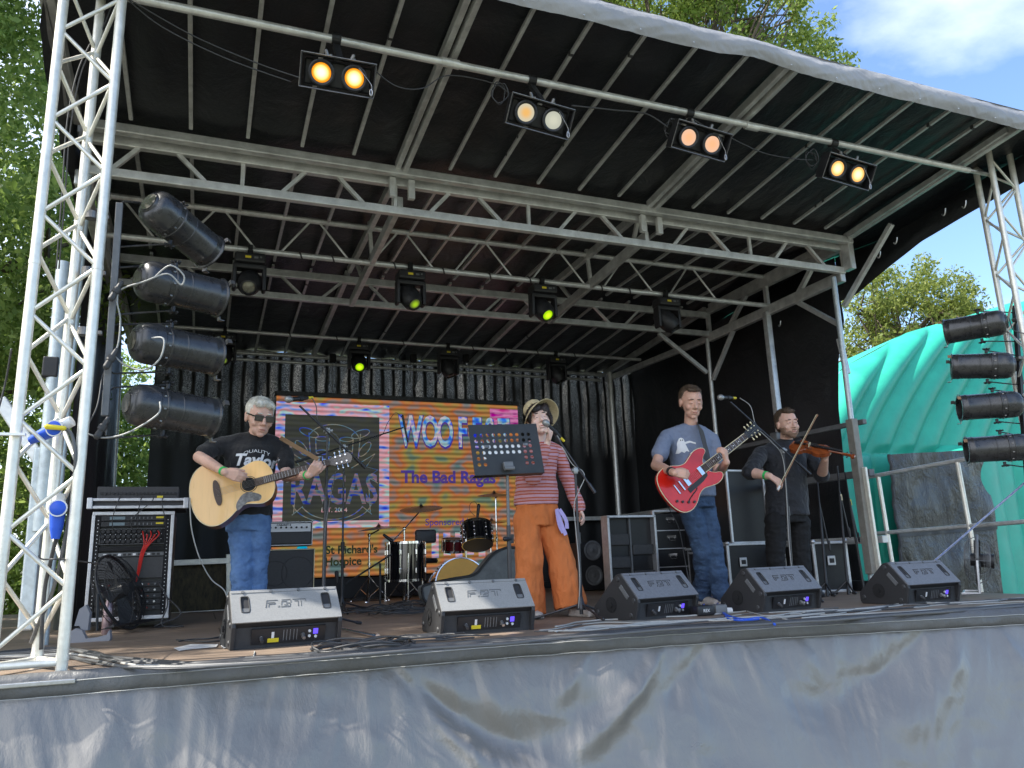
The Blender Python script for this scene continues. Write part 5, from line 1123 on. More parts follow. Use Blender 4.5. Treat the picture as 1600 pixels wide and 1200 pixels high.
for k in range(6):
    c = at(700+rr.uniform(-70, 30), 995+rr.uniform(-3, 3), Z=0.01); ra = rr.uniform(.08, .2)
    b = MB(); b.tube([V((c.x+ra*1.6*math.cos(a), c.y+ra*0.7*math.sin(a), 0.010+0.004*abs(math.sin(a*2+k)))) for a in np.linspace(0, 5, 26)], 0.005, 6); tag(b.build('cable', 'rubber', None, smooth=180), 'loose loop of black cable beside the second monitor', 'cable', 'loops beside the second pale monitor')
for k in range(14):                              # nest of cable under the drum kit
    c = at(rr.uniform(555, 690), rr.uniform(938, 958), Z=0.01); ra = rr.uniform(.1, .35)
    b = MB(); b.tube([V((c.x+ra*1.6*math.cos(a+k), c.y+ra*math.sin(a*1.1+k), 0.012+0.03*abs(math.sin(a*1.3+k))*rr.random())) for a in np.linspace(0, rr.uniform(3, 7), 26)], 0.007, 6); tag(b.build('cable', 'rubber', None, smooth=180), 'black cable in the nest on the deck under the drum kit', 'cable', 'black cables under the drum kit')
floorcable([(1082, 948), (1100, 930), (1118, 938), (1130, 958), (1160, 968), (1190, 966), (1210, 976)], 0.008, 'blue', 'bright blue cable curving over the deck between two dark monitors', 0.02, None)
floorcable([(1088, 955), (1112, 936), (1128, 950), (1140, 968), (1185, 968)], 0.006, 'blue', 'second thinner blue cable beside the shoes of the red guitar player', 0.02, None)
floorcable([(1095, 945), (1110, 925), (1140, 935), (1165, 955), (1230, 968)], 0.005, 'cable_grey', 'grey cable looping up beside the shoes of the red guitar player', 0.02, None)
floorcable([(280, 1002), (300, 999), (340, 996), (360, 985), (352, 960)], 0.005, 'rubber', 'black cable running to the left side of the first monitor', 0.01, None)
floorcable([(276, 1000), (320, 1003), (358, 1000)], 0.005, 'rubber', 'short black cable lying flat left of the first monitor', 0.02, None)
floorcable([(398, 1018), (395, 1028), (388, 1034)], 0.004, 'cable_grey', 'short grey lead leaving the first monitor', 0.01, None)
for (px, py, w_, m, nm, lab, cat) in ((1098, 962, .14, 'black', 'effects_box', 'small black effects box on the deck beside the blue cable', 'effects box'), (1122, 960, .10, 'grey', 'junction_box', 'small grey junction box right of the black effects box', 'junction box')):
    p = at(px, py, Z=0); t = MB(); t.box(p+V((0, 0, .035)), (w_, .10, .065), bev=0.01); o = t.build(nm, m, None, smooth=40); tag(o, lab, cat)
p = at(1098, 962, Z=0); tvs, tfs = text_geo('REX', 0.03, 0.0005); t = MB(); t.add(tvs, tfs, XZ(p.x, p.y-0.052, 0.035)); t.build('lettering', 'white', bpy.data.objects['effects_box'])
p = at(1128, 955, Y=4.8); t = MB(); t.cyl(p, p+V((.07, -.02, 0)), 0.028, 0.022, n=14); tag(t.build('white_plug', 'white', None, smooth=40), 'round white plug connector lying on the cables between the dark monitors', 'plug')

# ================================================================== microphones and stands
M['standblack'] = mat('standblack', (0.05, 0.05, 0.055), 0.35, 0.4)
M['micgrey'] = mat('micgrey', (0.35, 0.35, 0.34), 0.4, 0.6, 0.2, 200)
def stand(base, top, boom_a, boom_b, label, round_base=False, legs=True, m='standblack', clutch=0.5, kink=None):
    base, top, boom_a, boom_b = map(V, (base, top, boom_a, boom_b))
    T = thing('microphone_stand', base, label, 'microphone stand', 'microphone stands'); mid = base.lerp(top, clutch)
    t = MB(); t.cyl(base+V((0, 0, .03)), mid, 0.0135, n=12); t.cyl(mid-V((0, 0, .05)), mid+V((0, 0, .03)), 0.019, n=12); t.build('lower_tube', m, T, smooth=40)
    t = MB(); t.cyl(mid, top, 0.0095, n=10); t.build('upper_tube', 'rubber', T, smooth=40)
    t = MB(); t.cyl(boom_a, boom_b, 0.0075, n=10); d = (boom_b-boom_a).normalized(); t.cyl(boom_a.lerp(boom_b, .0), boom_a.lerp(boom_b, .16), 0.0125, n=10); t.build('boom_arm', m, T, smooth=40)
    t = MB(); t.box(top+V((0, 0, .012)), (0.035, 0.03, 0.05), bev=0.008); t.cyl(top+V((-.03, 0, .015)), top+V((.035, 0, .015)), 0.013, n=10); t.build('boom_clutch', 'micgrey', T, smooth=40)
    if legs:
        for a in (0.5, 2.6, 4.7):
            dd = V((math.cos(a), math.sin(a), 0)); t = MB(); t.cyl(base+V((0, 0, .10)), base+dd*0.32+V((0, 0, .015)), 0.008, n=8); t.cap(base+dd*0.30+V((0, 0, .02)), base+dd*0.335+V((0, 0, .014)), 0.012, 0.012, 8); t.build('leg', m, T)
        t = MB(); t.lathe([(0.016, 0.15), (0.024, .11), (0.038, .075), (0.036, 0.06), (0.001, .06)], Matrix.Translation(base), 14); t.build('hub', m, T, smooth=40)
    return T
def mic(p, d, label, yellow=True, group='handheld vocal microphones'):
    p = V(p); d = V(d).normalized(); x, y, z = frame(d); X = Matrix(((x.x, y.x, d.x, p.x), (x.y, y.y, d.y, p.y), (x.z, y.z, d.z, p.z), (0, 0, 0, 1)))
    T = thing('microphone', p, label, 'microphone', group)
    t = MB(); t.lathe([(0.001, 0.028), (0.014, 0.026), (0.024, 0.014), (0.026, 0.0), (0.0265, -0.004), (0.022, -.018), (0.018, -.026), (0.001, -.026)], X, 20); t.build('grille', 'micgrey', T, smooth=60)
    t = MB(); t.lathe([(0.018, -.026), (0.017, -.04), (0.0125, -.15), (0.010, -.17), (0.001, -.17)], X, 16); t.build('handle', 'black', T, smooth=40)
    if yellow:
        t = MB(); t.cyl(X @ V((0, 0, -.168)), X @ V((0, 0, -.21)), 0.0105, n=10); t.build('connector', 'yellow', T)
    t = MB(); t.cyl(X @ V((0, 0, -.09)), X @ V((0, 0, -.12)), 0.020, n=12); t.build('clip', 'black', T); return T
# 1: white haired guitarist (boom reaching up-left to the microphone)
s1b = at(504, 985, Y=5.75); s1b.z = 0; s1t = at(509, 676, Y=5.75); s1t.x = s1b.x+0.01
stand(s1b, s1t, at(571, 731, Y=5.70), at(468, 634, Y=5.55), 'black microphone stand whose boom reaches the white haired guitarist', clutch=0.62)
mic(at(451, 624, Y=5.5), at(451, 624, Y=5.5)-at(480, 622, Y=5.58), 'silver headed microphone in front of the white haired guitarist')
cable([at(487, 621, Y=5.56), at(494, 635, Y=5.58), at(496, 655, Y=5.6), at(507, 668, Y=5.66), at(528, 684, Y=5.68), at(530, 710, Y=5.7), at(520, 760, Y=5.72), at(508, 830, Y=5.72), at(505, 920, Y=5.72), at(505, 980, Y=5.7)], 0.0035, 'cable_mid', 'cable winding down the stand beside the white haired guitarist')
# 2: tall black stand behind with long boom to a small mic over the drums
q = at(534, 960, Y=7.6); q.z = 0; tp = at(533, 700, Y=7.6); tp.x = q.x
stand(q, tp, at(462, 722, Y=7.6), at(630, 668, Y=7.9), 'thin black stand with a long boom crossing in front of the logo panel', clutch=0.4, m='black')
p = at(632, 672, Y=7.9); t = MB(); t.cap(at(629, 650, Y=7.9), at(637, 690, Y=7.9), 0.013, 0.010, 10); tag(t.build('pencil_microphone', 'black', None, smooth=40), 'slim black pencil microphone at the end of the long boom before the screen', 'microphone')
cable([at(628, 652, Y=7.9), at(618, 645, Y=7.9), at(606, 660, Y=7.88), at(596, 680, Y=7.85), at(570, 690, Y=7.8)], 0.003, 'rubber', 'thin cable looping from the pencil microphone back to its boom')
# 3: empty stand to the right of the woman
q = at(908, 950, Y=5.15); q.z = 0; tp = at(899, 738, Y=5.15)
stand(q, tp, at(930, 770, Y=5.1), at(868, 680, Y=5.2), 'black microphone stand with empty boom right of the woman in the hat', clutch=0.55)
# 4: red guitarist's mic
q = at(1242, 950, Y=5.45); q.z = 0; tp = at(1224, 706, Y=5.45)
stand(q, tp, at(1266, 741, Y=5.40), at(1141, 628, Y=5.30), 'microphone stand in front of the violinist with boom to the red guitar player', clutch=0.6)
mic(at(1126, 621, Y=5.28), at(1126, 621, Y=5.28)-at(1150, 622, Y=5.34), 'silver headed microphone beside the red guitar player')
cable([at(1156, 622, Y=5.35), at(1172, 634, Y=5.36), at(1178, 655, Y=5.37), at(1182, 668, Y=5.38), at(1205, 690, Y=5.4), at(1222, 712, Y=5.42), at(1228, 760, Y=5.42), at(1233, 850, Y=5.42), at(1243, 940, Y=5.42)], 0.0035, 'cable_grey', 'pale cable winding down the stand in front of the violinist')
# 5: folded stands leaning on the side wall
for k, (xt, yt, xb, yb, lab) in enumerate(((1277, 750, 1293, 935, 'folded stand leaning on the side wall nearest the violinist'), (1308, 728, 1327, 940, 'folded stand with pale yellow tape leaning on the side wall'), (1320, 738, 1348, 905, 'folded stand with bright yellow tape nearest the curtain edge'))):
    b_ = at(xb, yb, Y=5.75+0.1*k); b_.z = 0; t_ = at(xt, yt, Y=6.0+0.05*k)
    T = thing('folded_stand', b_, lab, 'microphone stand', 'folded stands leaning on the right wall')
    t = MB(); t.cyl(b_, b_.lerp(t_, .75), 0.0125, n=10); t.cyl(b_.lerp(t_, .7), t_, 0.008, n=8); t.build('tube', 'black', T, smooth=40)
    j = b_.lerp(t_, .8); t = MB(); t.cyl(j, j+V((0.055, 0, -.45)), 0.007, n=8); t.cap(j+V((0.055, 0, -.38)), j+V((0.06, 0, -.46)), 0.014, 0.010, 8); t.build('folded_boom', 'standblack', T)
    if k: t = MB(); t.cyl(j+V((0.008, 0, -.04)), j+V((0.014, 0, -.10)), 0.013, n=10); t.build('tape', 'cream' if k == 1 else 'yellow', T)
    if k < 2:
        for a in (0.7, 2.6, 4.4): t = MB(); dd = V((math.cos(a), math.sin(a), 0)); t.cyl(b_+V((0, 0, .12)), b_+dd*.12+V((0, 0, .015)), 0.009, n=8); t.cap(b_+dd*.10+V((0, 0, .02)), b_+dd*.14+V((0, 0, .02)), 0.014, n=8); t.build('leg', 'black', T)
# drum microphones
for (p0, p1, lab) in (((748, 790, 8.9), (746, 808, 8.9), 'small black clip microphone on the rim of the rack tom'), ((612, 845, 9.0), (600, 836, 9.0), 'black microphone angled over the floor tom'), ((526, 895, 8.4), (527, 912, 8.4), 'fat black microphone standing low in front of the screen')):
    a_, b_ = at(p0[0], p0[1], Y=p0[2]), at(p1[0], p1[1], Y=p1[2]); t = MB(); t.cap(a_, b_, 0.022, 0.016, 10); tag(t.build('drum_microphone', 'black', None, smooth=40), lab, 'microphone')
cable([at(746, 790, Y=8.9), at(742, 784, Y=8.9), at(735, 787, Y=8.9), at(734, 797, Y=8.9), at(742, 806, Y=8.9)], 0.003, 'rubber', 'little cable loop above the rack tom')
q = at(594, 955, Y=8.7); q.z = 0
T = thing('boom_stand', q, 'low black boom stand slanting up from the left to the floor tom', 'microphone stand'); t = MB(); t.cyl(at(540, 912, Y=8.6), at(612, 866, Y=8.7), 0.010, n=8); t.build('boom_arm', 'black', T); t = MB(); t.cyl(q, at(594, 880, Y=8.7), 0.012, n=8); t.build('tube', 'black', T)
# chrome rod on the floor
t = MB(); a_, b_ = at(536, 983, Z=0.015), at(585, 993, Z=0.015); t.cyl(a_, b_, 0.010, n=10); t.cyl(b_, b_+(b_-a_).normalized()*0.06, 0.014, n=10); tag(t.build('metal_rod', 'chrome', None, smooth=40), 'shiny metal rod lying on the deck right of the first monitor', 'rod')

# ================================================================== music stand
ms = at(798, 960, Y=5.02); ms.z = 0
T = thing('music_stand', ms, 'black music stand with a perforated desk hiding the singer', 'music stand')
top = at(792, 722, Y=5.02)
t = MB(); t.cyl(ms+V((0, 0, .05)), ms.lerp(top, .60), 0.0145, n=12); t.build('lower_tube', 'standblack', T, smooth=40)
t = MB(); t.cyl(ms.lerp(top, .58), top, 0.0105, n=12); t.build('upper_tube', 'grey', T, smooth=40)
t = MB(); c = at(798, 842, Y=5.02); t.cyl(c-V((0, 0, .03)), c+V((0, 0, .03)), 0.021, n=12); t.cap(c+V((-.0, -.01, 0)), c+V((-.05, -.02, 0)), 0.012, 0.016, 8); t.build('height_knob', 'black', T, smooth=40)
for a in (0.6, 2.7, 4.8): dd = V((math.cos(a), math.sin(a), 0)); t = MB(); t.bar(ms+V((0, 0, .12)), ms+dd*.28+V((0, 0, .01)), 0.018, 0.006); t.build('leg', 'standblack', T)
# desk: corners from the photo; plate with real holes
d0 = at(742, 743, Y=4.98); d1 = at(851, 738, Y=4.98); u0 = at(736, 664, Y=5.05)
ux = (d1-d0); Wm = ux.length; ux.normalize(); uy = (u0-d0); uy = uy-ux*uy.dot(ux); Hm = uy.length; uy.normalize(); Td = basis(d0, ux, uy)
cols, rows = 10, 6; hx = 0.0445; hz = 0.0425; hr = 0.0135
gx0 = 0.044; gz0 = 0.075
def hole(i, j): return j >= 2 or i <= 1 or i >= 8
cells = MB(); th_ = 0.0025
xs = [0.0]+[gx0-hx/2+hx*i for i in range(cols+1)]+[Wm]
zs = [0.0]+[gz0-hz/2+hz*j for j in range(rows+1)]+[Hm]
for a in range(len(xs)-1):
    for b_ in range(len(zs)-1):
        xa, xb, za, zb = xs[a], xs[a+1], zs[b_], zs[b_+1]; i, j = a-1, b_-1
        if 0 <= i < cols and 0 <= j < rows and hole(i, j):
            cx, cz = (xa+xb)/2, (za+zb)/2; n_ = 16; vs = []; sq = []
            for k in range(n_):
                an = 2*PI*k/n_+PI/n_*0; vs.append((cx+hr*math.cos(an), cz+hr*math.sin(an)))
                ca, sa = math.cos(an), math.sin(an); mm = max(abs(ca), abs(sa)); sq.append((cx+(xb-xa)/2*ca/mm, cz+(zb-za)/2*sa/mm))
            for k in range(n_):
                k2 = (k+1) % n_
                for z_ in (0, ): cells.add([(vs[k][0], vs[k][1], 0), (vs[k2][0], vs[k2][1], 0), (sq[k2][0], sq[k2][1], 0), (sq[k][0], sq[k][1], 0)], [(0, 1, 2, 3)], Td)
        else: cells.add([(xa, za, 0), (xb, za, 0), (xb, zb, 0), (xa, zb, 0)], [(0, 1, 2, 3)], Td)
M['desk'] = mat('desk', (0.035, 0.036, 0.036), 0.45, 0.2, 0.2, 12)
_v = list(cells.v); _n = len(_v); _o = Td.to_3x3() @ V((0, 0, -0.0025)); cells.v += [tuple(V(p)+_o) for p in _v]; cells.f += [tuple(_n+i for i in reversed(f)) for f in list(cells.f)]; cells.mi += [0]*(len(cells.f)-len(cells.mi))
dk = cells.build('desk', 'desk', T, recalc=False)
t = MB(); t.box(Td @ V((Wm/2, 0.0, -0.03)), (Wm, 0.003, 0.06), Td.to_3x3()) ; t.build('ledge', 'desk', T)
t = MB(); t.box(Td @ V((Wm*.47, .055, 0.02)), (0.07, 0.05, 0.03), Td.to_3x3(), 0.004); t.cyl(Td @ V((Wm*.40, .03, 0.035)), Td @ V((Wm*.54, .03, 0.035)), 0.014, n=12); t.build('tilt_bracket', 'grey', T)
for a_, b_ in ((.22, .55), (.78, .57)): t = MB(); t.box(Td @ V((Wm*a_, Hm*b_, 0.006)), (0.035, 0.02, 0.008), Td.to_3x3(), 0.002); t.build('page_clip', 'rim', T)
t = MB(); t.box(Td @ V((Wm*.44, Hm*.47, -0.004)), (0.29, 0.115, 0.001), Td.to_3x3()); tag(t.build('song_sheets', 'white', None), 'white song sheets resting on the music stand, seen through its holes', 'paper')

# ================================================================== sockets and cables on the left tower
def ceecon(p, label, up=True):
    T = thing('power_connector', p, label, 'power connector', 'blue industrial power connectors')
    t = MB(); t.cyl(p+V((0, 0, -.09)), p+V((0, 0, .0)), 0.028, 0.036, n=18); t.cyl(p+V((0, 0, -.14)), p+V((0, 0, -.09)), 0.018, 0.028, n=14); t.build('body', 'blue', T, smooth=40)
    t = MB(); t.cyl(p, p+V((0, 0, .07)), 0.030, 0.026, n=16); t.build('plug', 'white', T, smooth=40)
    t = MB(); t.lathe([(0.001, 0.0), (0.032, 0.0), (0.034, .008), (0.026, .014), (0.001, .015)], basis(p+V((0.005, -.04, 0.0)), (1, 0, 0), (0, 0, 1)), 20); t.build('lid', 'blue', T, smooth=40)
    t = MB(); t.lathe([(0.033, -.001), (0.040, -.001), (0.040, .007), (0.033, .007), (0.033, -.001)], basis(p+V((0.005, -.04, 0.0)), (1, 0, 0), (0, 0, 1)), 20); t.build('lid_rim', 'white', T); return T
ceecon(at(91, 795, Y=4.22), 'blue and white power connector hanging low inside the left truss tower')
T = ceecon(at(91, 668, Y=4.20), 'blue power connector with yellow tape high inside the left truss tower')
T.rotation_euler = (0.3, 1.1, 0)
t = MB(); p = at(85, 667, Y=4.13); t.cap(p+V((-.03, 0, 0)), p+V((.04, 0, -.005)), 0.013, 0.011, 10); tag(t.build('yellow_tape', 'yellow', None, smooth=40), 'yellow taped cable end on the upper blue connector', 'tape')
cable([at(97, 667, Y=4.14), at(112, 680, Y=4.15), at(118, 720, Y=4.15), at(112, 780, Y=4.2), at(96, 870, Y=4.25), at(80, 930, Y=4.3), at(62, 970, Y=4.35), at(48, 1005, Y=4.4)], 0.009, 'cable_mid', 'thick grey cable dropping from the yellow taped connector down the tower')
cable([at(88, 840, Y=4.24), at(76, 890, Y=4.28), at(70, 920, Y=4.3), at(66, 970, Y=4.3), at(64, 1015, Y=4.3)], 0.009, 'rubber', 'thick black cable below the lower blue connector')
cable([at(170, 0, Y=4.4), at(150, 50, Y=4.4), at(122, 110, Y=4.42), at(105, 190, Y=4.42), at(97, 300, Y=4.42), at(88, 420, Y=4.45)], 0.004, 'rubber', 'thin black cable running up inside the left tower', group='thin cables up the left tower')
cable([at(178, 0, Y=4.4), at(158, 50, Y=4.4), at(128, 110, Y=4.42), at(110, 200, Y=4.42), at(102, 300, Y=4.42), at(92, 420, Y=4.45)], 0.004, 'rubber', 'thin black cable running up inside the left tower', group='thin cables up the left tower')
cable([at(128, 650, Y=4.3), at(122, 720, Y=4.3), at(108, 760, Y=4.3), at(104, 800, Y=4.3)], 0.006, 'rubber', 'black cable strapped to the rear of the left tower near the upper connector')
cable([at(60, 868, Y=4.15), at(68, 874, Y=4.15), at(100, 874, Y=4.15), at(160, 882, Y=4.9)], 0.004, 'rubber', 'thin black cord tied across the left tower towards the rack')
cable([at(18, 545, Y=4.5), at(8, 600, Y=4.6), at(-8, 660, Y=4.6)], 0.005, 'rubber', 'thin dark cable sagging left of the left tower')
c_ = cable([at(297, 778, Y=5.84), at(297, 795, Y=5.84), at(300, 830, Y=5.82), at(312, 872, Y=5.85), at(330, 905, Y=5.9), at(352, 925, Y=5.9), at(358, 960, Y=5.9)], 0.004, 'cable_grey', 'grey lead curving down from the acoustic guitar to the deck')

# ================================================================== handrail and rope on the right
hr_ = thing('handrail', at(1375, 935, X=6.4), 'grey tubular steel handrail beside the right front of the stage', 'handrail')
HX = 6.42
def hp(px, py): return at(px, py, X=HX)
t = MB(); t.tube(spline([hp(1362, 893), hp(1350, 790), hp(1347, 758), hp(1355, 747), hp(1375, 742), hp(1500, 719), hp(1600, 700), hp(1680, 688)], 8), 0.021, 10); t.build('top_rail', 'beam2', hr_, smooth=60)
t = MB(); t.cyl(hp(1362, 834), hp(1640, 812), 0.02, n=10); t.build('middle_rail', 'beam', hr_, smooth=60)
t = MB(); t.cyl(hp(1372, 745), hp(1395, 885), 0.021, n=10); t.build('post', 'alu', hr_, smooth=60)
t = MB(); t.cyl(hp(1496, 722), hp(1516, 830), 0.021, n=10); t.cyl(hp(1516, 828), hp(1533, 925), 0.021, n=10); t.build('post', 'alu', hr_, smooth=60)
t = MB(); t.cyl(hp(1520, 938), hp(1660, 930), 0.018, n=10); t.build('bottom_rail', 'alu', hr_, smooth=60)
M['rope'] = mat('rope', (0.04, 0.14, 0.5), 0.7)
g = thing('guy_rope', at(1455, 880, Y=4.95), 'blue and white braided rope stretched diagonally past the handrail', 'rope')
a_, b_ = at(1456, 880, Y=5.1), at(1620, 738, Y=4.4); t = MB(); t.cyl(a_, b_, 0.008, n=8); t.build('core', 'rope', g)
t = MB(); d = (b_-a_); x, y, z = frame(d); n_ = 300
for ph in (0, PI): t.tube([a_+d*(k/n_)+x*(0.0065*math.cos(k*.9+ph))+y*(0.0065*math.sin(k*.9+ph)) for k in range(n_+1)], 0.0035, 4)
t.build('white_strand', 'white', g)

# ================================================================== green inflatable
M['vinyl'] = mat('vinyl', (0.03, 0.385, 0.275), 0.42, 0, 0.14, 2.5, 0.12, 6, spec=0.4, bdist=0.03)
M['vinyl_dark'] = tarp('vinyl_dark', (0.020, 0.020, 0.019), (0.038, 0.037, 0.034), 0.26, 0.7, 0.08)
inf = thing('inflatable_slide', (10.5, 9.0, GZ), 'huge turquoise green inflatable with ribbed side and dark mesh doorway', 'inflatable')
IY = 8.2
outl = [(1290, 640), (1318, 600), (1345, 565), (1400, 535), (1440, 512), (1480, 500), (1540, 484), (1600, 466), (1700, 450), (1900, 455)]
OP = [at(a, b, Y=IY) for a, b in outl]
def topz(x):
    if x <= OP[0].x: return OP[0].z-(OP[0].x-x)*2
    for a, b in zip(OP, OP[1:]):
        if x <= b.x: return a.z+(b.z-a.z)*(x-a.x)/(b.x-a.x)
    return OP[-1].z
x0i, x1i = OP[0].x, OP[-1].x; zc = at(1380, 712, Y=IY).z; xcn = at(1388, 712, Y=IY).x
def phi(h): return 0.62*h+0.16*h*h
def infl(u, v):
    x = x0i+(x1i-x0i)*u; zt = topz(x); z = GZ+(zt-GZ)*v
    h = z-zc
    d = 0.0
    if h > 0:
        s_ = (x-phi(h)-xcn)/0.46; d = 0.085*abs(math.sin(PI*s_))**0.75*min(1, h/0.18+0.15)
        d += 0.012*noise.noise(V((x*9, 1, h*2)))*math.exp(-h*5)
    else:
        s_ = (x-xcn+0.35-0.05*h)/0.95; d = 0.10*abs(math.sin(PI*s_))**0.5 
    e = (zt-z); d += -0.35*math.exp(-e/0.16)
    return V((x, IY-d, z))
t = MB(); t.grid(infl, 420, 200)
t.grid(lambda u, v: V((x0i+(x1i-x0i)*u, IY+0.35+3*v, topz(x0i+(x1i-x0i)*u)-0.25*v)), 40, 4)
t.grid(lambda u, v: V((x0i, IY+0.3+3*u, GZ+(topz(x0i)-GZ)*v)), 4, 4)
t.build('ribbed_wall', 'vinyl', inf, smooth=180, recalc=False)
# dark doorway sheet
d1_, d2_, d3_, d4_ = at(1384, 711, Y=IY-.36), at(1538, 702, Y=IY-.36), at(1505, 960, Y=IY-.2), at(1368, 960, Y=IY-.2)
d3_ = V((d2_.x-0.25, IY-.36, GZ)); d4_ = V((d1_.x-0.12, IY-.36, GZ))
def door(u, v):
    p = d1_.lerp(d2_, u).lerp(d4_.lerp(d3_, u), v); w = 0.05*noise.noise(V((u*3.0, v*4, 0)))+0.07*noise.noise(V((u*2+v*3, v*1.2, 5)))+0.03*noise.noise(V((u*9, v*7, 1)))
    return p+V((0, -w-0.03, 0))
t = MB(); t.grid(door, 70, 90); t.build('doorway_sheet', 'vinyl_dark', inf, smooth=180, recalc=False)
t = MB(); t.grid(lambda u, v: door(u, 0.36+0.02*v)+V((0, -.02, 0)), 50, 2); t.build('seam_strip', 'black', inf)
t = MB(); t.tube(spline([door(0, v)+V((-0.01, -.03+0.01*math.sin(v*90), 0)) for v in np.linspace(0, 1, 40)], 2), 0.022, 6); t.build('stitched_edge', 'grille', inf)
bb = thing('inflatable_pillar', (0, 0, 0), 'plain green inflatable pillar right of the dark doorway', 'inflatable'); px0 = at(1522, 940, Y=IY-.35).x
bb.location = (px0+.6, IY, GZ)
def pill(u, v):
    z = GZ+(at(1515, 712, Y=IY).z-GZ)*v; a = PI*u; return V((px0+0.05+0.02*v+0.55-0.55*math.cos(a), IY-0.05-0.33*math.sin(a)-0.01*noise.noise(V((u*4, v*8, 0))), z))
t = MB(); t.grid(pill, 30, 30); t.grid(lambda u, v: pill(u, 1)+V((0, 0.3*v, 0.15*v)), 30, 3); t.build('pillar', 'vinyl', bb, smooth=180, recalc=False)

# ================================================================== trees
def leafmesh(name, centres, n_per, size, spread, matn, parent, seed, flat=0.75, lobes=1.0):
    rg = np.random.default_rng(seed); C_ = np.repeat(np.asarray(centres, float), n_per, axis=0); n_ = len(C_)
    off = rg.normal(0, 1, (n_, 3)); off /= np.linalg.norm(off, axis=1)[:, None]; off *= (rg.random((n_, 1))**0.5)*spread; off[:, 2] *= flat
    P_ = C_+off
    a = rg.normal(0, 1, (n_, 3)); a[:, 2] -= 0.5; a /= np.linalg.norm(a, axis=1)[:, None]
    b = rg.normal(0, 1, (n_, 3)); b -= a*(a*b).sum(1)[:, None]; b /= np.linalg.norm(b, axis=1)[:, None]
    L_ = size*rg.uniform(.6, 1.4, (n_, 1)); Wd = L_*rg.uniform(.17, .27, (n_, 1)); nrm = np.cross(a, b)
    v0 = P_; v1 = P_+a*L_*.45+b*Wd; v2 = P_+a*L_+nrm*L_*.12; v3 = P_+a*L_*.45-b*Wd
    vs = np.stack([v0, v1, v2, v3], 1).reshape(-1, 3)
    me = bpy.data.meshes.new(name); me.vertices.add(n_*4); me.vertices.foreach_set('co', vs.ravel().astype(np.float32)); me.loops.add(n_*4); me.loops.foreach_set('vertex_index', np.arange(n_*4, dtype=np.int32)); me.polygons.add(n_); me.polygons.foreach_set('loop_start', (np.arange(n_)*4).astype(np.int32)); me.update(calc_edges=True)
    me.materials.append(M[matn]); o = bpy.data.objects.new(name, me); COL.objects.link(o); me.transform(parent.matrix_basis.inverted()); o.parent = parent; return o
def tree(base, h, crown_c, crown_r, label, matn, seed, nclump, nleaf, lsize, spread, trunk_r=0.25, hollow=0.45, limbs=9, gaps=0.0):
    T = thing('tree', base, label, 'tree'); rg = random.Random(seed); base = V(base); cc = V(crown_c); R_ = V(crown_r)
    cl = []
    while len(cl) < nclump:
        d = V((rg.gauss(0, 1), rg.gauss(0, 1), rg.gauss(0, 1))).normalized(); q = rg.uniform(hollow, 1)**0.6
        bump = 1+0.28*noise.noise(d*2.1+V((seed, 0, 0)))+0.12*noise.noise(d*5+V((seed, 3, 0)))
        p = cc+V((d.x*R_.x, d.y*R_.y, d.z*R_.z))*q*bump
        if gaps and noise.noise(p*(1.7/spread*.35)+V((0, seed, 0))) > gaps: continue
        cl.append(p)
    t = MB(); top = base.lerp(cc, 0.75); top.z = cc.z+R_.z*.1
    t.tube(spline([base, base.lerp(top, .35)+V((rg.uniform(-.2, .2), rg.uniform(-.2, .2), 0)), base.lerp(top, .7)+V((rg.uniform(-.3, .3), 0, 0)), top], 5), trunk_r, 9, rad=[trunk_r*(1-0.75*k/15) for k in range(16)]); t.build('trunk', 'bark', T, smooth=60)
    t = MB()
    for k in range(limbs):
        s0 = base.lerp(top, rg.uniform(.45, .95)); tip = cl[rg.randrange(len(cl))]; m1 = s0.lerp(tip, .5)+V((0, 0, rg.uniform(-.1, .35)))*R_.z*.3
        L2 = spline([s0, m1, tip], 5); t.tube(L2, 0.1, 6, rad=[trunk_r*.36*(1-.85*q/10) for q in range(11)])
        for z in range(7):
            tp2 = min(cl, key=lambda p: (p-(tip+V((rg.gauss(0, 1), rg.gauss(0, 1), rg.gauss(0, .8)))*spread*2)).length); a_ = L2[rg.randrange(4, 10)]
            t.tube(spline([a_, a_.lerp(tp2, .5)+V((0, 0, .1*spread)), tp2], 3), 0.02, 5, rad=[trunk_r*.13*(1-.8*q/6) for q in range(7)])
    t.build('branches', 'bark', T, smooth=60)
    leafmesh('crown', cl, nleaf, lsize, spread, matn, T, seed); return T
tree((-5.2, 9.0, GZ), 9, (-4.9, 9.0, 4.6), (4.0, 3.6, 4.8), 'dense green willow-like tree filling the left edge behind the tower', 'leaf_a', 3, 950, 250, 0.085, 0.42, 0.3, hollow=0.5, limbs=16, gaps=0.05)
tree((-2.6, 14.5, GZ), 6, (-2.4, 14.5, 2.0), (2.2, 1.6, 3.0), 'lower bushy green tree behind the rack and left curtain', 'leaf_a', 9, 330, 150, 0.10, 0.45, 0.16, hollow=0.3, limbs=8)
q = at(1080, 60, Y=17)
q.x -= .7
tree((q.x-.3, 17, GZ), q.z+2, q, (5.7, 3.0, 3.0), 'tall light green tree rising above the front edge of the stage roof', 'leaf_b', 5, 430, 95, 0.17, 0.44, 0.35, hollow=0.25, limbs=30, gaps=-0.06)
q = at(1425, 520, Y=20)
tree((q.x, 20, GZ), q.z+3, q, (3.3, 2.6, 2.9), 'yellowish green oak tree beyond the gap at the right of the stage', 'leaf_c', 8, 400, 60, 0.15, 0.42, 0.35, hollow=0.2, limbs=26, gaps=0.02)
hb = thing('hedge', (1, 19, GZ), 'green hedge behind the stage seen through the mesh curtain', 'hedge'); rg = random.Random(4)
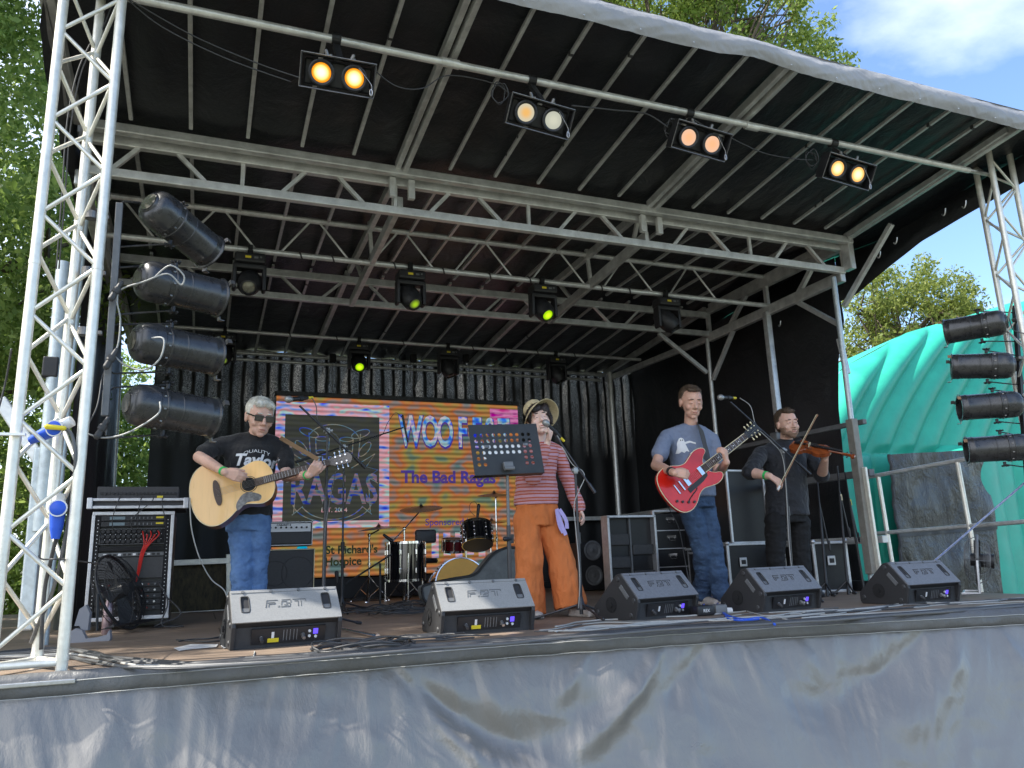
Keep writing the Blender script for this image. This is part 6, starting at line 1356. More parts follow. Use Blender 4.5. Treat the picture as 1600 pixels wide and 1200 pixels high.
leafmesh('foliage', [(rg.uniform(-12, 9), 18+rg.uniform(-.8, .8), GZ+rg.uniform(0, 3.4)) for _ in range(420)], 60, 0.24, 0.7, 'leaf_a', hb, 21)
for (x_, y_, w_, h_, lab, s_) in ((-3.2, 9.5, .9, .9, 'low yellow green bush at the foot of the left tree', 31), (-2.4, 8.2, .6, .6, 'small bush behind the lower left tower', 32)):
    g = thing('bush', (x_, y_, GZ), lab, 'bush'); rg = random.Random(s_)
    leafmesh('foliage', [(x_+rg.gauss(0, w_*.5), y_+rg.gauss(0, w_*.4), GZ+abs(rg.gauss(0.4, h_*.6))) for _ in range(90)], 70, 0.10, 0.25, 'leaf_b', g, s_)
# ================================================================== people
M['skin'] = mat('skin', (0.70, 0.43, 0.33), 0.5, 0, 0.10, 30, 0.15, 180, sss=0.12, bdist=0.002)
M['skin_pale'] = mat('skin_pale', (0.76, 0.52, 0.43), 0.5, 0, 0.08, 30, 0.12, 180, sss=0.12, bdist=0.002)
M['skin_tan'] = mat('skin_tan', (0.64, 0.37, 0.27), 0.5, 0, 0.12, 30, 0.15, 180, sss=0.12, bdist=0.002)
M['lip'] = mat('lip', (0.42, 0.15, 0.12), 0.45)
M['hair_white'] = mat('hair_white', (0.74, 0.71, 0.62), 0.6, 0, 0.25, 60, 0.9, 90, stretch=(1, 1, 0.35), bdist=0.006)
M['hair_brown'] = mat('hair_brown', (0.10, 0.065, 0.04), 0.6, 0, 0.4, 60, 0.9, 90, stretch=(1, 1, .4), bdist=0.005)
M['hair_dark'] = mat('hair_dark', (0.03, 0.02, 0.018), 0.5, 0, 0.4, 60, 0.9, 90, stretch=(1, 1, .3), bdist=0.005)
M['stubble'] = mat('stubble', (0.25, 0.15, 0.10), 0.7)
M['tee_black'] = mat('tee_black', (0.014, 0.014, 0.016), 0.85, 0, 0.2, 8, 0.9, 11, bdist=0.03, sheen=0.2)
M['shirt_black'] = mat('shirt_black', (0.012, 0.013, 0.018), 0.7, 0, 0.2, 8, 0.9, 11, bdist=0.03, sheen=0.15)
M['tee_grey'] = mat('tee_grey', (0.19, 0.225, 0.31), 0.85, 0, 0.07, 40, 0.9, 10, bdist=0.03)
M['jeans'] = mat('jeans', (0.055, 0.115, 0.26), 0.85, 0, col2=(0.15, 0.27, 0.50), vscale=5, bump=0.9, bscale=9, bdist=0.03, stretch=(1.2, 1, 1.5))
M['jeans_dark'] = mat('jeans_dark', (0.02, 0.04, 0.085), 0.85, 0, col2=(0.06, 0.11, 0.2), vscale=5, bump=0.9, bscale=9, bdist=0.03, stretch=(1.2, 1, 1.5))
M['trouser_black'] = mat('trouser_black', (0.008, 0.008, 0.009), 0.85, 0, 0.2, 8)
M['orange_linen'] = mat('orange_linen', (0.60, 0.17, 0.045), 0.85, 0, 0.10, 5, 1.0, 8, bdist=0.035, stretch=(1.5, 1, .8))
M['shoe'] = mat('shoe', (0.42, 0.38, 0.34), 0.6, 0, 0.2, 40)
M['green_band'] = mat('green_band', (0.03, 0.55, 0.12), 0.5)
M['straw'] = mat('straw', (0.62, 0.50, 0.29), 0.75, 0, 0.15, 60, 0.6, 200, bdist=0.003)
# striped knit
m = mat('stripe_knit', (0.45, 0.09, 0.05), 0.85, 0, 0, bump=0.9, bscale=9, bdist=0.03); n = m.node_tree; p_ = n.nodes['Principled BSDF']
t = n.nodes.new('ShaderNodeTexCoord'); sx_ = n.nodes.new('ShaderNodeSeparateXYZ'); n.links.new(t.outputs['Object'], sx_.inputs[0])
nn_ = n.nodes.new('ShaderNodeTexNoise'); nn_.inputs['Scale'].default_value = 5; n.links.new(t.outputs['Object'], nn_.inputs['Vector'])
ma = n.nodes.new('ShaderNodeMath'); ma.operation = 'MULTIPLY_ADD'; ma.inputs[1].default_value = 0.02; n.links.new(nn_.outputs['Fac'], ma.inputs[0]); n.links.new(sx_.outputs['Z'], ma.inputs[2])
mc = n.nodes.new('ShaderNodeMath'); mc.operation = 'PINGPONG'; mc.inputs[1].default_value = 0.0265; n.links.new(ma.outputs[0], mc.inputs[0])
rp = n.nodes.new('ShaderNodeValToRGB'); rp.color_ramp.interpolation = 'CONSTANT'
md = n.nodes.new('ShaderNodeMath'); md.operation = 'MULTIPLY'; md.inputs[1].default_value = 1/0.0265; n.links.new(mc.outputs[0], md.inputs[0]); n.links.new(md.outputs[0], rp.inputs[0])
el = rp.color_ramp.elements; el[0].position = 0; el[0].color = (.60, .34, .40, 1); el[1].position = .36; el[1].color = (.46, .10, .055, 1)
for ps_, c_ in ((0.80, (.66, .45, .50)), (0.92, (.46, .10, .055))): e_ = el.new(ps_); e_.color = (*c_, 1)
n.links.new(rp.outputs[0], p_.inputs['Base Color']); M['stripe_knit'] = m

def hframe(c, f, tilt=0.0):
    f = V(f).normalized(); up = V((math.sin(tilt), 0, math.cos(tilt))); x = f.cross(up).normalized(); u = x.cross(f)
    return Matrix(((x.x, f.x, u.x, c[0]), (x.y, f.y, u.y, c[1]), (x.z, f.z, u.z, c[2]), (0, 0, 0, 1)))
def head(mb, H, s=1.0):
    R = H.to_3x3()
    def e(c, r): mb.ell(H @ (V(c)*s), [q*s for q in r], R, 16, 12)
    e((0, -.012, .022), (.076, .094, .090)); e((0, .028, -.020), (.066, .064, .085)); e((0, .038, -.072), (.052, .050, .042)); e((0, .068, -.098), (.024, .020, .018))
    for q in (-1, 1):
        e((.028*q, .073, .026), (.026, .012, .010)); e((.040*q, .062, -.032), (.022, .022, .022)); e((.0765*q, -.008, -.012), (.010, .019, .031)); e((.080*q, -.014, .004), (.008, .014, .016)); e((.011*q, .094, -.034), (.010, .012, .008)); e((.030*q, .080, .000), (.016, .009, .010))
    mb.cap(H @ (V((0, .086, .014))*s), H @ (V((0, .108, -.028))*s), .0085*s, .012*s, 10)
    e((0, .088, -.060), (.026, .010, .010)); e((0, .088, -.074), (.022, .010, .007))
def face_parts(T, H, s=1.0, brow='hair_brown', closed=True, eyes=True):
    R = H.to_3x3()
    def part(nm, c, r, m_): b = MB(); b.ell(H @ (V(c)*s), [q*s for q in r], R, 12, 8); b.build(nm, m_, T, smooth=180)
    for q in (-1, 1):
        if eyes: part('eye', (.027*q, .0845, .001 if not closed else -.003), (.0115, .0045, .0042 if not closed else .0022), 'hair_dark')
        part('eyebrow', (.027*q, .0855, .027), (.015, .0050, .0036), brow)
    part('mouth', (0, .0965, -.0665), (.019, .0045, .0038), 'lip')
def hand(mb, w, d, n, side, curl=(0.5, 0.6, 0.7), spread=0.10, thumb=(0.5, 0.35), s=1.0, curls=None):
    """w wrist, d wrist->knuckles, n palm facing, side = +1/-1 thumb side along d x n"""
    w, d, n = V(w), V(d).normalized(), V(n); n = (n-d*n.dot(d)).normalized(); t = d.cross(n)*side
    k0 = w+d*0.088*s
    for i in range(4):
        off = (0.030-0.020*i)*s; base = w+d*0.012*s+t*off*0.55; kn = k0+t*off-d*(0.006*abs(i-1))*s
        mb.cap(base, kn, 0.0145*s, 0.0125*s, 10)
        L_ = (0.072, 0.080, 0.074, 0.060)[i]*s; a = math.atan2(off*spread*10, 1)*0.25; fd = (d*math.cos(a)+t*math.sin(a)).normalized(); c_ = curls[i] if curls else curl
        p = kn; ang = 0
        for q, (fr, r0, r1) in enumerate(((.44, .0102, .0092), (.31, .0092, .0082), (.25, .0082, .0068))):
            ang += c_[q]; dd = fd*math.cos(ang)+n*math.sin(ang); p2 = p+dd*L_*fr; mb.cap(p, p2, r0*s, r1*s, 8); p = p2
    mb.ell(w+d*0.05*s+n*0.004*s, (0.036*s, 0.036*s, 0.016*s), Matrix((t, d, n)).transposed(), 12, 8)
    b = w+d*0.022*s+t*0.026*s+n*.006*s; a1, a2 = thumb; d1 = (d*math.cos(a1)+t*math.sin(a1)+n*0.35).normalized(); q1 = b+d1*0.042*s; d2 = (d*math.cos(a2)+t*math.sin(a2)*.6+n*0.55).normalized(); q2 = q1+d2*0.032*s; q3 = q2+d2*0.024*s
    mb.cap(b, q1, 0.0155*s, 0.012*s, 10); mb.cap(q1, q2, 0.012*s, 0.0105*s, 8); mb.cap(q2, q3, 0.0105*s, 0.0085*s, 8)
def limb(mb, pts, rads, n=14):
    for (a, b), (r0, r1) in zip(zip(pts, pts[1:]), zip(rads, rads[1:])): mb.cap(a, b, r0, r1, n)
def strands(T, H, me, m_, n_=700, ln=.05, seed=1, lift=.25, w=.0022):
    rg = random.Random(seed); vs_ = [v.co.copy() for v in me.vertices]; ns_ = [v.normal.copy() for v in me.vertices]
    base = T.matrix_basis; c0 = H @ V((0, -.01, .10)); b = MB()
    for _ in range(n_):
        i = rg.randrange(len(vs_)); p = base @ vs_[i]; nn = ns_[i]; d = (p-c0); d = d-nn*d.dot(nn)
        if d.length < 1e-4: continue
        d = (d.normalized()+V((rg.gauss(0, .35), rg.gauss(0, .35), rg.gauss(0, .25)-.15))); d = (d-nn*d.dot(nn)).normalized(); sd = d.cross(nn)*w; L_ = ln*rg.uniform(.5, 1.2); a = p+nn*.001; q = a+d*L_*.5+nn*L_*lift*.5; e = a+d*L_+nn*L_*lift*.15
        b.add([a-sd, a+sd, q+sd*.8, q-sd*.8, e], [(0, 1, 2, 3), (3, 2, 4)])
    b.build('hair_strands', m_, T, recalc=False)
def shoe(T, ankle, d, m_='shoe'):
    d = V(d); d.z = 0; d.normalize(); a = V((ankle.x, ankle.y, 0)); s = V((0, 0, 1)).cross(d); R = Matrix((s, d, V((0, 0, 1)))).transposed()
    b = MB(); b.ell(a+d*-.03+V((0, 0, .045)), (.038, .05, .045), R); b.ell(a+d*.07+V((0, 0, .035)), (.042, .08, .032), R); b.ell(a+d*.14+V((0, 0, .028)), (.044, .05, .027), R); b.box(a+d*.06+V((0, 0, .012)), (.075, .24, .022), R, .008)
    link('shoe', blob(b, .006, 2), m_, T, recalc=False)
    b = MB()
    for k in range(4): c = a+d*(.05+.022*k)+V((0, 0, .066-.006*k)); b.cap(c-s*.018, c+s*.018, .003, .003, 6)
    b.build('laces', 'white', T)
def body_under(mb, P, sc=0.86):
    """skin body inside the clothes: torso and legs in one surface with arms and head"""
    mb.rings([(P['pelvis']-V((0, 0, .06)), .13*sc, .09*sc, P['rz']), (P['pelvis'], .15*sc, .10*sc, P['rz']), (P['waist'], .135*sc, .09*sc, P['rz']), (P['chest'], .16*sc, .105*sc, P['rz']), (P['sh'], .15*sc, .075*sc, P['rz']), (P['neck'], .055, .055, P['rz'])])
    limb(mb, [P['neck']-V((0, 0, .04)), P['neck'].lerp(P['head'], .55)], [.062, .055])
def shoulders(b, P, shR, shL, r):
    n0 = P['neck']+V((0, 0, -.03))
    for s_ in (shR, shL):
        m_ = n0.lerp(s_, .5); b.cap(n0, m_+V((0, 0, .012-r*.2)), r*.95, r, 14); b.cap(m_+V((0, 0, .012-r*.2)), s_.lerp(n0, .10)+V((0, 0, -r*.25)), r, r*1.02, 14); b.cap(s_.lerp(n0, .15)+V((0, 0, -.03)), P['chest'].lerp(s_, .6), r*1.1, r*1.25, 14)
def garment_wrinkle(b, v, w, sc, wd, seed, sm=3): return blob(b, v, sm, w, sc, wd, seed)
def project_text(txt, size, center, xdir, ydir, target, m_, parent, name, bold=0, shear=0, warp=None, sx=1.0, verts=None):
    vs, fs = verts if verts else text_geo(txt, size, 0, bold, shear)
    bm = bmesh.new(); vv = [bm.verts.new((v[0]*sx, v[1], 0)) for v in vs]
    for f in fs:
        try: bm.faces.new([vv[i] for i in f])
        except Exception: pass
    bmesh.ops.remove_doubles(bm, verts=bm.verts, dist=1e-5)
    for _ in range(2):
        le = [e for e in bm.edges if e.calc_length() > 0.018]
        if le: bmesh.ops.subdivide_edges(bm, edges=le, cuts=1); bmesh.ops.triangulate(bm, faces=bm.faces)
    tm = target.data; base = target
    while base.parent: base = base.parent
    mw = base.matrix_basis; tv = [mw @ v.co for v in tm.vertices]; tree_ = BVHTree.FromPolygons(tv, [tuple(p.vertices) for p in tm.polygons])
    X = basis(center, xdir, ydir); nz_ = -(X.to_3x3() @ V((0, 0, 1)))
    for v in bm.verts:
        co = v.co.copy()
        if warp: co = warp(co)
        p = X @ co; h = tree_.ray_cast(p-nz_*0.35, nz_)
        if h[0] is not None and h[3] < 0.7: p = h[0]-nz_*0.0035
        v.co = p
    me = bpy.data.meshes.new(name); bm.to_mesh(me); bm.free(); return link(name, me, m_, parent, recalc=False)
UP = V((0, 0, 1))

# ------------------------------------------------------------ 1: white haired man with the acoustic guitar
Y1 = 6.1
T1 = thing('person', (at(400, 900, Y=Y1).x, Y1, 0), 'white haired man in sunglasses, black printed tee and blue jeans playing a pale guitar', 'person')
P = dict(pelvis=at(388, 812, Y=Y1), waist=at(388, 770, Y=Y1), chest=at(392, 722, Y=Y1+.01), sh=at(394, 692, Y=Y1+.02), neck=at(400, 678, Y=Y1+.01), head=at(406, 651, Y=Y1-.08), rz=0.0)
shR, elR, wrR = at(345, 694, Y=Y1), at(311, 714, Y=Y1-.12), at(352, 738, Y=5.66)
shL, elL, wrL = at(446, 700, Y=Y1), at(447, 744, Y=Y1-.12), at(483, 742, Y=5.60)
H1 = hframe(P['head'], (0.22, -0.92, -0.30), 0.05)
b = MB(); head(b, H1, 1.25); body_under(b, P)
limb(b, [shR, elR], [.05, .042]); limb(b, [elR, elR.lerp(wrR, .35), wrR], [.043, .042, .027]); limb(b, [shL, elL], [.05, .042]); limb(b, [elL, elL.lerp(wrL, .35), wrL], [.043, .042, .028])
hipR, hipL = at(376, 822, Y=Y1), at(404, 822, Y=Y1)
kR, kL = at(378, 890, Y=Y1-.05), at(402, 890, Y=Y1); aR = V((kR.x-.0, Y1, .09)); aL = V((kL.x+.01, Y1+.02, .09))
limb(b, [hipR, kR, aR], [.075, .05, .035]); limb(b, [hipL, kL, aL], [.075, .05, .035])
hand(b, wrR, at(392, 750, Y=5.62)-wrR, V((.15, 1, .1)), 1, curl=(.35, .5, .35), s=1.0, thumb=(.35, .2), spread=.12)
hand(b, wrL, at(499, 724, Y=5.54)-wrL, V((-.1, 1, .1)), -1, curl=(.9, .7, .5), s=1.0)
link('body', blob(b, .0052, 3), 'skin', T1, recalc=False)
H1 = H1 @ Matrix.Scale(1.18, 4)
face_parts(T1, H1, 1.06, 'hair_white', eyes=False)
b = MB(); R1 = H1.to_3x3()
for q in (-1, 1):
    b.box(H1 @ V((.034*q, .103, .001)), (.056, .006, .040), R1, .006); b.bar(H1 @ V((.060*q, .100, .010)), H1 @ V((.085*q, .0, .012)), .006, .010)
b.bar(H1 @ V((-.01, .104, .010)), H1 @ V((.01, .104, .010)), .006, .006); b.build('sunglasses', 'glassdark', T1)
b = MB()
for c, r in (((0, -.030, .044), (.089, .094, .086)), ((0, .040, .094), (.058, .046, .026)), ((.03, .066, .086), (.034, .022, .022)), ((-.03, .064, .082), (.036, .022, .022)), ((.070, -.018, .032), (.014, .045, .040)), ((-.070, -.018, .032), (.014, .045, .040)), ((0, -.065, .0), (.064, .036, .06))): b.ell(H1 @ (V(c)*1.0), [k*1.0 for k in r], R1)
me = blob(b, .005, 2, .006, 24, (1, 1, .5), 3); hm = link('hair', me, 'hair_white', T1, recalc=False).data; strands(T1, H1, hm, 'hair_white', 1500, .032, 1, .05)
b = MB(); rz = 0
b.rings([(at(388, 805, Y=Y1), .175, .125), (at(388, 788, Y=Y1), .172, .122), (P['waist'], .165, .118), (P['chest'], .185, .125), (at(394, 702, Y=Y1+.01), .205, .112), (P['sh']+V((0, 0, .012)), .165, .088), (P['neck']-V((0, 0, .012)), .078, .070)], 26)
shoulders(b, P, shR, shL, .060); limb(b, [shR+V((.012, 0, -.012)), shR.lerp(elR, .35), shR.lerp(elR, .72)], [.066, .066, .066]); limb(b, [shL+V((-.012, 0, -.012)), shL.lerp(elL, .3), shL.lerp(elL, .62)], [.066, .066, .066])
tee = link('tee_shirt', blob(b, .0075, 7, .015, 8, (1, 1, .8), 5), 'tee_black', T1, recalc=False)
project_text('Taylor', .118, at(401, 713, Y=5.9), (1, 0, -.02), (0, .2, 1), tee, 'white', T1, 'shirt_print', .004, .25)
project_text('QUALITY', .034, at(403, 698, Y=5.9), (1, 0, 0), (0, .2, 1), tee, 'white', T1, 'shirt_print', 0, 0, warp=lambda c: V((c.x*1.35, c.y-4.2*c.x*c.x, 0)))
b = MB(); b.rings([(at(388, 792, Y=Y1), .160, .112), (P['pelvis'], .168, .118), (P['pelvis']-V((0, 0, .08)), .160, .112)], 22)
limb(b, [hipR, kR, aR+V((0, 0, .0))], [.094, .074, .064]); limb(b, [hipL, kL, aL], [.094, .074, .064])
link('jeans', blob(b, .0075, 3, .018, 9, (1, 1, 1.6), 11), 'jeans', T1, recalc=False)
shoe(T1, aR, (-.1, -1, 0)); shoe(T1, aL, (.2, -1, 0))
def wband(T, a, b_, f_, r, m_='green_band', w=.011, nm='wristband'): c = a.lerp(b_, f_); d = (b_-a).normalized(); t = MB(); t.cyl(c-d*w, c+d*w, r, n=18); t.build(nm, m_, T, smooth=40)
wband(T1, elR, wrR, .93, .0315); wband(T1, elL, wrL, .93, .032)
# acoustic guitar
M['spruce'] = mat('spruce', (0.85, 0.52, 0.20), 0.28, 0, 0.06, 3, coat=0.5, stretch=(12, 1, 1))
M['mahog'] = mat('mahog', (0.16, 0.055, 0.025), 0.3, 0, 0.2, 8, coat=0.5)
M['ebony'] = mat('ebony', (0.06, 0.035, 0.025), 0.45)
M['headwood'] = mat('headwood', (0.20, 0.17, 0.15), 0.4)
def mirror(prof): return [(x, y) for x, y in prof]+[(x, -y) for x, y in reversed(prof) if abs(y) > 1e-6]
def smooth_poly(poly, k=4):
    P_ = [V((x, y, 0)) for x, y in poly]; N = len(P_); out = []
    for i in range(N):
        p0, p1, p2, p3 = P_[i-1], P_[i], P_[(i+1) % N], P_[(i+2) % N]
        for j in range(k):
            t_ = j/k; q = 0.5*((2*p1)+(p2-p0)*t_+(2*p0-5*p1+4*p2-p3)*t_*t_+(3*p1-p0-3*p2+p3)*t_**3); out.append((q.x, q.y))
    return out
o_ = at(426, 747, Y=5.74); e_ = at(547, 714, Y=5.62); ux = (e_-o_).normalized(); nrm = V((-.05, -1, .22)); nrm = (nrm-ux*nrm.dot(ux)).normalized(); uy = nrm.cross(ux)
G = basis(o_, ux, uy)      # local z faces the audience
ga = thing('acoustic_guitar', o_, 'pale spruce topped acoustic guitar held by the white haired man', 'guitar')
sc = 1.13
body = smooth_poly(mirror([(0.004, .0), (0.002, .06), (-.03, .118), (-.08, .140), (-.13, .132), (-.18, .118), (-.23, .128), (-.30, .175), (-.37, .200), (-.43, .185), (-.475, .135), (-.497, .07), (-.503, 0)]), 4)
body = [(x*sc, y*sc) for x, y in body]
t = MB(); t.prism(body, .10, G @ Matrix.Translation((0, 0, -.10))); gb = t.build('body', 'mahog', ga)
t = MB(); t.prism([(x*.992, y*.99) for x, y in body], .003, G @ Matrix.Translation((0, 0, .0005))); t.build('top_plate', 'spruce', ga)
t = MB(); t.tube([G @ V((x*.998, y*.998, .001)) for x, y in body+[body[0]]], .0028, 5); t.build('binding', 'cream', ga)
def gdisc(T, x, y, r, z, h, m_, nm, n_=26): t = MB(); t.lathe([(0.0004, 0), (r, 0), (r, h), (0.0004, h)], G @ Matrix.Translation((x, y, z)), n_); return t.build(nm, m_, T)
gdisc(ga, -.165, 0, .060, .0036, .001, 'ebony', 'rosette'); gdisc(ga, -.165, 0, .055, .0046, .001, 'spruce', 'rosette'); gdisc(ga, -.165, 0, .050, .0058, .0005, 'blackmat', 'sound_hole')
pg = smooth_poly([(-.155, -.062), (-.10, -.10), (-.12, -.135), (-.20, -.125), (-.27, -.165), (-.275, -.12), (-.235, -.07), (-.20, -.055)], 3)
t = MB(); t.prism(pg, .0015, G @ Matrix.Translation((0, 0, .004)))
M['pick_grey'] = mat('pick_grey', (0.16, 0.155, 0.15), 0.25, 0, 0.5, 25, coat=.4)
t.build('pickguard', 'pick_grey', ga)
t = MB(); t.prism(smooth_poly([(-.375, -.09), (-.36, -.05), (-.36, .05), (-.375, .09), (-.395, .085), (-.405, .03), (-.405, -.03), (-.395, -.085)], 3), .010, G @ Matrix.Translation((0, 0, .0045))); t.build('bridge', 'ebony', ga)
t = MB(); t.prism([(-.125, -.028), (.41, -.0225), (.41, .0225), (-.125, .028)], .008, G @ Matrix.Translation((0, 0, .004))); fb = t.build('fretboard', 'ebony', ga)
t = MB()
for k in range(1, 21): x = .41-.68*(1-2**(-k/12.0)); t.box(G @ V((x, 0, .0125)), (.0022, .043, .002), G.to_3x3())
t.build('frets', 'casealu', fb)
t = MB()
t.cyl(G @ V((.0, 0, -.018)), G @ V((.41, 0, -.016)), .024, .020, n=12); t.build('neck', 'mahog', ga, smooth=60)
t = MB(); t.prism([(.41, -.022), (.44, -.034), (.55, -.041), (.565, -.02), (.572, 0), (.565, .02), (.55, .041), (.44, .034), (.41, .022)], .014, G @ Matrix.Translation((0, 0, -.010))); hs = t.build('headstock', 'headwood', ga)
for q in (-1, 1):
    for k in range(3): t = MB(); t.cyl(G @ V((.455+.036*k, q*.024, .004)), G @ V((.455+.036*k, q*.024, .016)), .006, n=10); t.cyl(G @ V((.455+.036*k, q*.034, -.003)), G @ V((.455+.036*k, q*.056, -.003)), .0035, n=6); t.ell(G @ V((.455+.036*k, q*.062, -.003)), (.008, .010, .006), G.to_3x3(), 8, 6); t.build('tuning_peg', 'chrome', hs)
for k in range(6): t = MB(); y_ = -.019+.0076*k; t.tube([G @ V((-.385, y_*1.25, .017)), G @ V((.41, y_, .0155)), G @ V((.46+.03*(k % 3), y_*1.2, .012))], .0007, 4); t.build('string', 'steel', ga)
t = MB(); t.tube(spline([G @ V((-.566, .0, -.05)), at(330, 740, Y=6.2), at(352, 692, Y=6.28)], 6), .008, 5); t.build('strap', 'black', ga)
t = MB(); a_, b_ = at(438, 684, Y=6.0), at(497, 718, Y=5.72); t.bar(a_, b_, .032, .004, up=(0, -1, 0))
M['strap_brown'] = mat('strap_brown', (0.22, 0.13, 0.06), 0.6)
t.build('strap', 'strap_brown', ga)

# ------------------------------------------------------------ 2: woman in straw hat
Y2 = 5.5
T2 = thing('person', (at(855, 900, Y=Y2).x, Y2, 0), 'woman in straw hat, striped top and wide orange trousers singing behind the music stand', 'person')
P = dict(pelvis=at(838, 803, Y=Y2), waist=at(838, 762, Y=Y2), chest=at(838, 722, Y=Y2), sh=at(842, 698, Y=Y2), neck=at(842, 688, Y=Y2), head=at(842, 656, Y=Y2-.05), rz=-.20)
H2 = hframe(P['head'], (-0.26, -0.95, 0.08), -0.14)
shR, elR, wrR = at(812, 704, Y=Y2-.02), at(832, 748, Y=Y2-.22), at(856, 690, Y=Y2-.30)
shL, elL, wrL = at(874, 704, Y=Y2+.02), at(889, 756, Y=Y2+.02), at(905, 793, Y=Y2-.08)
b = MB(); head(b, H2, 1.12); body_under(b, P, .8)
limb(b, [shR, elR], [.038, .034]); limb(b, [elR, elR.lerp(wrR, .35), wrR], [.036, .034, .024]); limb(b, [shL, elL], [.038, .034]); limb(b, [elL, elL.lerp(wrL, .35), wrL], [.036, .034, .023])
hipR, hipL = at(822, 812, Y=Y2), at(855, 812, Y=Y2); kR = at(826, 872, Y=Y2-.03); kL = at(874, 868, Y=Y2-.05); aR = at(828, 945, Y=Y2); aR.z = .08; aL = at(894, 945, Y=Y2-.1); aL.z = .09
limb(b, [hipR, kR, aR], [.07, .045, .033]); limb(b, [hipL, kL, aL], [.07, .045, .033])
hand(b, wrR, at(862, 664, Y=Y2-.33)-wrR, V((-.75, -.1, .1)), 1, curl=(1.1, 1.0, .6), s=.90, thumb=(.3, .1))
hand(b, wrL, at(914, 811, Y=Y2-.10)-wrL, V((-.6, .3, 0)), 1, curl=(.45, .5, .4), s=.90)
link('body', blob(b, .0052, 3), 'skin_pale', T2, recalc=False); H2 = H2 @ Matrix.Scale(1.14, 4)
face_parts(T2, H2, .98, 'hair_dark', closed=True)
b = MB(); R2 = H2.to_3x3()
for c, r in (((0, -.022, .040), (.083, .090, .080)), ((.02, .064, .066), (.050, .022, .030)), ((-.045, .052, .052), (.032, .026, .046)), ((.066, .02, .03), (.018, .04, .05)), ((-.074, .02, .0), (.016, .03, .05)), ((0, -.05, -.03), (.07, .04, .05))): b.ell(H2 @ V(c), r, R2)
hm = link('hair', blob(b, .005, 2, .006, 30, (1, 1, .4), 6), 'hair_dark', T2, recalc=False).data; strands(T2, H2, hm, 'hair_dark', 900, .032, 2)
# hat: tipped back, brim framing the face
ha = V((-.30, .62, .66)).normalized(); hc = H2 @ V((-.004, -.022, .050)); x, y, z = frame(ha); HM = Matrix(((x.x, y.x, ha.x, hc.x), (x.y, y.y, ha.y, hc.y), (x.z, y.z, ha.z, hc.z), (0, 0, 0, 1)))
t = MB(); n_ = 44
def brim(u, v):
    a = 2*PI*u; r = .088+.082*v; r *= 1+.06*math.sin(2*a+.6)+.03*math.sin(3*a); dz = -.055*v**1.4*(1+.35*math.sin(2*a+1.3)); return HM @ V((r*math.cos(a), r*math.sin(a), .010+dz))
t.grid(brim, n_, 8); o = t.build('hat_brim', 'straw', T2, smooth=180); s_ = o.modifiers.new('s', 'SOLIDIFY'); s_.thickness = .004
t = MB(); t.lathe([(.090, .005), (.088, .03), (.080, .085), (.066, .105), (.03, .108), (.0005, .100)], HM, 32); t.build('hat_crown', 'straw', T2, smooth=60)
t = MB(); t.lathe([(.0925, .008), (.0915, .034), (.088, .034), (.088, .008), (.0925, .008)], HM, 32); t.build('hat_band', 'hair_dark', T2, smooth=60)
t = MB()
for k in range(5): t.ell(HM @ V((-.095+.01*k, .0+.02*math.sin(k*2), .02+.018*k)), (.018, .010, .012), None, 8, 6)
link('hat_flower', blob(t, .004, 1, .003, 40), 'redwine', T2, recalc=False)
b = MB()
b.rings([(at(838, 789, Y=Y2), .176, .128, -.20), (at(838, 778, Y=Y2), .172, .125, -.20), (P['waist'], .160, .118, -.20), (P['chest'], .158, .115, -.20), (at(842, 706, Y=Y2), .165, .09, -.20), (P['sh'], .13, .075, -.20), (P['neck']-V((0, 0, .01)), .066, .062, -.20)], 26)
shoulders(b, P, shR, shL, .048); limb(b, [shR+V((.02, 0, -.02)), elR, elR.lerp(wrR, .80)], [.054, .055, .048]); limb(b, [shL+V((-.02, 0, -.02)), elL, wrL.lerp(elL, .04)], [.054, .054, .052])
link('striped_top', blob(b, .0075, 6, .016, 7, (1, 1, 1.3), 15), 'stripe_knit', T2, recalc=False)
b = MB(); b.rings([(at(838, 786, Y=Y2), .150, .105, -.20), (P['pelvis'], .166, .120, -.20), (P['pelvis']-V((0, 0, .09)), .165, .118, -.20)], 24)
def wideleg(h, k, a, ra): b.cap(h, k, .098, .098, 18); b.cyl(k, a, .100, ra, 22); b.ell(k, .100, nu=18, nv=10)
wideleg(hipR, kR, aR+V((0, 0, -.05)), .118); wideleg(hipL, kL, aL+V((-.01, 0, -.02)), .120)
link('wide_trousers', blob(b, .0075, 4, .030, 6, (1.5, 1.5, .6), 21), 'orange_linen', T2, recalc=False)
shoe(T2, aL+V((0.02, -.03, 0)), (.25, -1, 0)); shoe(T2, aR, (0, -1, 0))
M['lilac'] = mat('lilac', (0.50, 0.42, 0.75), 0.7)
b = MB()
for k, pts in enumerate((((870, 795), (876, 815), (884, 836)), ((874, 796), (884, 812), (886, 826)), ((870, 797), (874, 820), (880, 832)))):
    S_ = spline([at(q[0], q[1], Y=Y2-.16) for q in pts], 6)
    for a_, c_ in zip(S_, S_[1:]): b.bar(a_, c_, .032, .006, up=(0.3, -1, 0))
b.build('scarf', 'lilac', T2)
m2 = mic(at(853, 661, Y=Y2-.33), at(853, 661, Y=Y2-.33)-at(866, 674, Y=Y2-.31), 'silver headed microphone held at the mouth by the woman in the hat')
cable([at(868, 676, Y=Y2-.31), at(876, 690, Y=Y2-.31), at(886, 712, Y=Y2-.33), at(896, 727, Y=Y2-.34), at(910, 736, Y=Y2-.35), at(913, 748, Y=Y2-.36), at(905, 766, Y=Y2-.36), at(897, 790, Y=Y2-.36), at(900, 830, Y=Y2-.36), at(906, 900, Y=Y2-.37), at(904, 950, Y=Y2-.38)], .0035, 'cable_grey', 'pale cable from the singing woman looping down the empty stand')

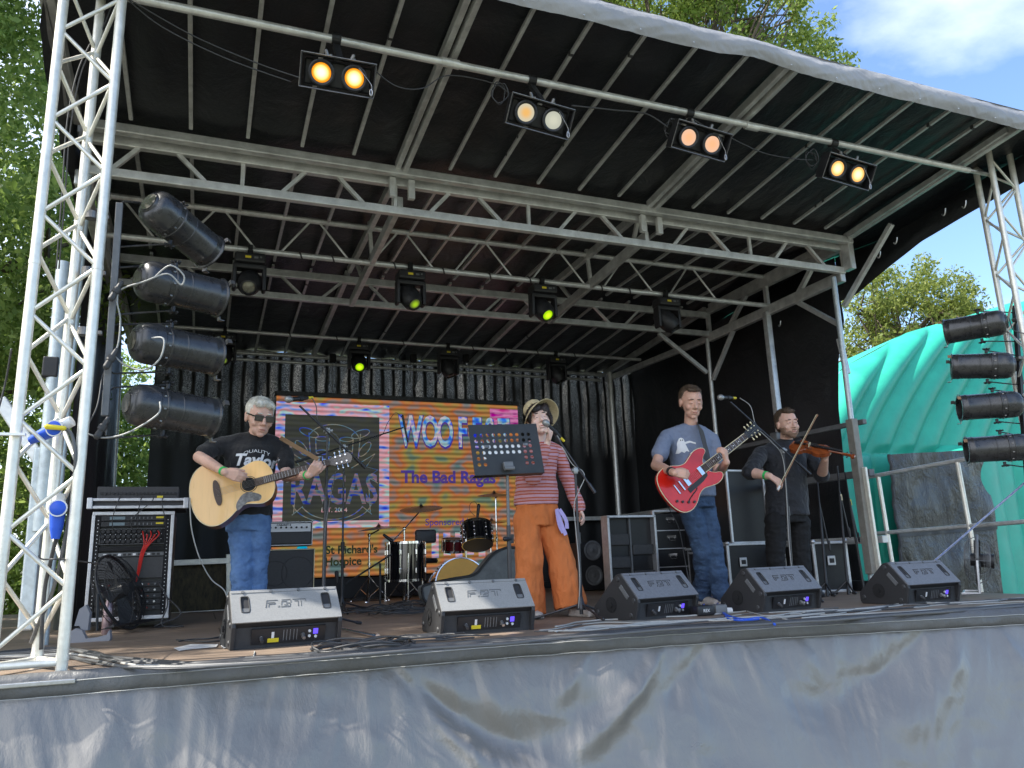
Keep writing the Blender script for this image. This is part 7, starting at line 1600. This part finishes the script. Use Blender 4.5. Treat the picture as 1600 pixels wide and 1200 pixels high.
# ------------------------------------------------------------ 3: man with red guitar
Y3 = 5.6
T3 = thing('person', (at(1095, 900, Y=Y3).x, Y3, 0), 'man in blue grey ghost tee and jeans playing a red electric guitar, looking down', 'person')
P = dict(pelvis=at(1086, 778, Y=Y3), waist=at(1082, 742, Y=Y3), chest=at(1078, 702, Y=Y3), sh=at(1079, 676, Y=Y3+.01), neck=at(1079, 664, Y=Y3+.01), head=at(1080, 628, Y=Y3-.05), rz=-.30)
H3 = hframe(P['head'], (-0.24, -0.90, -0.30), 0.05)
shR, elR, wrR = at(1041, 680, Y=Y3+.04), at(1025, 727, Y=Y3-.14), at(1054, 739, Y=5.00)
shL, elL, wrL = at(1113, 684, Y=Y3-.04), at(1122, 742, Y=Y3-.10), at(1135, 722, Y=4.98)
b = MB(); head(b, H3, 1.2); body_under(b, P, .88)
limb(b, [shR+V((.02,0,-.02)), shR.lerp(elR,.5), elR], [.036, .044, .042]); limb(b, [elR, elR.lerp(wrR, .35), wrR], [.044, .041, .027]); limb(b, [shL+V((-.02,0,-.02)), shL.lerp(elL,.5), elL], [.036, .044, .042]); limb(b, [elL, elL.lerp(wrL, .35), wrL], [.044, .041, .028])
hipR, hipL = at(1078, 792, Y=Y3), at(1100, 792, Y=Y3+.02); kR = at(1098, 862, Y=Y3-.02); kL = at(1113, 848, Y=Y3-.05); aR = at(1098, 925, Y=Y3+.15); aR.z = .09; aL = at(1126, 924, Y=Y3-.02); aL.z = .09
limb(b, [hipR, kR, aR], [.075, .05, .035]); limb(b, [hipL, kL, aL], [.075, .05, .035])
hand(b, wrR, at(1090, 742, Y=4.96)-wrR, V((.1, 1, -.1)), 1, curl=(.45, .6, .35), thumb=(.4, .2))
hand(b, wrL, at(1131, 698, Y=4.95)-wrL, V((-.5, .85, .1)), -1, curl=(.8, .8, .6))
link('body', blob(b, .0052, 3), 'skin_tan', T3, recalc=False); H3 = H3 @ Matrix.Scale(1.13, 4)
face_parts(T3, H3, 1.06, 'hair_brown')
b = MB(); R3_ = H3.to_3x3()
for c, r in (((0, -.034, .046), (.082, .086, .078)), ((0, .03, .094), (.052, .046, .018)), ((.070, -.03, .01), (.014, .035, .045)), ((-.070, -.03, .01), (.014, .035, .045)), ((0, -.07, -.02), (.06, .035, .05)), ((.03, .055, .092), (.022, .018, .012))): b.ell(H3 @ (V(c)*1.05), [k*1.05 for k in r], R3_)
hm = link('hair', blob(b, .005, 1, .006, 34, (1, 1, .6), 9), 'hair_brown', T3, recalc=False).data; strands(T3, H3, hm, 'hair_brown', 900, .032, 3)
b = MB()
b.rings([(at(1084, 776, Y=Y3), .190, .130, -.30), (at(1084, 764, Y=Y3), .186, .128, -.30), (P['waist'], .175, .122, -.30), (P['chest'], .190, .125, -.30), (at(1079, 688, Y=Y3), .200, .105, -.30), (P['sh']+V((0, 0, .01)), .155, .085, -.30), (P['neck']-V((0, 0, .01)), .074, .068, -.30)], 26)
shoulders(b, P, shR, shL, .060); limb(b, [shR+V((.012, 0, -.012)), shR.lerp(elR, .3), shR.lerp(elR, .64)], [.062, .064, .068]); limb(b, [shL+V((-.012, 0, -.012)), shL.lerp(elL, .3), shL.lerp(elL, .6)], [.062, .064, .066])
tee3 = link('tee_shirt', blob(b, .0075, 6, .016, 7, (1, 1, 1), 31), 'tee_grey', T3, recalc=False)
bm_ = bmesh.new()
for gp in ([(-.055, -.072), (-.040, -.02), (-.034, .035), (-.018, .068), (.004, .076), (.024, .062), (.034, .02), (.040, -.02), (.058, -.070), (.034, -.060), (.014, -.076), (-.008, -.062), (-.030, -.077)], [(.030, .030), (.075, .040), (.13, .018), (.128, .002), (.078, .020), (.034, .010)]):
    bm_.faces.new([bm_.verts.new((x*.9, y*.9, 0)) for x, y in gp])
bmesh.ops.triangulate(bm_, faces=bm_.faces); bm_.verts.index_update(); gv = [tuple(v.co) for v in bm_.verts]; gfs = [[v.index for v in f.verts] for f in bm_.faces]; bm_.free()
project_text('', 1, at(1071, 692, Y=Y3-.15), (1, -.2, 0), (0, .1, 1), tee3, 'white', T3, 'ghost_print', verts=(gv, gfs), sx=1.0)
for q in (-1, 1):
    ev = [(.004+q*.008+.004*math.cos(a), .045+.007*math.sin(a), 0) for a in np.linspace(0, 2*PI, 9)[:-1]]
    o = project_text('', 1, at(1071, 692, Y=Y3-.15), (1, -.2, 0), (0, .1, 1), tee3, 'black', T3, 'ghost_eye', verts=(ev, [list(range(8))])); o.data.transform(Matrix.Translation((0, -.002, 0)))
b = MB(); b.rings([(at(1085, 768, Y=Y3), .165, .115, -.30), (P['pelvis'], .170, .12, -.30), (P['pelvis']-V((0, 0, .08)), .165, .115, -.30)], 22)
limb(b, [hipR, kR, aR], [.098, .080, .070]); limb(b, [hipL, kL, aL+V((0, 0, .0))], [.098, .080, .072])
link('jeans', blob(b, .0075, 3, .020, 9, (1, 1, 1.6), 41), 'jeans_dark', T3, recalc=False)
shoe(T3, aR, (.1, -1, 0)); shoe(T3, aL, (.35, -1, 0))
wband(T3, elR, wrR, .84, .036, 'black', .020, 'watch_strap'); wband(T3, elL, wrL, .55, .037)
# red semi-hollow guitar
M['cherry'] = mat('cherry', (0.55, 0.012, 0.006), 0.18, 0, 0.3, 3, coat=0.4, spec=0.5)
o_ = at(1106, 727, Y=5.12); e_ = at(1196, 657, Y=5.05); ux = (e_-o_).normalized(); nrm = V((-.15, -1, .12)); nrm = (nrm-ux*nrm.dot(ux)).normalized(); uy = nrm.cross(ux); G = basis(o_, ux, uy)
ge = thing('electric_guitar', o_, 'cherry red electric guitar with cream edging held by the man in the ghost tee', 'guitar'); sc = .98
body = smooth_poly([(-.03, .0), (-.022, .045), (.012, .080), (.052, .100), (.060, .125), (.030, .150), (-.03, .158), (-.09, .142), (-.15, .124), (-.21, .136), (-.28, .178), (-.35, .196), (-.42, .172), (-.46, .10), (-.472, .0), (-.46, -.10), (-.42, -.172), (-.35, -.196), (-.28, -.178), (-.21, -.136), (-.15, -.124), (-.09, -.142), (-.03, -.158), (.030, -.150), (.060, -.125), (.052, -.100), (.012, -.080), (-.022, -.045)], 3)
body = [(x*sc, y*sc) for x, y in body]
t = MB(); t.prism(body, .045, G @ Matrix.Translation((0, 0, -.045))); t.build('body', 'cherry', ge)
t = MB(); t.prism([(x*.985-.002, y*.985) for x, y in body], .005, G @ Matrix.Translation((0, 0, .0005))); t.build('top_plate', 'cherry', ge)
t = MB(); t.tube([G @ V((x, y, .001)) for x, y in body+[body[0]]], .0038, 6); t.build('binding', 'cream', ge)
for q in (-1, 1):
    t = MB(); t.tube(spline([G @ V((-.20, q*.085, .007)), G @ V((-.215, q*.095, .007)), G @ V((-.26, q*.105, .007)), G @ V((-.31, q*.120, .007)), G @ V((-.325, q*.13, .007))], 5), .0045, 6); t.build('f_hole', 'blackmat', ge)
for x in (-.085, -.235): t = MB(); t.box(G @ V((x, 0, .011)), (.038, .072, .012), G.to_3x3(), .003); t.build('pickup', 'chrome', ge)
t = MB(); t.box(G @ V((-.295, 0, .013)), (.014, .085, .014), G.to_3x3(), .003); t.build('bridge', 'chrome', ge); t = MB(); t.box(G @ V((-.345, 0, .010)), (.012, .085, .010), G.to_3x3(), .003); t.build('tailpiece', 'chrome', ge)
for a_, b_ in ((-.33, -.13), (-.37, -.10), (-.29, -.155), (-.405, -.07)): t = MB(); t.cyl(G @ V((a_, b_, .005)), G @ V((a_, b_, .018)), .010, n=12); t.build('knob', 'black', ge)
t = MB(); t.prism([(-.05, -.035), (-.27, -.045), (-.27, -.085), (-.12, -.075), (-.06, -.06)], .003, G @ Matrix.Translation((0, 0, .008))); t.build('pickguard', 'black', ge)
t = MB(); t.prism([(-.06, -.028), (.43, -.022), (.43, .022), (-.06, .028)], .010, G @ Matrix.Translation((0, 0, .006))); fb = t.build('fretboard', 'ebony', ge)
t = MB()
for q in (-1, 1): t.bar(G @ V((-.06, q*.0285, .012)), G @ V((.43, q*.0225, .012)), .002, .010)
t.build('fretboard_binding', 'cream', fb)
t = MB()
for k in range(1, 20): x = .43-.66*(1-2**(-k/12.0)); t.box(G @ V((x, 0, .0165)), (.002, .046, .0016), G.to_3x3())
t.build('frets', 'casealu', fb)
for k in (3, 5, 7, 9, 12, 15): x = .43-.66*(1-2**(-(k-.5)/12.0)); t = MB(); t.cyl(G @ V((x, 0, .0155)), G @ V((x, 0, .0172)), .0055, n=10); t.build('fret_marker', 'white', fb)
t = MB(); t.cyl(G @ V((-.03, 0, -.018)), G @ V((.43, 0, -.015)), .024, .020, n=12); t.build('neck', 'cherry', ge, smooth=60)
t = MB(); t.prism([(.43, -.022), (.46, -.034), (.55, -.042), (.585, -.045), (.575, -.01), (.580, 0), (.575, .01), (.585, .045), (.55, .042), (.46, .034), (.43, .022)], .014, G @ Matrix.Translation((0, 0, -.008))); hs = t.build('headstock', 'case', ge)
for q in (-1, 1):
    for k in range(3): t = MB(); t.cyl(G @ V((.475+.036*k, q*.024, .006)), G @ V((.475+.036*k, q*.024, .016)), .005, n=10); t.cyl(G @ V((.475+.036*k, q*.036, -.002)), G @ V((.475+.036*k, q*.052, -.002)), .003, n=6); t.ell(G @ V((.475+.036*k, q*.060, -.002)), (.007, .011, .006), G.to_3x3(), 8, 6); t.build('tuning_peg', 'cream', hs)
for k in range(6): t = MB(); y_ = -.019+.0076*k; t.tube([G @ V((-.34, y_*1.3, .018)), G @ V((.43, y_, .0185)), G @ V((.48+.03*(k % 3), y_*1.2, .013))], .0006, 4); t.build('string', 'steel', ge)
t = MB(); sp_ = spline([at(1089, 660, Y=5.66), at(1094, 668, Y=5.46), at(1100, 690, Y=5.40), at(1106, 716, Y=5.30), G @ V((.03, .13, -.02))], 8)
for a_, c_ in zip(sp_, sp_[1:]): t.bar(a_, c_+(c_-a_)*.15, .055, .004, up=(.25, -1, 0.1))
t.build('strap', 'grille', ge)
cable([G @ V((-.47, -.03, -.02)), at(1048, 800, Y=5.3), at(1062, 830, Y=5.4), at(1075, 900, Y=5.5), at(1090, 945, Y=5.2)], .0035, 'rubber', 'black lead hanging from the red electric guitar')

# ------------------------------------------------------------ 4: violinist
Y4 = 5.85
T4 = thing('person', (at(1230, 900, Y=Y4).x, Y4, 0), 'bearded man in black shirt and black trousers playing the violin', 'person')
P = dict(pelvis=at(1230, 803, Y=Y4), waist=at(1229, 762, Y=Y4), chest=at(1226, 722, Y=Y4), sh=at(1226, 698, Y=Y4+.01), neck=at(1228, 688, Y=Y4+.01), head=at(1230, 662, Y=Y4-.07), rz=-.30)
H4 = hframe(P['head'], (-0.20, -0.97, -0.10), -0.04)
shR, elR, wrR = at(1188, 706, Y=Y4+.04), at(1171, 738, Y=Y4-.16), at(1203, 744, Y=Y4-.36)
shL, elL, wrL = at(1264, 706, Y=Y4-.05), at(1284, 743, Y=Y4-.16), at(1289, 718, Y=Y4-.40)
b = MB(); head(b, H4, 1.2); body_under(b, P, .95)
limb(b, [shR+V((.03,0,-.02)), shR.lerp(elR,.5), elR], [.036, .05, .050]); limb(b, [elR, elR.lerp(wrR, .35), wrR], [.052, .048, .030]); limb(b, [shL+V((-.03,0,-.02)), shL.lerp(elL,.5), elL], [.036, .05, .050]); limb(b, [elL, elL.lerp(wrL, .35), wrL], [.050, .047, .031])
hipR, hipL = at(1212, 815, Y=Y4), at(1248, 815, Y=Y4); kR = at(1212, 875, Y=Y4-.02); kL = at(1252, 875, Y=Y4); aR = V((kR.x, Y4+.02, .09)); aL = V((kL.x+.03, Y4+.02, .09))
limb(b, [hipR, kR, aR], [.08, .055, .04]); limb(b, [hipL, kL, aL], [.08, .055, .04])
hand(b, wrR, at(1222, 756, Y=Y4-.44)-wrR, V((.1, .8, -.6)), 1, curl=(.5, .7, .5), thumb=(.3, .1))
hand(b, wrL, at(1290, 701, Y=Y4-.45)-wrL+V((0, 0, .03)), V((-.7, -.4, .2)), -1, curl=(1.0, 1.0, .7))
link('body', blob(b, .0052, 3), 'skin', T4, recalc=False); H4 = H4 @ Matrix.Scale(1.11, 4)
face_parts(T4, H4, 1.08, 'hair_brown', closed=False)
b = MB(); R4 = H4.to_3x3()
for c, r in (((0, -.034, .048), (.082, .086, .078)), ((0, .03, .096), (.054, .046, .022)), ((.070, -.03, .01), (.014, .035, .045)), ((-.070, -.03, .01), (.014, .035, .045)), ((0, -.07, -.02), (.06, .035, .05)), ((.0, .02, .115), (.03, .03, .015))): b.ell(H4 @ (V(c)*1.07), [k*1.07 for k in r], R4)
hm = link('hair', blob(b, .005, 1, .006, 34, (1, 1, .6), 19), 'hair_brown', T4, recalc=False).data; strands(T4, H4, hm, 'hair_brown', 900, .032, 4)
b = MB()
for c, r in (((0, .050, -.078), (.050, .046, .032)), ((0, .070, -.102), (.028, .021, .016)), ((0, .096, -.054), (.024, .007, .005)), ((.052, .028, -.058), (.016, .036, .034)), ((-.052, .028, -.058), (.016, .036, .034))): b.ell(H4 @ (V(c)*1.08), [k*1.09 for k in r], R4)
link('beard', blob(b, .004, 1, .002, 60, (1, 1, 1), 2), 'stubble', T4, recalc=False)
b = MB()
b.rings([(at(1231, 806, Y=Y4), .205, .145, -.30), (at(1231, 792, Y=Y4), .205, .145, -.30), (P['waist'], .195, .140, -.30), (P['chest'], .200, .140, -.30), (at(1226, 706, Y=Y4), .205, .115, -.30), (P['sh'], .16, .09, -.30), (P['neck']-V((0, 0, .005)), .080, .074, -.30)], 26)
shoulders(b, P, shR, shL, .062); limb(b, [shR+V((.012, 0, -.012)), elR, elR.lerp(wrR, .08)], [.068, .070, .064]); limb(b, [shL+V((-.012, 0, -.012)), elL, elL.lerp(wrL, .10)], [.068, .068, .060])
sh4 = link('black_shirt', blob(b, .0075, 6, .018, 7, (1, 1, 1), 51), 'shirt_black', T4, recalc=False)
b = MB(); b.rings([(at(1230, 796, Y=Y4), .165, .12, -.30), (P['pelvis'], .172, .122, -.30), (P['pelvis']-V((0, 0, .08)), .17, .12, -.30)], 22)
limb(b, [hipR, kR, aR], [.100, .080, .066]); limb(b, [hipL, kL, aL], [.100, .080, .066])
link('trousers', blob(b, .0075, 3, .018, 9, (1, 1, 1.6), 61), 'trouser_black', T4, recalc=False)
shoe(T4, aR, (-.1, -1, 0), 'black'); shoe(T4, aL, (.2, -1, 0), 'black')
wband(T4, elR, wrR, .80, .038)
# violin
M['varnish'] = mat('varnish', (0.26, 0.06, 0.015), 0.15, 0, 0.4, 6, coat=0.8, stretch=(6, 1, 1))
o_ = at(1237, 693, Y=5.60); e_ = at(1316, 709, Y=5.22); ux = (e_-o_).normalized(); nrm = V((-.30, -.62, .72)); nrm = (nrm-ux*nrm.dot(ux)).normalized(); uy = nrm.cross(ux); G = basis(o_, ux, uy)
gv_ = thing('violin', o_, 'brown varnished violin under the chin of the bearded man', 'violin')
out = smooth_poly([(0, 0), (.004, .06), (.03, .094), (.07, .104), (.11, .094), (.128, .080), (.135, .066), (.15, .056), (.18, .054), (.205, .060), (.215, .068), (.235, .080), (.27, .083), (.31, .070), (.345, .035), (.355, 0), (.345, -.035), (.31, -.070), (.27, -.083), (.235, -.080), (.215, -.068), (.205, -.060), (.18, -.054), (.15, -.056), (.135, -.066), (.128, -.080), (.11, -.094), (.07, -.104), (.03, -.094), (.004, -.06)], 3)
t = MB(); t.prism(out, .034, G @ Matrix.Translation((0, 0, -.034))); t.build('body', 'varnish', gv_)
t = MB(); vs = []; fs = []; rgs = [1.0, .9, .7, .45, .2]; cx_ = .178
for k, s_ in enumerate(rgs):
    for (x, y) in out: vs.append(((x-cx_)*s_*1.02+cx_, y*s_*1.02, .001+.014*(1-s_)**.6))
N = len(out)
for k in range(len(rgs)-1):
    for i in range(N): fs.append((k*N+i, k*N+(i+1) % N, (k+1)*N+(i+1) % N, (k+1)*N+i))
fs.append(tuple(range((len(rgs)-1)*N, len(rgs)*N))); t.add(vs, fs, G); t.build('top_plate', 'varnish', gv_, smooth=180)
t = MB(); t.prism([(.18, -.014), (.46, -.011), (.46, .011), (.18, .020)], .008, G @ Matrix.Translation((0, 0, .022))); t.build('fingerboard', 'case', gv_)
t = MB(); t.prism([(.03, -.018), (.13, -.010), (.13, .010), (.03, .018)], .008, G @ Matrix.Translation((0, 0, .020))); t.build('tailpiece', 'case', gv_)
t = MB(); t.box(G @ V((.165, 0, .025)), (.005, .045, .035), G.to_3x3(), .001); t.build('bridge', 'cream', gv_)
t = MB(); t.ell(G @ V((.03, .06, .018)), (.035, .035, .010), G.to_3x3()); t.build('chin_rest', 'case', gv_)
t = MB(); t.cyl(G @ V((.34, 0, .004)), G @ V((.47, 0, .004)), .014, .011, n=12); t.build('neck', 'varnish', gv_, smooth=60)
t = MB(); t.box(G @ V((.50, 0, .0)), (.07, .020, .024), G.to_3x3(), .004); t.cyl(G @ V((.548, -.014, -.006)), G @ V((.548, .014, -.006)), .017, n=16); t.cyl(G @ V((.548, -.018, -.006)), G @ V((.548, .018, -.006)), .008, n=10)
sc_ = t.build('scroll', 'varnish', gv_, smooth=40)
for q, x in ((1, .485), (1, .52), (-1, .475), (-1, .51)): t = MB(); t.cyl(G @ V((x, 0, .0)), G @ V((x, q*.035, .0)), .003, n=6); t.ell(G @ V((x, q*.040, 0)), (.009, .007, .005), G.to_3x3(), 8, 6); t.build('peg', 'case', sc_)
for q in (-1, 1):
    t = MB(); t.tube(spline([G @ V((.135, q*.030, .018)), G @ V((.15, q*.040, .014)), G @ V((.18, q*.046, .011)), G @ V((.20, q*.040, .013))], 4), .003, 5); t.build('f_hole', 'blackmat', gv_)
for k in range(4): t = MB(); t.tube([G @ V((.13, -.009+.006*k, .029)), G @ V((.165, -.013+.009*k, .043)), G @ V((.47, -.007+.0047*k, .031))], .0006, 4); t.build('string', 'steel', gv_)
gbw = thing('violin_bow', at(1218, 764, Y=5.38), 'thin violin bow held upright across the strings by the bearded man', 'bow')
a_, b_ = at(1216, 768, Y=5.36), at(1277, 649, Y=5.34); d = (b_-a_).normalized(); s_ = d.cross(V((0, -1, 0))).normalized()*-1
t = MB(); t.tube(spline([a_, a_.lerp(b_, .5)+s_*.006, b_], 8), .0042, 6); t.ell(b_, (.008, .008, .012))
M['bowwood'] = mat('bowwood', (0.28, 0.13, 0.06), 0.3)
t.build('stick', 'bowwood', gbw)
t = MB(); t.bar(a_+d*.02+s_*.018, b_+s_*.012, .008, .002); t.build('hair', 'cream', gbw); t = MB(); t.box(a_+d*.03+s_*.012, (.016, .016, .045), Matrix((frame(d))).transposed(), .003); t.build('frog', 'white', gbw)

bpy.data.scenes.remove(TMP)
